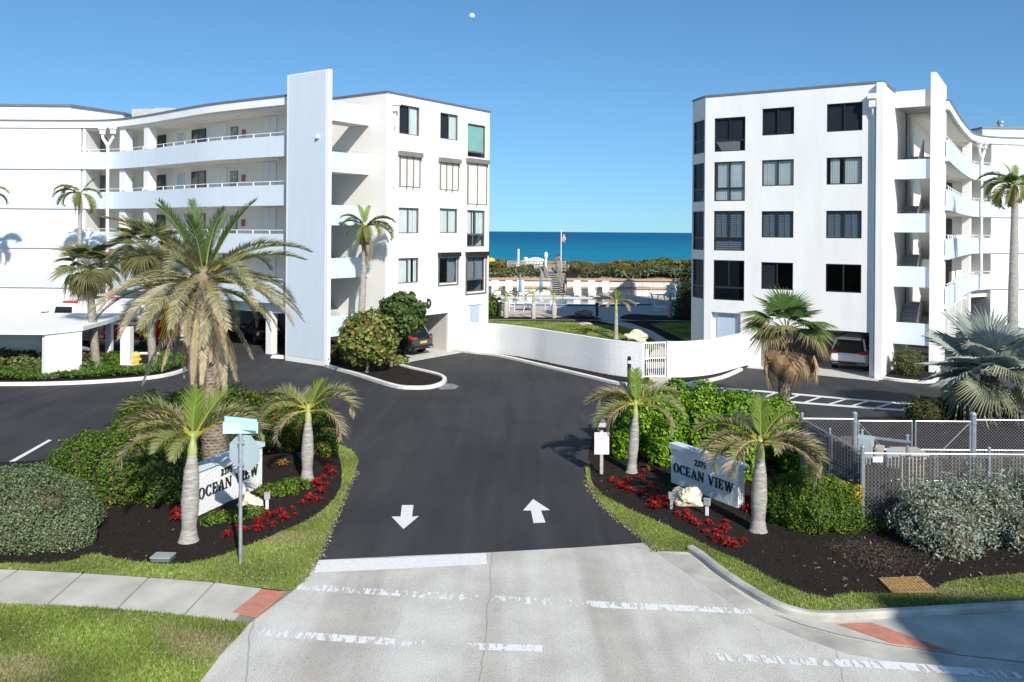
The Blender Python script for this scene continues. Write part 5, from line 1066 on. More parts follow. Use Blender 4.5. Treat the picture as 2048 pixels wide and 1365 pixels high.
# sea grapes clipped to balls, on stems
SG = [(.10, .15, .035), (.17, .21, .05), (.26, .27, .075), (.45, .33, .05), (.15, .09, .045)]
p1, p2 = G(733, 748), G(782, 736)
bush('topiary_shrub', 'yellow-green sea grape clipped to a ball, nearest the blue slab', [(p1.x + .05, p1.y, 1.75, 1.35, 1.1, 1.2), (p1.x - .6, p1.y + .1, 1.35, .7, .7, .8), (p1.x + .65, p1.y, 1.35, .75, .7, .85)], 5200, .20, SG, [3, 4, 3, .5, 1], aspect=.9, m=M_GLOSSLEAF, core=False, rnd=.7, shell=(.45, 1.05), stems=[([(p1.x, p1.y, 0), (p1.x + .12, p1.y, .7), (p1.x - .1, p1.y, 1.6)], .09), ([(p1.x + .05, p1.y, .3), (p1.x + .5, p1.y, 1.3)], .05), ([(p1.x + .05, p1.y, .4), (p1.x - .5, p1.y, 1.3)], .05)])
bush('topiary_shrub', 'darker green sea grape ball on a stem in front of the dark car', [(p2.x + .5, p2.y + .3, 2.8, 1.15, 1.0, 1.0), (p2.x + .6, p2.y + .2, 2.35, .95, .8, .7), (p2.x + .2, p2.y + .3, 2.3, .75, .7, .7)], 5200, .20, [(.055, .095, .025), (.09, .14, .035), (.15, .20, .05), (.42, .30, .05)], [4, 4, 2, .12], aspect=.9, m=M_GLOSSLEAF, core=False, rnd=.7, shell=(.45, 1.05), stems=[([(p2.x, p2.y, 0), (p2.x + .02, p2.y, .8), (p2.x + .4, p2.y + .2, 1.7), (p2.x + .8, p2.y + .3, 2.6)], .09), ([(p2.x + .1, p2.y, 1.1), (p2.x + 1.0, p2.y + .2, 2.0)], .06)])
q = G(690, 728); bush('shrub', 'low dark shrub in the shade beside the blue slab', [(q.x, q.y, .35, .9, .6, .55), (q.x - .7, q.y + .3, .5, .5, .5, .6), (q.x + .9, q.y - .6, .25, .6, .5, .4)], 2600, .14, [(.05, .07, .02), (.10, .10, .04), (.18, .14, .06)], [3, 2, 1], aspect=.8, core=False)
q = G(790, 733); bush('plant', 'small leafy sucker at the foot of the sea grape stem', [(q.x + .25, q.y, .25, .4, .3, .3)], 160, .18, SG, [3, 4, 3, .5, 1], cat='plant', core=False, aspect=.85)
q = G(1815, 752); bush('shrub', 'bougainvillea with magenta flowers on top beside the white stair pier', [(q.x, q.y, .65, .75, .6, .7)], 3200, .09, [(.07, .11, .03), (.12, .17, .05), (.30, .04, .22)], [3, 3, .6], aspect=.6, core=True)
t = bush('blossom', 'magenta blossoms over the bougainvillea', [(q.x, q.y - .05, .85, .75, .6, .62)], 700, .08, [(.42, .05, .30), (.55, .12, .42)], [1, 1], core=False, aspect=.8) if 0 else None
# ground cover and hedge in the left island
gcx = [G(x, 752, 0) for x in (-60, 20, 100, 180, 250, 310)]
def gcover(poly, n, z, h, size, cols, wts, name):
    pl = scatter(poly, n); m = len(pl); hz = z + h * RNG.uniform(.15, 1, m) ** .6 * (.8 + .25 * np.sin(pl[:, 0] * 2.1) * np.sin(pl[:, 1] * 1.7))
    nr = RNG.normal(size=(m, 3)) * .7; nr[:, 2] += .8
    v, tr, c = leaves(np.column_stack([pl, hz]), nr, size, .6, .1, pick(cols, wts, m, .3)); o = place(np_mesh(name, v, tr, c, M_LEAF), name); o['kind'] = 'stuff'; return o
islC = smooth(GP([(-200, 766), (0, 765), (100, 764), (200, 760), (300, 752), (345, 744), (366, 734), (368, 724), (350, 717), (322, 714), (312, 728), (290, 740), (230, 742), (160, 742), (0, 745), (-200, 746)]), 4, True)
gcover(islC, 30000, .05, .38, .14, [(.06, .115, .02), (.10, .18, .03), (.15, .24, .045)], [3, 4, 2], 'ground_cover')
SGh = [(.07, .10, .03), (.13, .16, .05), (.20, .22, .09), (.30, .29, .17)]
hz = [(-25.8 + i * 1.15, 40.6 + (.25 if i % 2 else 0), .4, .85, .7, .62) for i in range(5)]
bush('hedge', 'loose leafy hedge in the island along the carport wall', hz, 6500, .15, SGh, [3, 4, 2, .5], cat='hedge', aspect=.8, core=True)
q = G(208, 738); bush('hedge', 'leafy hedge piece in the island around the left cabbage palm', [(q.x - 1.0, q.y + .5, .32, .9, .5, .42), (q.x + .3, q.y + .7, .32, .8, .5, .42)], 3600, .14, GRB, [3, 4, 2, .5], cat='hedge', aspect=.75)
# small greenery around the left sign
q = G(450, 1045); bush('plant', 'low green creeper at the foot of the left sign', [(q.x, q.y, .1, .45, .25, .16), (q.x + .45, q.y + .4, .1, .4, .25, .16), (q.x - .3, q.y - .2, .08, .3, .2, .12)], 1300, .07, GRB, [1, 3, 4, 2], cat='plant', core=False)
q = G(555, 990); bush('plant', 'low green creeper right of the cream rock by the left sign', [(q.x, q.y, .1, .55, .35, .2), (q.x + .35, q.y + .5, .1, .4, .3, .18)], 1300, .08, GRB, [1, 3, 4, 2], cat='plant', core=False)
q = G(1640, 960); bush('plant', 'sprawling leafy plant in the corner between lime hedge and fence', [(q.x - .3, q.y, .3, .5, .5, .4)], 900, .1, CLU, [3, 3, 1, 2], cat='plant', core=False)
q = G(1748, 1060); bush('plant', 'small weeds at the foot of the fence corner post', [(q.x, q.y - .12, .12, .3, .15, .2)], 500, .06, GRB, [2, 3, 2, 1], cat='plant', core=False)
# red bromeliads: rosettes, one thing each
def rosette(name, n, R, h, cols, seed):
    rr = random.Random(seed); mb = MB()
    for i in range(n):
        a = i * 2.4 + rr.uniform(-.3, .3); e = rr.uniform(.25, 1.25); L = R * rr.uniform(.7, 1.15); u = Vector((math.cos(a), math.sin(a), 0)); s = Vector((-u.y, u.x, 0)) * .022 * rr.uniform(.8, 1.3)
        b = Vector((0, 0, 0)); m1 = u * L * .6 * math.cos(e) + Vector((0, 0, L * .75 * math.sin(e) + .02)); t = u * L * (math.cos(e) * 1.0 + .15) + Vector((0, 0, L * .7 * math.sin(e)))
        c = rr.choice(cols); k = rr.uniform(.7, 1.25); c = tuple(x * k for x in c)
        mb.add([b - s, b + s, m1 + s * 1.1, m1 - s * 1.1, t], [(0, 1, 2, 3), (3, 2, 4)], 0, c)
    return mb.mesh(name, M_LEAF, col=True)
REDS = [(.42, .02, .02), (.30, .015, .02), (.55, .05, .035), (.22, .03, .02)]
ROS = [rosette('bromeliad', 34, .2 + .03 * k, .2, REDS, k) for k in range(4)]
rr = random.Random(3)
ORD = 'first second third fourth fifth sixth seventh eighth ninth tenth eleventh twelfth thirteenth fourteenth fifteenth sixteenth seventeenth eighteenth nineteenth twentieth twenty-first twenty-second twenty-third twenty-fourth twenty-fifth twenty-sixth twenty-seventh twenty-eighth twenty-ninth'.split()
def broms(pts, label, group):
    for k_, (x, y, s) in enumerate(sorted(pts)):
        g = G(x, y); o = place(ROS[rr.randrange(4)], 'bromeliad', None, (g.x, g.y, .04), (0, 0, rr.uniform(0, 6)), s * .86)
        tag(o, label % ORD[k_], 'plant', group)
broms([(658, 945, 1), (648, 962, .9), (632, 975, 1.1), (640, 990, .9), (620, 1003, 1), (634, 1008, .8), (655, 975, .7), (606, 1012, .8), (562, 1030, .9), (540, 1040, 1), (567, 1044, .9), (518, 1050, .8), (545, 1056, .8), (516, 1064, 1), (490, 1068, .7), (455, 1077, .8), (590, 1035, .6), (470, 1060, .6), (664, 952, .8), (585, 1022, .6), (355, 1045, 1.2), (352, 1030, 1.0)], 'red bromeliad in the bed around the left sign, %s from its left end', 'red bromeliads in the left bed')
broms([(1226, 968, .9), (1242, 980, 1), (1252, 984, .8), (1264, 988, 1), (1256, 966, .8), (1282, 962, .9), (1284, 992, .8), (1310, 1000, .9), (1322, 1015, 1.3), (1310, 1022, 1), (1338, 1018, 1.1), (1356, 1035, .9), (1378, 1045, 1), (1372, 1030, .8), (1393, 1055, .9), (1418, 1052, .9), (1412, 1070, .8), (1434, 1072, 1), (1448, 1066, 1), (1438, 1088, 1), (1460, 1098, 1.1), (1488, 1088, .7), (1452, 1050, .7), (1300, 980, .7), (1492, 1010, 1.2), (1496, 1026, 1.1), (1288, 948, .7), (1306, 1010, 1.0), (1330, 1006, 1.0)], 'red bromeliad in the bed around the right sign, %s from its left end', 'red bromeliads in the right bed')
OR_ = [rosette('bromeliad', 30, .24, .2, [(.45, .22, .04), (.5, .33, .06), (.3, .12, .04)], 9)]
g = G(1300, 945); tag(place(OR_[0], 'bromeliad', None, (g.x, g.y, .05)), 'orange-yellow bromeliad in the shade left of the right sign', 'plant')
g = G(565, 935); tag(place(OR_[0], 'bromeliad', None, (g.x, g.y, .05), None, 1.1), 'orange-yellow bromeliad beside the slim palm near the left sign', 'plant')
# dune vegetation: uncountable masses
def mass(name, x0, x1, y0, y1, n, z0, h, size, cols, wts, aspect=.6):
    p = RNG.uniform([x0, y0], [x1, y1], (n, 2)); k = (p[:, 1] - y0) / (y1 - y0)
    zt = z0 + h * (.6 + .25 * np.sin(p[:, 0] * 1.3 + 1) * np.sin(p[:, 1] * .9) + .2 * np.sin(p[:, 0] * .45)) ; z = zt - RNG.uniform(0, .6, n) ** 1.5 * h
    nr = RNG.normal(size=(n, 3)); nr[:, 2] += .5; nr[:, 1] -= .5
    v, t, c = leaves(np.column_stack([p, z]), nr, size, aspect, .1, pick(cols, wts, n, .3)); o = place(np_mesh(name, v, t, c, M_LEAF), name); o['kind'] = 'stuff'
SGD = [(.10, .125, .03), (.17, .165, .045), (.27, .16, .06), (.065, .085, .02)]
PAL = [(.13, .17, .09), (.20, .24, .14), (.08, .11, .05)]
OAT = [(.24, .20, .09), (.30, .26, .12), (.17, .18, .06)]
mass('sea_grape_thicket', -41, -0.6, 87.5, 96.5, 15000, 3.12, .85, .42, SGD, [3, 3, 2, 2], .85)
mass('sea_grape_thicket', 10.8, 41, 87.5, 96.5, 14000, 3.1, .85, .42, SGD, [3, 3, 2, 2], .85)
mass('palmetto_thicket', -41, 2.9, 84.8, 87.8, 5000, 2.4, .8, .72, PAL, [3, 3, 2], .16)
mass('palmetto_thicket', 7.2, 27, 84.9, 88.2, 7000, 2.6, .85, .76, PAL, [3, 3, 2], .16)
mass('beach_grass', 6.4, 14.5, 85.5, 97, 14000, 3.0, .7, .63, OAT, [3, 3, 2], .05)
mass('sea_grape_thicket', -2.8, 2.2, 86.8, 90.2, 1700, 2.75, .7, .4, SGD, [3, 3, 1, 2], .85)
mass('beach_grass', -5.4, 7.2, 93.2, 99, 9000, 2.9, .4, .63, OAT, [3, 3, 2], .05)
q = G(985, 636, PZ); bush('hedge', 'round green hedge beside the left building corner at the pool', [(q.x - .5, q.y + 1.5, 1.35, 1.1, 1.0, .9), (q.x - 1.8, q.y + 1.5, 1.35, 1.1, 1.0, .9)], 3000, .2, GRB, [2, 3, 3, 1], cat='hedge')
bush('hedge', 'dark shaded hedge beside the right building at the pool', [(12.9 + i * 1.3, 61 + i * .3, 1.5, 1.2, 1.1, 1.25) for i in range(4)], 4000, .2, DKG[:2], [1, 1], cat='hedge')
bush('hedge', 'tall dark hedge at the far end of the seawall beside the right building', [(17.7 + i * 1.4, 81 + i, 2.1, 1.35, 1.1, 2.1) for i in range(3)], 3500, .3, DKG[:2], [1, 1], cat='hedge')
# ------------------------------------------------------------------ signs, walls, fence
def arc(cx, cy, rx, ry, ix, iy, a0, a1, n=14):
    """Quads between an outer and an inner ellipse (thick sides, thin top and bottom)."""
    out = []
    for i in range(n):
        a, b = [a0 + (a1 - a0) * (i + k) / n for k in (0, 1)]
        out.append([(cx + rx * math.cos(a), cy + ry * math.sin(a)), (cx + rx * math.cos(b), cy + ry * math.sin(b)), (cx + ix * math.cos(b), cy + iy * math.sin(b)), (cx + ix * math.cos(a), cy + iy * math.sin(a))])
    return out
def bar(x0, y0, x1, y1, wd): return [(x0 - wd / 2, y0), (x0 + wd / 2, y0), (x1 + wd / 2, y1), (x1 - wd / 2, y1)]
def rc(x0, x1, y0, y1): return [(x0, y0), (x1, y0), (x1, y1), (x0, y1)]
TH, TN, SF = .15, .055, .045
GLY = {
 'O': (.86, arc(.40, .5, .40, .52, .25, .47, 0, 2 * PI, 24)),
 'C': (.80, arc(.40, .5, .40, .52, .25, .47, .75, 2 * PI - .75, 20) + [rc(.66, .71, .72, .99), rc(.66, .71, .02, .22)]),
 'E': (.72, [rc(.08, .23, 0, 1), rc(0, .62, 0, SF), rc(0, .60, 1 - SF, 1), rc(.23, .44, .48, .53), rc(.57, .62, .0, .25), rc(.55, .60, .77, 1), rc(.40, .44, .39, .62)]),
 'A': (.88, [bar(.12, 0, .40, 1, TN), bar(.72, 0, .42, 1, TH), rc(.22, .60, .30, .35), rc(0, .25, 0, SF), rc(.56, .88, 0, SF)]),
 'N': (.92, [rc(.12, .17, 0, 1), rc(.74, .79, 0, 1), bar(.74, 0, .16, 1, TH), rc(0, .29, 0, SF), rc(0, .2, 1 - SF, 1), rc(.62, .92, 1 - SF, 1)]),
 'V': (.88, [bar(.44, 0, .14, 1, TH), bar(.47, 0, .76, 1, TN), rc(0, .32, 1 - SF, 1), rc(.62, .9, 1 - SF, 1)]),
 'I': (.40, [rc(.12, .27, 0, 1), rc(0, .39, 0, SF), rc(0, .39, 1 - SF, 1)]),
 'W': (1.18, [bar(.36, 0, .12, 1, TH), bar(.38, 0, .60, 1, TN), bar(.82, 0, .58, 1, TH), bar(.84, 0, 1.06, 1, TN), rc(0, .3, 1 - SF, 1), rc(.46, .72, 1 - SF, 1), rc(.94, 1.18, 1 - SF, 1)]),
 '2': (.62, arc(.27, .72, .26, .28, .15, .23, -.6, PI - .2, 14) + [bar(.05, .0, .42, .56, .13), rc(0, .55, 0, .1), rc(.5, .55, 0, .2)]),
 '3': (.60, arc(.24, .75, .24, .25, .12, .2, -1.4, PI - .4, 12) + arc(.24, .27, .28, .28, .14, .22, -PI + .5, 1.4, 14)),
 '7': (.60, [rc(.02, .55, .88, 1), bar(.16, 0, .48, .9, .12), rc(.02, .07, .76, 1)]),
 '5': (.60, arc(.24, .33, .29, .33, .15, .27, -PI + .6, PI - .75, 16) + [bar(.08, .52, .14, 1, .055), rc(.12, .54, .88, 1)]),
}
def letters(par, txt, W, x0, z0, h, m, d=-.035, gap=.10, width=None, slope=0):
    tot = sum((GLY[c][0] + gap if c != ' ' else .45) for c in txt); k = h if not width else width / tot; x = x0
    for c in txt:
        if c == ' ': x += .45 * k; continue
        mb = MB()
        for i, p in enumerate(GLY[c][1]):
            q = [(x + a * k, z0 + b * h) for a, b in p]; e = d - .0012 * (i % 5)
            vs = [W(a, e, b) for a, b in q] + [W(a, -.002, b) for a, b in q]
            mb.add(vs, [(0, 1, 2, 3), (7, 6, 5, 4), (0, 4, 5, 1), (1, 5, 6, 2), (2, 6, 7, 3), (3, 7, 4, 0)])
        mb.build('letter', m, par); x += (GLY[c][0] + gap) * k
def monument(label, a, b, h0, h1, tx):
    L = (b - a).length; ex = (b - a).normalized(); ed = Vector((-ex.y, ex.x)); W = wmap(a, ex, ed)
    t = thing('entrance_sign', label, 'sign', (a.x, a.y, 0))
    mb = MB(); mb.add([W(0, 0, -.02), W(L, 0, -.02), W(L, .22, -.02), W(0, .22, -.02), W(0, 0, h0), W(L, 0, h1), W(L, .22, h1), W(0, .22, h0)], [(3, 2, 1, 0), (4, 5, 6, 7), (0, 1, 5, 4), (1, 2, 6, 5), (2, 3, 7, 6), (3, 0, 4, 7)]); mb.build('panel', M_WALLT, t)
    mb = MB(); mb.add([W(-.05, -.05, h0 + .002), W(L + .05, -.05, h1 + .002), W(L + .05, .27, h1 + .002), W(-.05, .27, h0 + .002), W(-.05, -.05, h0 + .12), W(L + .05, -.05, h1 + .12), W(L + .05, .27, h1 + .12), W(-.05, .27, h0 + .12)], [(3, 2, 1, 0), (4, 5, 6, 7), (0, 1, 5, 4), (1, 2, 6, 5), (2, 3, 7, 6), (3, 0, 4, 7)]); mb.build('cap', M_BLUE, t)
    letters(t, 'OCEAN VIEW', W, *tx[0], M_BLETTER, width=tx[1]); letters(t, '2375', W, *tx[2], M_BLETTER)
    return t, W
a, b = G(388, 1040), G(524, 976); L = (b - a).length
monument('white stucco entrance sign standing behind the stop sign pole', Vector(a[:2]), Vector(b[:2]), 1.12, 1.12, [(L * .05, .44, .26), L * .88, (L * .36, .80, .16)])
a, b = G(1342, 968), G(1476, 1021); L = (b - a).length
monument('white stucco entrance sign in front of the lime-green hedge', Vector(a[:2]), Vector(b[:2]), 1.02, 1.02, [(L * .05, .38, .25), L * .90, (L * .38, .75, .16)])
# building letter D and bay letter H
t = thing('building_letter', 'black letter D on the left white facade above the garage', 'letter', WA(3.5, -.02, 2.6))
mb = MB()
for p in arc(.0, .5, .42, .5, .24, .33, -PI / 2, PI / 2, 12) + [rc(-.14, 0.02, 0, 1)] :
    q = [(3.38 + x * .62, 2.62 + y * .56) for x, y in p]; mb.add([WA(x, -.05, z) for x, z in q] + [WA(x, -.003, z) for x, z in q], [(0, 1, 2, 3), (0, 4, 5, 1), (1, 5, 6, 2), (2, 6, 7, 3), (3, 7, 4, 0)])
mb.build('letter_face', M_BLETTER, t)
t = thing('building_letter', 'black letter H on the back wall inside the left garage', 'letter', WA(4.0, 5.4, 1.4))
mb = MB()
for x0, x1, z0, z1 in ((3.72, 3.84, 1.2, 1.85), (4.08, 4.2, 1.2, 1.85), (3.84, 4.08, 1.46, 1.6)): mb.box(x0, x1, 5.46, 5.495, z0, z1, WA)
mb.build('letter_face', M_BLETTER, t)
# stop sign seen from behind with street-name blades
M_ALU = mat('dull_aluminium', (.42, .52, .56), .5, metal=.25, var=.06, scale=2)
g = G(481, 1130); t = thing('road_sign', 'back of an octagonal sign under pale teal street-name blades on a leaning pole', 'sign', (g.x, g.y, .03))
px_, py_ = g.x, g.y; top = Vector((g.x - .02, g.y, 2.75))
mb = MB(); mb.tube([(px_, py_, 0), tuple(top)], .038, 10); mb.build('pole', M_GALV, t)
oc = [(math.cos(PI / 8 + k * PI / 4) * .40, math.sin(PI / 8 + k * PI / 4) * .40) for k in range(8)]; cz = 2.33
ex = Vector((math.cos(-.32), math.sin(-.32), 0)); n_ = Vector((-ex.y, ex.x, 0))
vs = [Vector((px_ + .03, py_, cz)) + ex * x + n_ * (.055 + d) + Vector((0, 0, z)) for d in (0, .006) for x, z in oc]
mb = MB(); mb.add(vs, [tuple(range(8)), tuple(range(15, 7, -1))] + [(i, (i + 1) % 8, 8 + (i + 1) % 8, 8 + i) for i in range(8)]); o = mb.build('octagon_plate', M_ALU, t)
mb = MB(); vs = [Vector((px_ + .03, py_, cz)) + ex * x * .985 + n_ * .064 + Vector((0, 0, z * .985)) for x, z in oc]; mb.add(vs, [tuple(range(8))]); mb.build('sign_face', mat('sign_red', (.45, .02, .02), .5), o)
mb = MB(); mb.box(px_ - .06, px_ + .06, py_ - .045, py_ + .05, cz + .2, cz + .26); mb.box(px_ - .06, px_ + .06, py_ - .045, py_ + .05, cz - .26, cz - .2); mb.build('bracket', M_GALV, t)
M_BLADE = mat('pale_teal_blade', (.44, .66, .67), .4, var=.04, scale=2)
def text_mesh(txt, size, name, m, par, M, ext=.002, off=None):
    cu = bpy.data.curves.new(name, 'FONT'); cu.body = txt; cu.size = size; cu.align_x = 'CENTER'; cu.align_y = 'CENTER'; cu.extrude = ext; cu.resolution_u = 2
    tmp = bpy.data.objects.new(name, cu); C.objects.link(tmp); dg = bpy.context.evaluated_depsgraph_get(); me = bpy.data.meshes.new_from_object(tmp.evaluated_get(dg)); bpy.data.objects.remove(tmp)
    me.transform(M); me.materials.clear(); me.materials.append(m)
    if par: me.transform(Matrix.Translation(-OFF.get(par.name, Vector())))
    me.name = name; return place(me, name, par, off=OFF.get(par.name) if par else None)
def blade(z, yaw, l):
    e = Vector((math.cos(yaw), math.sin(yaw), 0)); n = Vector((-e.y, e.x, 0)); c = Vector((px_ - .02, py_, z)); mb = MB(); W = lambda x, d, zz: tuple(c + e * x + n * d + Vector((0, 0, zz)))
    mb.box(-l, l, -.012, .012, -.12, .12, W); o = mb.build('name_blade', M_BLADE, t)
    return o
blade(2.86, .06, .36); blade(2.95, -.35, .40)
# tow-away sign with a dark camera notice above
g = G(1203, 952); t = thing('notice_sign', 'white tow-away zone notice with pink lettering on a short wooden post', 'sign', (g.x, g.y, .03))
mb = MB(); mb.box(g.x - .045, g.x + .045, g.y, g.y + .06, 0, 1.68); mb.build('post', mat('grey_post', (.42, .38, .32), .9, var=.2, scale=8), t)
mb = MB(); mb.prism([(g.x - .21, .62), (g.x + .21, .62), (g.x + .21, 1.25), (g.x - .21, 1.25)], -.02, -.003, W=lambda x, z, d: (x, g.y + d, z)); pl = mb.build('notice_plate', mat('notice_white', (.78, .76, .78), .5, var=.02), t)
TX = Matrix.Rotation(PI / 2, 4, 'X'); mp_ = mat('faded_pink', (.60, .16, .30), .6, var=.2, scale=20)
for txt, z, s in (('TOW AWAY', 1.17, .085), ('ZONE', 1.08, .085), ('UNAUTHORIZED VEHICLES', .98, .034), ('OR VEHICLES ILLEGALLY', .93, .034), ('PARKED WILL BE TOWED', .88, .034), ("AT OWNER'S EXPENSE", .83, .034), ('24 HOURS 7 DAYS', .75, .04)):
    text_mesh(txt, s, 'lettering', mp_, pl, Matrix.Translation((g.x, g.y - .023, z)) @ TX, .001)
mb = MB(); mb.box(g.x - .16, g.x + .16, g.y - .02, g.y - .003, 1.32, 1.66); o = mb.build('camera_plate', M_BLACK, t)
mb = MB(); mb.box(g.x - .13, g.x + .12, g.y - .024, g.y - .02, 1.40, 1.53); mb.build('picture_patch', mat('plate_grey', (.45, .47, .5), .5, var=.4, scale=30), o)
mb = MB(); mb.box(g.x - .11, g.x + .11, g.y - .024, g.y - .02, 1.56, 1.59); mb.box(g.x - .11, g.x + .07, g.y - .024, g.y - .02, 1.60, 1.63); mb.build('lettering', M_TAUPE, o)
# bollard light by the gate
g = G(1258, 776); t = thing('bollard_light', 'black bollard light with a white band by the pool wall', 'light', (g.x, g.y, 0)); mb = MB()
mb.tube([(g.x, g.y, 0), (g.x, g.y, 1.1)], .085, 12); mb.build('post', M_BLACK, t); mb = MB(); mb.tube([(g.x, g.y, 1.1), (g.x, g.y, 1.24)], .08, 12); mb.build('lens', M_WFURN, t); mb = MB(); mb.tube([(g.x, g.y, 1.24), (g.x, g.y, 1.36), (g.x, g.y, 1.42)], [.09, .085, .04], 12); mb.build('cap', M_BLACK, t)
# curved white pool wall in two pieces
def gwall(pts, label, h0, h1):
    P = smooth(pts, 6); t = thing('garden_wall', label, 'wall', P[0]); n = len(P); a = offset_path(P, 0); b = offset_path(P, .22)
    vs, fs = [], []
    for i in range(n):
        h = h0 + (h1 - h0) * i / (n - 1); vs += [(*a[i], 0), (*a[i], h), (*b[i], h), (*b[i], 0)]
    for i in range(n - 1):
        for k in range(4): fs.append((i * 4 + k, i * 4 + (k + 1) % 4, i * 4 + 4 + (k + 1) % 4, i * 4 + 4 + k))
    fs += [(0, 1, 2, 3), tuple(range((n - 1) * 4, n * 4))]
    mb = MB(); mb.add(vs, fs); mb.build('wall_body', M_WALLT, t); return t
gwall(GP([(896, 697.5), (912, 702), (950, 705.5), (1000, 710), (1060, 719.5), (1100, 728), (1160, 740), (1220, 752), (1284, 760)]), 'long curved white stucco wall left of the pool gate', 1.72, 1.74)
gwall(GP([(1334, 757), (1370, 757), (1420, 752), (1465, 741), (1512, 727), (1526, 722)]), 'short curved white stucco wall right of the pool gate', 1.76, 1.76)
# gate
ga, gb = G(1287, 759), G(1334, 757); ex = (gb - ga).normalized(); L = (gb - ga).length; W = wmap(ga[:2], ex[:2], (-ex.y, ex.x)); t = thing('gate', 'white metal gate with upright bars in the curved wall', 'gate', (ga.x, ga.y, 0))
mb = MB()
for a_, b_, c_, d_ in ((.02, .08, .05, 1.75), (L - .08, L - .02, .05, 1.75), (.08, L - .08, .08, .14), (.08, L - .08, .95, 1.0), (.08, L - .08, 1.68, 1.75)): mb.box(a_, b_, .08, .13, c_, d_, W)
mb.build('frame', M_PIPE, t)
for i in range(9):
    x = .08 + (L - .16) * (i + 1) / 10; mb = MB(); mb.box(x - .012, x + .012, .095, .115, .14, 1.68, W); mb.build('bar', M_PIPE, t)
mb = MB(); mb.box(.12, .30, .06, .08, .9, 1.42, W); mb.build('latch_plate', M_BLUE, t)
# cream rocks
def rock(label, g, r, seed, m=M_ROCK, z=.1):
    bm = bmesh.new(); bmesh.ops.create_icosphere(bm, subdivisions=3, radius=1); rr = np.random.default_rng(seed); ph = rr.uniform(0, 6, 9)
    for v in bm.verts:
        c = v.co; k = 1 + .22 * math.sin(c.x * 3 + ph[0]) * math.sin(c.y * 3.3 + ph[1]) + .16 * math.sin(c.z * 5 + ph[2] + c.x * 4) + .09 * math.sin(c.y * 9 + ph[3]) * math.sin(c.x * 8 + ph[4]) + .05 * math.sin(c.z * 15 + ph[5] + c.y * 13)
        v.co = Vector((c.x * r[0] * k, c.y * r[1] * k, c.z * r[2] * k))
    me = bpy.data.meshes.new('rock'); bm.to_mesh(me); bm.free(); me.materials.append(m); o = place(me, 'rock', None, (g.x, g.y, z)); return tag(o, label, 'rock')
rock('cream and yellow coral rock in front of the right sign', G(1374, 1012), (.38, .24, .28), 1, z=.18)
rock('cream rock at the foot of the left sign, beside the pole', G(500, 1018), (.30, .22, .24), 2, z=.12)
rock('knobbly cream rock on the pool side of the wall by the gate', GR(1273, 684), (.8, .45, .38), 5, z=.6)
rock('flat pale pinkish rock lying on the pool lawn', GR(1172, 650), (.5, .3, .11), 7, mat('pink_rock', (.60, .44, .36), .9, var=.2, scale=3), z=.66)
rock('dark shaded boulder in the mulch beside the pool deck', G(1166, 634, PZ), (.62, .45, .32), 8, mat('brown_rock', (.22, .18, .15), .9, var=.3, scale=3), z=.85)
# garden spotlights
def spot(label, g, yaw):
    t = thing('garden_spotlight', label, 'light', (g.x, g.y, .04), local=True, rz=yaw); mb = MB(); mb.box(-.035, .035, -.02, .02, 0, .26); mb.build('stake', M_WFURN, t)
    mb = MB(); mb.box(-.07, .07, -.05, .05, .26, .40); mb.box(-.08, .08, -.06, .06, .40, .42); mb.build('lamp_head', mat('grey_plastic', (.35, .36, .37), .5), t)
spot('small grey garden spotlight right of the cream rock by the left sign', G(534, 1022), .3); spot('small garden spotlight left of the coral rock by the right sign', G(1343, 1022), -.3); spot('small white garden spotlight right of the coral rock, before the sign', G(1414, 1035), -.6)
# valve box lid
g = G(326, 1124); t = thing('utility_box', 'grey-green utility box lid set in the grass edge of the left bed', 'utility box', (g.x, g.y, .03), local=True, rz=-.05)
mb = MB(); mb.box(-.2, .2, -.14, .14, 0, .09); mb.build('box_body', mat('green_grey_dark', (.10, .13, .12), .6), t); mb = MB(); mb.box(-.215, .215, -.155, .155, .09, .115); mb.build('lid', mat('green_grey_plastic', (.28, .34, .31), .6, var=.08), t)
# storm drain grate
q = [G(1758, 1166), G(1838, 1163), G(1872, 1191), G(1784, 1192)]; t = thing('drain_grate', 'rusty iron storm drain grate in the soil near the kerb', 'drain', q[0])
mb = MB(); mb.prism(q, .046, .05); mb.build('pit_shade_sheet', M_DARK, t)  # flat dark sheet stands in for the shade below the grate
mr = mat('rusty_iron', (.30, .19, .07), .9, var=.35, scale=14, bump=.3, bscale=60); Q = [Vector((p.x, p.y)) for p in q]
def qf(u, v): return Q[0].lerp(Q[1], u).lerp(Q[3].lerp(Q[2], u), v)
def strip(mb, u0, v0, u1, v1, wd, z0, z1):
    p, r = qf(u0, v0), qf(u1, v1); d = (r - p).normalized(); n = Vector((-d.y, d.x)) * wd; mb.prism([p - n, r - n, r + n, p + n], z0, z1)
for k in range(13):
    mb = MB(); strip(mb, k / 12, 0, k / 12, 1, .012, .05, .095); mb.build('bar', mr, t)
for k in range(9):
    mb = MB(); strip(mb, 0, k / 8, 1, k / 8, .014, .053, .098); mb.build('bar', mr, t)
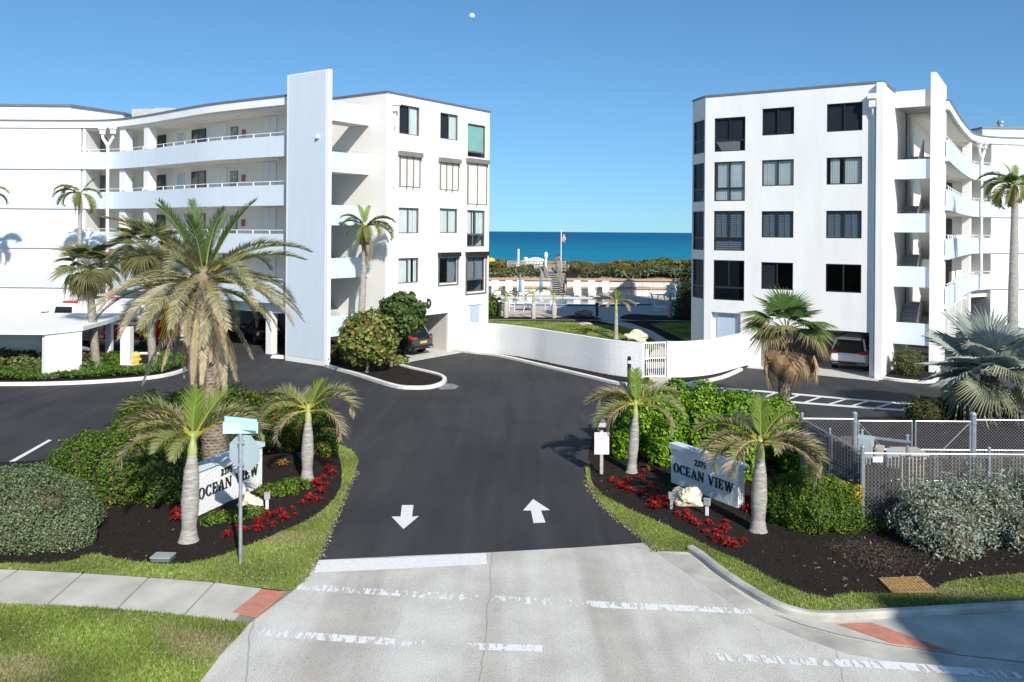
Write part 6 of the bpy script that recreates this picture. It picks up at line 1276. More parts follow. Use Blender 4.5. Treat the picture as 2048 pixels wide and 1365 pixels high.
# chain-link enclosure
M_WIRE = mat('fence_wire', (.30, .32, .36), .45, metal=.4, var=.1)
M_SLATT = mat('tan_privacy_slat', (.15, .125, .105), .8, var=.25, scale=9); M_SLATD = mat('backlit_slat_dark', (.05, .042, .036), .85, var=.3, scale=9)  # the dark copy carries the shade of backlit slats in its colour
def wires(W, L, h, z0=.06, pitch=.065, r=.0026, d=0.0):
    mb = MB()
    def seg(x0, za, x1, zb, dd):
        p, q = Vector(W(x0, d + dd, za)), Vector(W(x1, d + dd, zb)); t = (q - p).normalized(); n1 = Vector((0, 0, 1)).cross(t); n1 = n1.normalized() * r if n1.length > 1e-5 else Vector((r, 0, 0)); n2 = t.cross(n1).normalized() * r
        a = [p + n1, p - n1 * .5 + n2, p - n1 * .5 - n2]; b = [q + n1, q - n1 * .5 + n2, q - n1 * .5 - n2]; mb.add(a + b, [(0, 1, 4, 3), (1, 2, 5, 4), (2, 0, 3, 5)])
    H = h - z0; k = -H
    while k < L:
        x0, x1 = max(0, k), min(L, k + H)
        if x1 - x0 > .01: seg(x0, z0 + (x0 - k), x1, z0 + (x1 - k), 0); seg(x0, z0 + H - (x0 - k), x1, z0 + H - (x1 - k), .006)
        k += pitch * 1.41
    x = 0
    while x < L: seg(x, h - .02, x, h + .05, 0); x += pitch * 1.41
    return mb
def slats(W, L, z0, z1, d, step=.085, wd=.06, skip=.12, seed=0):
    mb = MB(); rr = random.Random(seed); x = .03
    while x < L - .03:
        if rr.random() > skip: mb.box(x, x + wd, d, d + .006, z0, z1 + rr.uniform(-.04, .02), W)
        x += step
    return mb
def post(t, p, h, r=.04, name='post'):
    mb = MB(); mb.tube([(p[0], p[1], 0), (p[0], p[1], h)], r, 10); mb.ball((p[0], p[1], h + .01), (r * 1.15, r * 1.15, r), 10, 5)
    for z in (.3, .9, h - .25): mb.tube([(p[0], p[1], z), (p[0], p[1], z + .05)], r * 1.18, 10)
    mb.build(name, M_GALV, t)
FX0, FY0, FY1, FH = 8.36, 19.9, 23.6, 1.83
def fence(label, W, L, posts, slat=None, mid=False, h=FH):
    t = thing('chain_link_fence', label, 'fence', W(0, 0, 0))
    o = wires(W, L, h).build('wire_mesh', M_WIRE, t); o['kind'] = 'stuff'
    mb = MB(); mb.tube([W(0, .01, h - .03), W(L, .01, h - .03)], .022, 8); mb.build('top_rail', M_GALV, t)
    if mid: mb = MB(); mb.tube([W(0, .02, .95), W(L, .02, .95)], .02, 8); mb.build('mid_rail', M_GALV, t)
    mb = MB(); mb.tube([W(0, .01, .08), W(L, .01, .08)], .01, 6); mb.build('bottom_wire', M_GALV, t)
    if slat: o = slats(W, L, *slat[:3]).build('privacy_slats', slat[3], t); o['kind'] = 'stuff'
    for x, r in posts: post(t, W(x, .03, 0), h + .1, r)
    return t
WFt = wmap((FX0, FY0), (1, 0), (0, 1)); fence('front run of galvanised chain-link fence behind the silvery shrub', WFt, 7.0, [(0, .055), (3.0, .035), (6.0, .035)], (.1, 1.70, .05, M_SLATD))  # dark slats added here to darken the view through the mesh
sidep = Vector((8.16, FY1)); sd_ = (sidep - Vector((FX0, FY0))); WSd = wmap((FX0, FY0), sd_.normalized(), (sd_.normalized().y, -sd_.normalized().x)); fence('side run of chain-link fence with slats darkened as backlit, beside the lime hedge', WSd, sd_.length, [(sd_.length, .04), (1.9, .03)], (.1, 1.74, .02, M_SLATD))
WBk = wmap((8.16, FY1), (1, 0), (0, 1)); fence('short back run of chain-link fence left of the gates, with tan slats', WBk, 1.5, [(1.52, .07)], (.1, 1.3, .05, M_SLATT))
def cgate(x0, x1, label, brace):
    t = thing('chain_link_gate', label, 'gate', WBk(x0, 0, 0)); W = lambda x, d, z: WBk(x0 + x, d, z); L = x1 - x0
    o = wires(W, L, 1.72).build('wire_mesh', M_WIRE, t); o['kind'] = 'stuff'
    for nm, a_, b_ in (('upright', (0, .08), (0, 1.75)), ('upright', (L, .08), (L, 1.75)), ('top_rail', (0, 1.75), (L, 1.75)), ('mid_rail', (0, .95), (L, .95)), ('bottom_rail', (0, .08), (L, .08))):
        mb = MB(); mb.tube([W(a_[0], .01, a_[1]), W(b_[0], .01, b_[1])], .025, 8); mb.build(nm, M_GALV, t)
    mb = MB(); mb.tube([W(brace[0] * L, .03, 1.7), W(brace[1] * L, .03, .15)], .012, 6); mb.build('brace_rod', M_GALV, t)
    o = slats(W, L, .12, .92, .05, seed=3).build('privacy_slats', M_SLATT, t); o['kind'] = 'stuff'
    mb = MB(); x = .0 if brace[0] > .5 else L
    mb.box(L - .1 if brace[0] < .5 else .0, L if brace[0] < .5 else .1, -.05, -.02, .93, 1.0, W); mb.build('latch', mr, t)
cgate(1.62, 3.12, 'left leaf of the chain-link double gate, behind the meter board', (0, 1)); cgate(3.22, 4.75, 'right leaf of the chain-link double gate, with a rusty latch', (1, 0))
WBk2 = wmap((8.16 + 4.85, FY1), (1, 0), (0, 1)); fence('back run of chain-link fence right of the gates, with a middle rail', WBk2, 3.0, [(0, .085)], (.1, .9, .05, M_SLATT), True)
t = thing('notice_sign', 'small blank white notice wired to the front chain-link fence', 'sign', (8.6, FY0, 1.6)); mb = MB(); mb.box(8.58, 8.82, FY0 - .02, FY0 - .008, 1.60, 1.73); mb.build('notice_plate', M_WFURN, t)
# electric meter board in the enclosure
t = thing('meter_board', 'grey electrical cabinets mounted on posts inside the fence', 'cabinet', (9.6, 21.9, 0)); W = wmap((9.25, 22.3), Vector((.86, -.5)).normalized(), Vector((.5, .86)).normalized())
for x in (.05, 1.15): mb = MB(); mb.tube([W(x, .2, 0), W(x, .2, 1.75)], .04, 8); mb.ball(W(x, .2, 1.76), (.05, .05, .03), 8, 4); mb.build('post', M_GALV, t)
for i, z in enumerate((1.25, 1.58)): mb = MB(); mb.box(-.05, 1.25, .1, .15, z, z + .06, W); mb.build('strut', M_GALV, t)
M_CAB = mat('cabinet_grey', (.40, .44, .48), .5, var=.06); M_CABT = mat('cabinet_tan', (.45, .40, .33), .5, var=.1)
for x0, x1, z0, z1, m in ((-.02, .36, .95, 1.66, M_CAB), (.42, .62, 1.0, 1.45, M_CABT), (.68, .98, .95, 1.4, M_CAB)):
    mb = MB(); mb.box(x0, x1, -.18, .1, z0, z1, W); o = mb.build('cabinet', m, t); mb = MB(); mb.box(x0 + .03, x1 - .03, -.195, -.18, z0 + .03, z1 - .03, W); mb.build('cabinet_door', m, o)
t = thing('equipment_box', 'tan equipment box with a red label behind the meter board', 'cabinet', (10.6, 22.5, 0)); mb = MB(); mb.box(10.35, 11.0, 22.2, 22.8, 0, 1.15); mb.prism([(10.3, 22.15), (11.05, 22.15), (11.05, 22.85), (10.3, 22.85)], 1.15, 1.22); mb.build('box_body', M_CABT, t); mb = MB(); mb.box(10.78, 10.86, 22.185, 22.198, .95, 1.05); mb.build('warning_label', mat('label_red', (.45, .08, .07), .6), t)
# stump by the lime hedge, hydrant, kerb block
g = G(272, 738); t = thing('fire_hydrant', 'yellow fire hydrant in the island ground cover', 'hydrant', (g.x, g.y, .05)); mb = MB(); my = mat('hydrant_yellow', (.70, .42, .06), .5, var=.08)
mb.tube([(g.x, g.y, 0), (g.x, g.y, .08), (g.x, g.y, .09), (g.x, g.y, .6), (g.x, g.y, .61), (g.x, g.y, .68), (g.x, g.y, .8), (g.x, g.y, .86)], [.2, .2, .14, .14, .19, .19, .12, .04], 12); mb.build('barrel', my, t); mb = MB(); mb.tube([(g.x - .24, g.y, .48), (g.x + .24, g.y, .48)], .075, 10); mb.tube([(g.x, g.y, .42), (g.x, g.y - .22, .42)], .09, 10); mb.build('nozzle', my, t)
# carport
t = thing('carport', 'low white carport with a flat roof and white wall piers at the left edge', 'carport', (-25, 42, 0)); RPt = [(-42, 38.6), (-21.4, 38.5), (-20.45, 40.1), (-20.7, 43.1), (-21.3, 46.5), (-42, 46.5)]
mb = MB(); mb.prism(RPt, 2.1, 2.3); mb.build('roof', M_WHITE, t)
mb = MB(); mb.prism([(-21.42, 38.62), (-20.5, 40.12), (-20.72, 40.25), (-21.64, 38.75)], 0, 2.1); mb.build('pier', M_WHITE, t)
for x0, x1, y0, y1 in ((-26.6, -23.3, 41.6, 41.85), (-21.7, -21.4, 44.9, 45.2), (-24.6, -23.6, 45.4, 45.65)): mb = MB(); mb.box(x0, x1, y0, y1, 0, 2.1); mb.build('pier', M_WHITE, t)
g = G(250, 741); t = thing('column', 'free-standing square white column beside the yellow hydrant', 'column', (g.x, g.y, 0)); mb = MB(); mb.box(g.x - .24, g.x + .24, g.y, g.y + .4, 0, 2.12); mb.build('column_body', M_WHITE, t); mb = MB(); mb.prism([(g.x + math.cos(a_ * .42) * .95 + .3, g.y + .3 + math.sin(a_ * .42) * .5) for a_ in range(15)], .04, .22); mb.build('round_base', M_CONCL, t)
t = thing('retaining_wall', 'low sloping white wall in the hedge at the left edge', 'wall', G(10, 740)); g = G(0, 742); mb = MB(); mb.add([(g.x - 1.5, g.y, 0), (g.x + .9, g.y, 0), (g.x + .9, g.y + .2, 0), (g.x - 1.5, g.y + .2, 0), (g.x - 1.5, g.y, 1.35), (g.x + .9, g.y, .15), (g.x + .9, g.y + .2, .15), (g.x - 1.5, g.y + .2, 1.35)], [(0, 1, 5, 4), (4, 5, 6, 7), (1, 2, 6, 5), (2, 3, 7, 6), (3, 0, 4, 7)]); mb.build('wall_body', M_WHITE, t)
g = G(562, 716); t = thing('wheel_stop', 'pale concrete block on the asphalt at the foot of the blue slab', 'kerb block', (g.x, g.y, 0)); mb = MB(); mb.add([(g.x - .55, g.y - .15, 0), (g.x + .5, g.y - .5, 0), (g.x + .55, g.y - .2, 0), (g.x - .5, g.y + .2, 0), (g.x - .45, g.y - .1, .16), (g.x + .4, g.y - .42, .16), (g.x + .45, g.y - .2, .16), (g.x - .45, g.y + .15, .16)], [(0, 1, 5, 4), (4, 5, 6, 7), (1, 2, 6, 5), (2, 3, 7, 6), (3, 0, 4, 7)]); mb.build('block', M_KERB, t)
# ------------------------------------------------------------------ vehicles
def paint(name, c): return mat(name, c, .25, var=.03, coat=.6, scale=1)
M_TYRE = mat('tyre_rubber', (.015, .015, .016), .85); M_RIM = mat('alloy_rim', (.45, .46, .48), .35, metal=.7); M_RED = mat('tail_red', (.38, .015, .015), .25, coat=.5); M_CHROME = mat('chrome', (.6, .6, .62), .15, metal=.9)
M_CGLASS = mat('car_glass', (.010, .012, .014), .05, var=.1, coat=.3); M_PLATE = mat('number_plate', (.62, .66, .68), .5, var=.1, scale=20)
def loft(rings):
    n = len(rings[0]); vs = [p for r in rings for p in r]; fs = []
    for i in range(len(rings) - 1):
        for k in range(n): fs.append((i * n + k, i * n + (k + 1) % n, (i + 1) * n + (k + 1) % n, (i + 1) * n + k))
    fs += [tuple(range(n)), tuple(range((len(rings) - 1) * n, len(rings) * n))]; return vs, fs
def car(label, loc, yaw, col, kind='suv', plate=M_PLATE):
    """x forward, origin under the rear bumper's middle."""
    S = kind == 'suv'; L, Wd, H = (4.6, 1.84, 1.68) if S else (4.8, 1.80, 1.42)
    t = thing('car', label, 'car', loc, local=True, rz=yaw); belt = .98 if S else .88
    prof = [(0, .55, .80 if not S else .86, .86), (.06, .40, belt - .06, .94), (.35, .28, belt, 1), (1.3, .24, belt + .02, 1.0), (2.4, .24, belt, 1.0), (3.2, .24, belt - .02, 1.0), (3.9, .26, belt - .14, .96), (4.4, .32, belt - .25, .88), (L - .06, .42, belt - .36, .78), (L, .5, belt - .44, .7)]
    rings = []
    for x, zb, zt, k in prof:
        w = Wd / 2 * k; zm = zb + (zt - zb) * .5; rings.append([(x, -w * .86, zb), (x, w * .86, zb), (x, w * .97, zb + .12), (x, w, zm), (x, w * .96, zt - .05), (x, w * .88, zt), (x, -w * .88, zt), (x, -w * .96, zt - .05), (x, -w, zm), (x, -w * .97, zb + .12)])
    mb = MB(); mb.add(*loft(rings)); mb.build('body', col, t, smooth=False)
    cab = [(.10, belt - .02, .80, .2), (.22, belt + .12, .80, .26), (.55, H - .10, .68, .3), (.85, H - .02, .66, .3), (1.8, H, .66, .3), (2.5, H - .05, .65, .3), (3.0, belt + .22, .72, .3), (3.45, belt - .02, .78, .3)] if S else [(.75, belt - .02, .74, .3), (1.1, belt + .2, .70, .3), (1.55, H - .04, .60, .3), (2.1, H, .60, .3), (2.7, H - .03, .60, .3), (3.15, belt + .22, .68, .3), (3.6, belt - .04, .74, .3)]
    rings = []
    for x, zt, k, _ in cab:
        w = Wd / 2 * k; wb = Wd / 2 * .88; zb = belt - .05; rings.append([(x, -wb, zb), (x, wb, zb), (x, (wb + w) / 2 + .04, (zb + zt) / 2), (x, w, zt - .04), (x, w * .8, zt), (x, -w * .8, zt), (x, -w, zt - .04), (x, -(wb + w) / 2 - .04, (zb + zt) / 2)])
    mb = MB(); mb.add(*loft(rings)); gl = mb.build('window', M_CGLASS, t, smooth=False)
    r0, r1 = (.55, 2.45) if S else (1.55, 2.7); mb = MB()
    mb.prism([(r0, -Wd * .29), (r1, -Wd * .29), (r1, Wd * .29), (r0, Wd * .29)], H - .03, H + .015); mb.build('roof', col, t)
    if S:
        for s in (-1, 1): mb = MB(); mb.tube([(.8, s * .5, H + .03), (.9, s * .5, H + .07), (2.2, s * .5, H + .06), (2.3, s * .5, H + .0)], .022, 6); mb.build('roof_rail', M_BLACK, t)
        mb = MB(); mb.prism([(.35, -.55), (.62, -.55), (.62, .55), (.35, .55)], H - .10, H - .03); mb.build('spoiler', col, t)
    for s in (-1, 1):
        for xa, xb in (((.25, .6), (.62, .9)) if S else ((.85, 1.5), (1.0, 1.6)),):
            mb = MB(); mb.tube([(xa[0], s * Wd * .44, belt), (xb[0] if S else xa[1], s * Wd * .345, H - .05)], .055, 6); mb.build('pillar', col, t)
        mb = MB(); mb.tube([(1.95, s * Wd * .435, belt), (1.95, s * Wd * .34, H - .04)], .035, 6); mb.build('pillar', M_BLACK, t)
        mb = MB(); mb.box(2.9, 3.08, s * Wd * .5 - (.02 if s > 0 else .2), s * Wd * .5 + (.2 if s > 0 else .02), belt + .04, belt + .18); mb.build('mirror', col, t)
        for x in (.95, 3.65):
            mb = MB(); mb.ring((x, s * (Wd / 2 - .11), .34), .22, .35, -.11, .11, 20)
            vs = [(x + (y_ - s * (Wd / 2 - .11)) , 0, 0) for y_ in ()]; m2 = MB()
            for v in mb.v: m2.v.append((x + (v[1] - s * (Wd / 2 - .11)), s * (Wd / 2 - .11) + (v[0] - x), v[2]))
            m2.f, m2.m, m2.c = mb.f, mb.m, mb.c; o = m2.build('wheel', M_TYRE, t)
            r = MB(); y0 = s * (Wd / 2 - .035)
            for k in range(10):
                a = k * 2 * PI / 10; p = [(x + math.cos(a + da) * rr_, y0, .34 + math.sin(a + da) * rr_) for da, rr_ in ((-.35, .05), (.35, .05), (.12, .225), (-.12, .225))]; q = [(v[0], v[1] - s * .03, v[2]) for v in p]; r.add(p + q, [(0, 1, 2, 3), (0, 4, 5, 1), (1, 5, 6, 2), (2, 6, 7, 3), (3, 7, 4, 0)])
            r.tube([(x, y0 - s * .09, .34), (x, y0 + s * .004, .34)], .06, 10); r.tube([(x, y0 - s * .12, .34), (x, y0 - s * .09, .34)], .225, 16); r.build('rim', M_RIM, o)
        z = belt - .06; mb = MB(); mb.add([(-.012, s * .50, z), (-.012, s * .80, z - .02), (.06, s * .90, z), (.32, s * .915, z + .06), (.32, s * .915, z + .2 - (0 if S else .1)), (.0, s * .78, z + .14), (-.012, s * .50, z + .1)], [(0, 1, 5, 6), (1, 2, 5), (2, 3, 4, 5)]); mb.build('tail_light', M_RED, t)
        mb = MB(); mb.box(L - .2, L - .02, s * .52 - .16, s * .52 + .16, .58, .70); mb.build('headlight', M_PLATE, t)
        for x in (1.75, 2.6): mb = MB(); mb.box(x, x + .18, s * (Wd / 2 + .0) - .015, s * (Wd / 2) + .015, belt - .16, belt - .12); mb.build('door_handle', col if S else M_BLACK, t)
    mb = MB(); mb.box(-.03, .1, -.27, .27, .66 if S else .6, .80 if S else .72); mb.build('number_plate', plate, t)
    mb = MB(); mb.box(-.06, .25, -.80, .80, .36, .50); mb.build('bumper', M_BLACK if S else col, t)
    mb = MB()
    for s in (-1, 1): mb.box(-.07, .1, s * .6 - .16, s * .6 + .16, .40, .44)
    mb.build('exhaust_trim', M_CHROME, t)
    return t
r = Vector(WF(1.75, 1.1, 0)); car('white SUV with dark glass parked in the right garage, rear towards the drive', (r.x, r.y, .03), math.atan2(vR.y, vR.x), paint('pearl_white', (.74, .74, .73)))
r = Vector(WA(3.1, .05, 0)); car('dark grey wagon half hidden by the sea grape ball in the left garage', (r.x, r.y, .03), math.atan2(uL.y, uL.x), paint('dark_grey_paint', (.025, .027, .032)), 'suv', mat('yellow_plate', (.55, .38, .08), .5))
r = V(546, 690, 51.0); car('black sedan in the shade under the left walkways', (r.x, r.y, 0), math.atan2(uL.y, uL.x) - .4, paint('black_paint', (.008, .008, .009)), 'sedan')
r = V(30, 700, 43.3); car('dark car under the low white carport', (r.x - 1.3, r.y + .6, 0), .05, paint('black_blue_paint', (.012, .013, .017)), 'sedan')
# fire truck
FT = V(338, 690, 49.5); t = thing('fire_truck', 'red and white fire truck with a red-yellow chevron rear, behind the palms', 'fire truck', (FT.x, FT.y, 0), local=True, rz=math.radians(172))
MR_ = paint('fire_red', (.38, .012, .015)); MWt = paint('truck_white', (.75, .75, .75)); MY_ = mat('chevron_yellow', (.70, .62, .03), .5, var=.05)
# x forward; the rear end is at x = 0
mb = MB(); mb.box(0, 5.0, -1.2, 1.2, .55, 1.75); mb.build('body', MR_, t)
mb = MB(); mb.box(.01, 5.0, -1.19, 1.19, 1.752, 2.75); mb.build('upper_body', MWt, t)
mb = MB(); mb.box(5.05, 7.2, -1.2, 1.2, .55, 1.45); mb.build('cab_lower', MR_, t)
mb = MB(); mb.add([(5.05, -1.2, 1.452), (7.25, -1.2, 1.452), (7.25, 1.2, 1.452), (5.05, 1.2, 1.452), (5.05, -1.15, 2.6), (6.85, -1.1, 2.6), (6.85, 1.1, 2.6), (5.05, 1.15, 2.6)], [(0, 1, 5, 4), (1, 2, 6, 5), (2, 3, 7, 6), (3, 0, 4, 7), (4, 5, 6, 7)]); cb = mb.build('cab', MWt, t)
for s in (-1, 1):
    mb = MB(); mb.add([(5.4, s * 1.215, 1.7), (6.6, s * 1.215, 1.7), (6.45, s * 1.17, 2.4), (5.4, s * 1.17, 2.4)], [(0, 1, 2, 3)]); mb.build('cab_window', M_CGLASS, cb)
    mb = MB(); mb.box(.2, 4.9, s * 1.2 - .012, s * 1.2 + .012, 1.42, 1.6); mb.add([(4.9, s * 1.214, 1.42), (5.0, s * 1.214, 1.42), (5.6, s * 1.214, 1.0), (7.1, s * 1.214, 1.0), (7.1, s * 1.214, 1.16), (5.65, s * 1.214, 1.16), (5.0, s * 1.214, 1.6), (4.9, s * 1.214, 1.6)], [(0, 1, 6, 7), (1, 2, 5, 6), (2, 3, 4, 5)]); mb.build('stripe', MWt, t)
    mb = MB(); mb.box(.1, 7.1, s * 1.2 - .02, s * 1.2 + .03, .5, .56); mb.build('side_rail', M_CHROME, t)
    for x in (1.4, 6.1):
        m2 = MB(); q = MB(); q.ring((0, 0, 0), .28, .5, -.17, .17, 20)
        m2.v = [(x + v[1], s * 1.06 + v[0], .5 + v[2]) for v in q.v]; m2.f, m2.m, m2.c = q.f, q.m, q.c; w_ = m2.build('wheel', M_TYRE, t); m2 = MB(); m2.tube([(x, s * 1.06 - .1, .5), (x, s * 1.06 + s * .1, .5)], .28, 14); m2.build('rim', M_CHROME, w_)
    mb = MB(); mb.box(7.0, 7.2, s * 1.35 - .08, s * 1.35 + .08, 1.7, 2.1); mb.tube([(6.9, s * 1.15, 2.1), (7.1, s * 1.35, 2.05)], .02, 5); mb.build('mirror', M_BLACK, t)
    for x in (.25, 1.9, 3.4): mb = MB(); mb.box(x, x + 1.3, s * 1.2 - .015, s * 1.2 + .008, .65, 1.35); mb.build('locker_door', MR_ if x < 3 else M_CHROME, t)
mb = MB(); mb.box(-.35, 0, -1.15, 1.15, .42, .55); mb.build('rear_step', M_CHROME, t)
def chev(x, lo, hi, zb, zt, flip, axis='y'):
    n = 9
    for i in range(n):
        a, b = lo + (hi - lo) * i / n, lo + (hi - lo) * (i + 1) / n; k = .5 * flip
        q = [(a, zb), (b, zb), (b + k, zt), (a + k, zt)]; q = [(min(max(y, lo), hi), z) for y, z in q]
        mb = MB(); mb.add([(x, y, z) for y, z in q] + [(x + .006, y, z) for y, z in q], [(0, 1, 2, 3), (4, 5, 6, 7)]); mb.build('chevron_stripe', MR_ if i % 2 else MY_, t)
for z0, z1 in ((.6, 1.3), (1.3, 2.0), (2.0, 2.7)): chev(-.012, -1.18, 0, z0, z1, 1); chev(-.012, 0, 1.18, z0, z1, -1)
for s in (-1, 1):
    for i in range(6):
        a = .0 + i * .2; mb = MB(); q = [(a, .6), (a + .2, .6), (a + .42, 1.4), (a + .22, 1.4)]; mb.add([(x, s * 1.218, z) for x, z in q], [(0, 1, 2, 3)]); mb.build('chevron_stripe', MY_ if i % 2 else MR_, t)
mb = MB(); mb.ball((4.2, -.9, 2.76), (.3, .3, .1), 10, 5); mb.box(5.4, 6.2, -.9, .9, 2.6, 2.72); mb.build('light_bar', M_RED, t)
# hand truck in the left garage
g = Vector(WA(4.7, 3.2, 0)); t = thing('hand_truck', 'hand truck carrying a white and green sack in the left garage', 'hand truck', (g.x, g.y, .03)); mb = MB()
for s in (-.2, .2): mb.tube([(g.x + s, g.y, .1), (g.x + s, g.y + .15, 1.1), (g.x + s * .6, g.y + .2, 1.25)], .018, 6)
mb.tube([(g.x - .12, g.y + .2, 1.25), (g.x + .12, g.y + .2, 1.25)], .018, 6); mb.box(g.x - .25, g.x + .25, g.y - .3, g.y, .06, .08); mb.build('frame', M_BLACK, t)
mb = MB(); mb.tube([(g.x - .28, g.y + .08, .12), (g.x - .23, g.y + .08, .12)], .12, 12); mb.tube([(g.x + .23, g.y + .08, .12), (g.x + .28, g.y + .08, .12)], .12, 12); mb.build('wheels', M_TYRE, t)
o = tag(place((lambda b: (b.ball((0, 0, 0), (.25, .16, .38), 12, 8, .05), b)[1])(MB()).mesh('sack', mat('sack_white', (.62, .64, .6), .7, col2=(.22, .45, .25), scale=2.2), smooth=True), 'sack', None, (g.x, g.y - .16, .45)), 'white and green sack leaning on the hand truck', 'sack')
# ------------------------------------------------------------------ pool side
# seawall: panels, caps, ledge
def seawall(x0, x1, label):
    Y = 83.6; t = thing('seawall', label, 'wall', (x0, Y, PZ)); n = max(1, round((x1 - x0) / 1.05)); st = (x1 - x0) / n
    for i in range(n):
        mb = MB(); a = x0 + i * st; mb.box(a + .02, a + st - .02, Y, Y + .25, PZ, 2.17); mb.build('panel', M_WALLG, t)
    mb = MB(); mb.box(x0, x1, Y + .05, Y + .24, PZ, 2.15); mb.build('backing', M_WOOD, t)
    mb = MB(); mb.box(x0 - .05, x1 + .05, Y - .2, Y + .36, 2.175, 2.38); mb.build('cap', M_CEDAR, t)
    mb = MB(); mb.box(x0 - .03, x1 + .03, Y - .15, Y - .005, 1.35, 1.56); mb.build('ledge', M_CEDAR, t)
M_WALLG = mat('pale_wall_panel', (.62, .61, .58), .85, var=.05)
seawall(-27, 3.9, 'pale panelled seawall with wood cap, left of the boardwalk steps'); seawall(5.5, 17.3, 'pale panelled seawall with wood cap, right of the boardwalk steps')
# boardwalk steps and deck over the dune
t = thing('boardwalk', 'grey wooden steps and railed deck leading over the dune', 'boardwalk', (4.7, 83.7, PZ)); SX0, SX1 = 4.0, 5.36; DX0, DX1, DY0, DY1, DZ = -.45, 5.95, 90.5, 92.8, 2.82
for i in range(13):
    z = .84 + i * .157; y = 83.5 + i * .54; mb = MB(); mb.box(SX0 - i * .045, SX1 - i * .045, y, y + .56, z, z + .05); mb.build('step', M_WOOD, t)
def railing(p, q, z0, z1, n, label=None):
    mb = MB(); P, Q = Vector(p), Vector(q)
    for h in (.35, .65, .95): mb.tube([(P.x, P.y, z0 + h), (Q.x, Q.y, z1 + h)], .045, 4)
    o = mb.build('railing', M_WOOD, t)
    for i in range(n + 1):
        k = i / n; c = P.lerp(Q, k); z = z0 + (z1 - z0) * k; mb = MB(); mb.box(c.x - .05, c.x + .05, c.y - .05, c.y + .05, z - .2, z + 1.0); mb.build('post', M_WOOD, o)
railing((SX0, 83.5), (SX0 - .58, 90.5), .84, DZ, 5); railing((SX1, 83.5), (SX1 - .58, 90.5), .84, DZ, 5)
for i in range(6): y = DY0 + i * .42; mb = MB(); mb.box(DX0, DX1, y, y + .4, DZ - .05, DZ); mb.build('plank', M_WOOD, t)
railing((DX0, DY0), (SX0 - .58, DY0), DZ, DZ, 4); railing((SX1 - .58, DY0), (DX1, DY0), DZ, DZ, 2); railing((DX1, DY0), (DX1, DY1), DZ, DZ, 1)
mb = MB(); mb.box(SX0 - 3.0, SX0 - .65, 90.8, 91.1, DZ + .95, DZ + 1.02); mb.build('rail_cap', M_WFURN, t)
# arched white bench on the deck
t = thing('bench', 'white bench with an arched slatted back on the dune deck', 'bench', (2.6, 91.6, DZ), local=True)
for i in range(13): x = -1.05 + i * .175; h = 1.25 - .3 * (x / 1.05) ** 2; mb = MB(); mb.box(x - .05, x + .05, -.02, .02, .45, h + .1); mb.build('slat', M_WFURN, t)
mb = MB(); mb.tube([(-1.1, 0, .95)] + [(-1.05 + i * .35, 0, 1.33 - .3 * ((-1.05 + i * .35) / 1.05) ** 2) for i in range(7)] + [(1.1, 0, .95)], .05, 6); mb.build('back_rail', M_WFURN, t)
mb = MB(); mb.box(-1.1, 1.1, -.5, 0, .42, .48); mb.build('seat', M_WFURN, t)
for x in (-1.08, 1.08): mb = MB(); mb.box(x - .05, x + .05, -.5, -.42, 0, .7); mb.box(x - .05, x + .05, -.06, .04, 0, 1.4); mb.build('leg', M_WFURN, t)
# flagpole and flag
f0 = V(1122, 526, 93); t = thing('flagpole', 'thin white flagpole with a limp flag on the dune deck', 'flagpole', (f0.x, f0.y, DZ), local=True); mb = MB(); mb.tube([(0, 0, 0), (0, 0, 4.25)], .05, 8); mb.ball((0, 0, 4.3), (.08, .08, .08), 8, 5); mb.build('pole', M_PIPE, t)
t = thing('flag', 'limp red, white and blue striped flag on the pole', 'flag', (f0.x, f0.y, DZ), local=True); FR, FWt, FB = mat('flag_red', (.45, .03, .04), .8), mat('flag_white', (.7, .68, .66), .8), mat('flag_blue', (.03, .04, .18), .8)
mb = MB()
for i in range(9):
    for j in range(5):
        def P(u, v): return (.05 + u * .42 + .05 * math.sin(v * 9 + u * 4), .06 * math.sin(u * 14 + v * 3), 4.15 - v * .95 - u * .3)
        u0, u1, v0, v1 = j / 5, (j + 1) / 5, i / 9, (i + 1) / 9; mb.add([P(u0, v0), P(u1, v0), P(u1, v1), P(u0, v1)], [(0, 1, 2, 3)], 2 if (i < 4 and j < 2) else (i % 2))
mb.build('cloth', [FR, FWt, FB], t)
f1 = V(1037, 532, 91); t = thing('post', 'tall plain white post on the dune left of the bench', 'post', (f1.x, f1.y, 2.6), local=True); mb = MB(); mb.box(-.09, .09, -.09, .09, 0, 2.5); mb.build('shaft', M_PIPE, t)
f2 = V(1092, 526, 91.4); t = thing('shower_post', 'short white capped post at the right end of the arched bench', 'post', (f2.x, f2.y, DZ), local=True); mb = MB(); mb.box(-.08, .08, -.08, .08, 0, 1.3); mb.build('shaft', M_PIPE, t); mb = MB(); mb.ball((0, 0, 1.6), (.22, .22, .38), 8, 6); mb.build('lamp', M_WFURN, t)
f3 = V(1058, 526, 91.8); t = thing('deck_chair', 'small white chair on the dune deck left of the bench', 'chair', (f3.x, f3.y, DZ), local=True); mb = MB(); mb.box(-.55, -.15, 0, .05, .4, 1.35); mb.build('backrest', M_WFURN, t); mb = MB(); mb.box(-.2, .5, -.5, 0, .4, .48); mb.box(.2, .5, -.05, 0, .48, 1.0); mb.build('seat', M_WFURN, t)
f4 = V(1116, 526, 92.2); t = thing('person', 'person in an orange top leaning on the deck rail by the flagpole', 'person', (f4.x, f4.y, DZ), local=True)
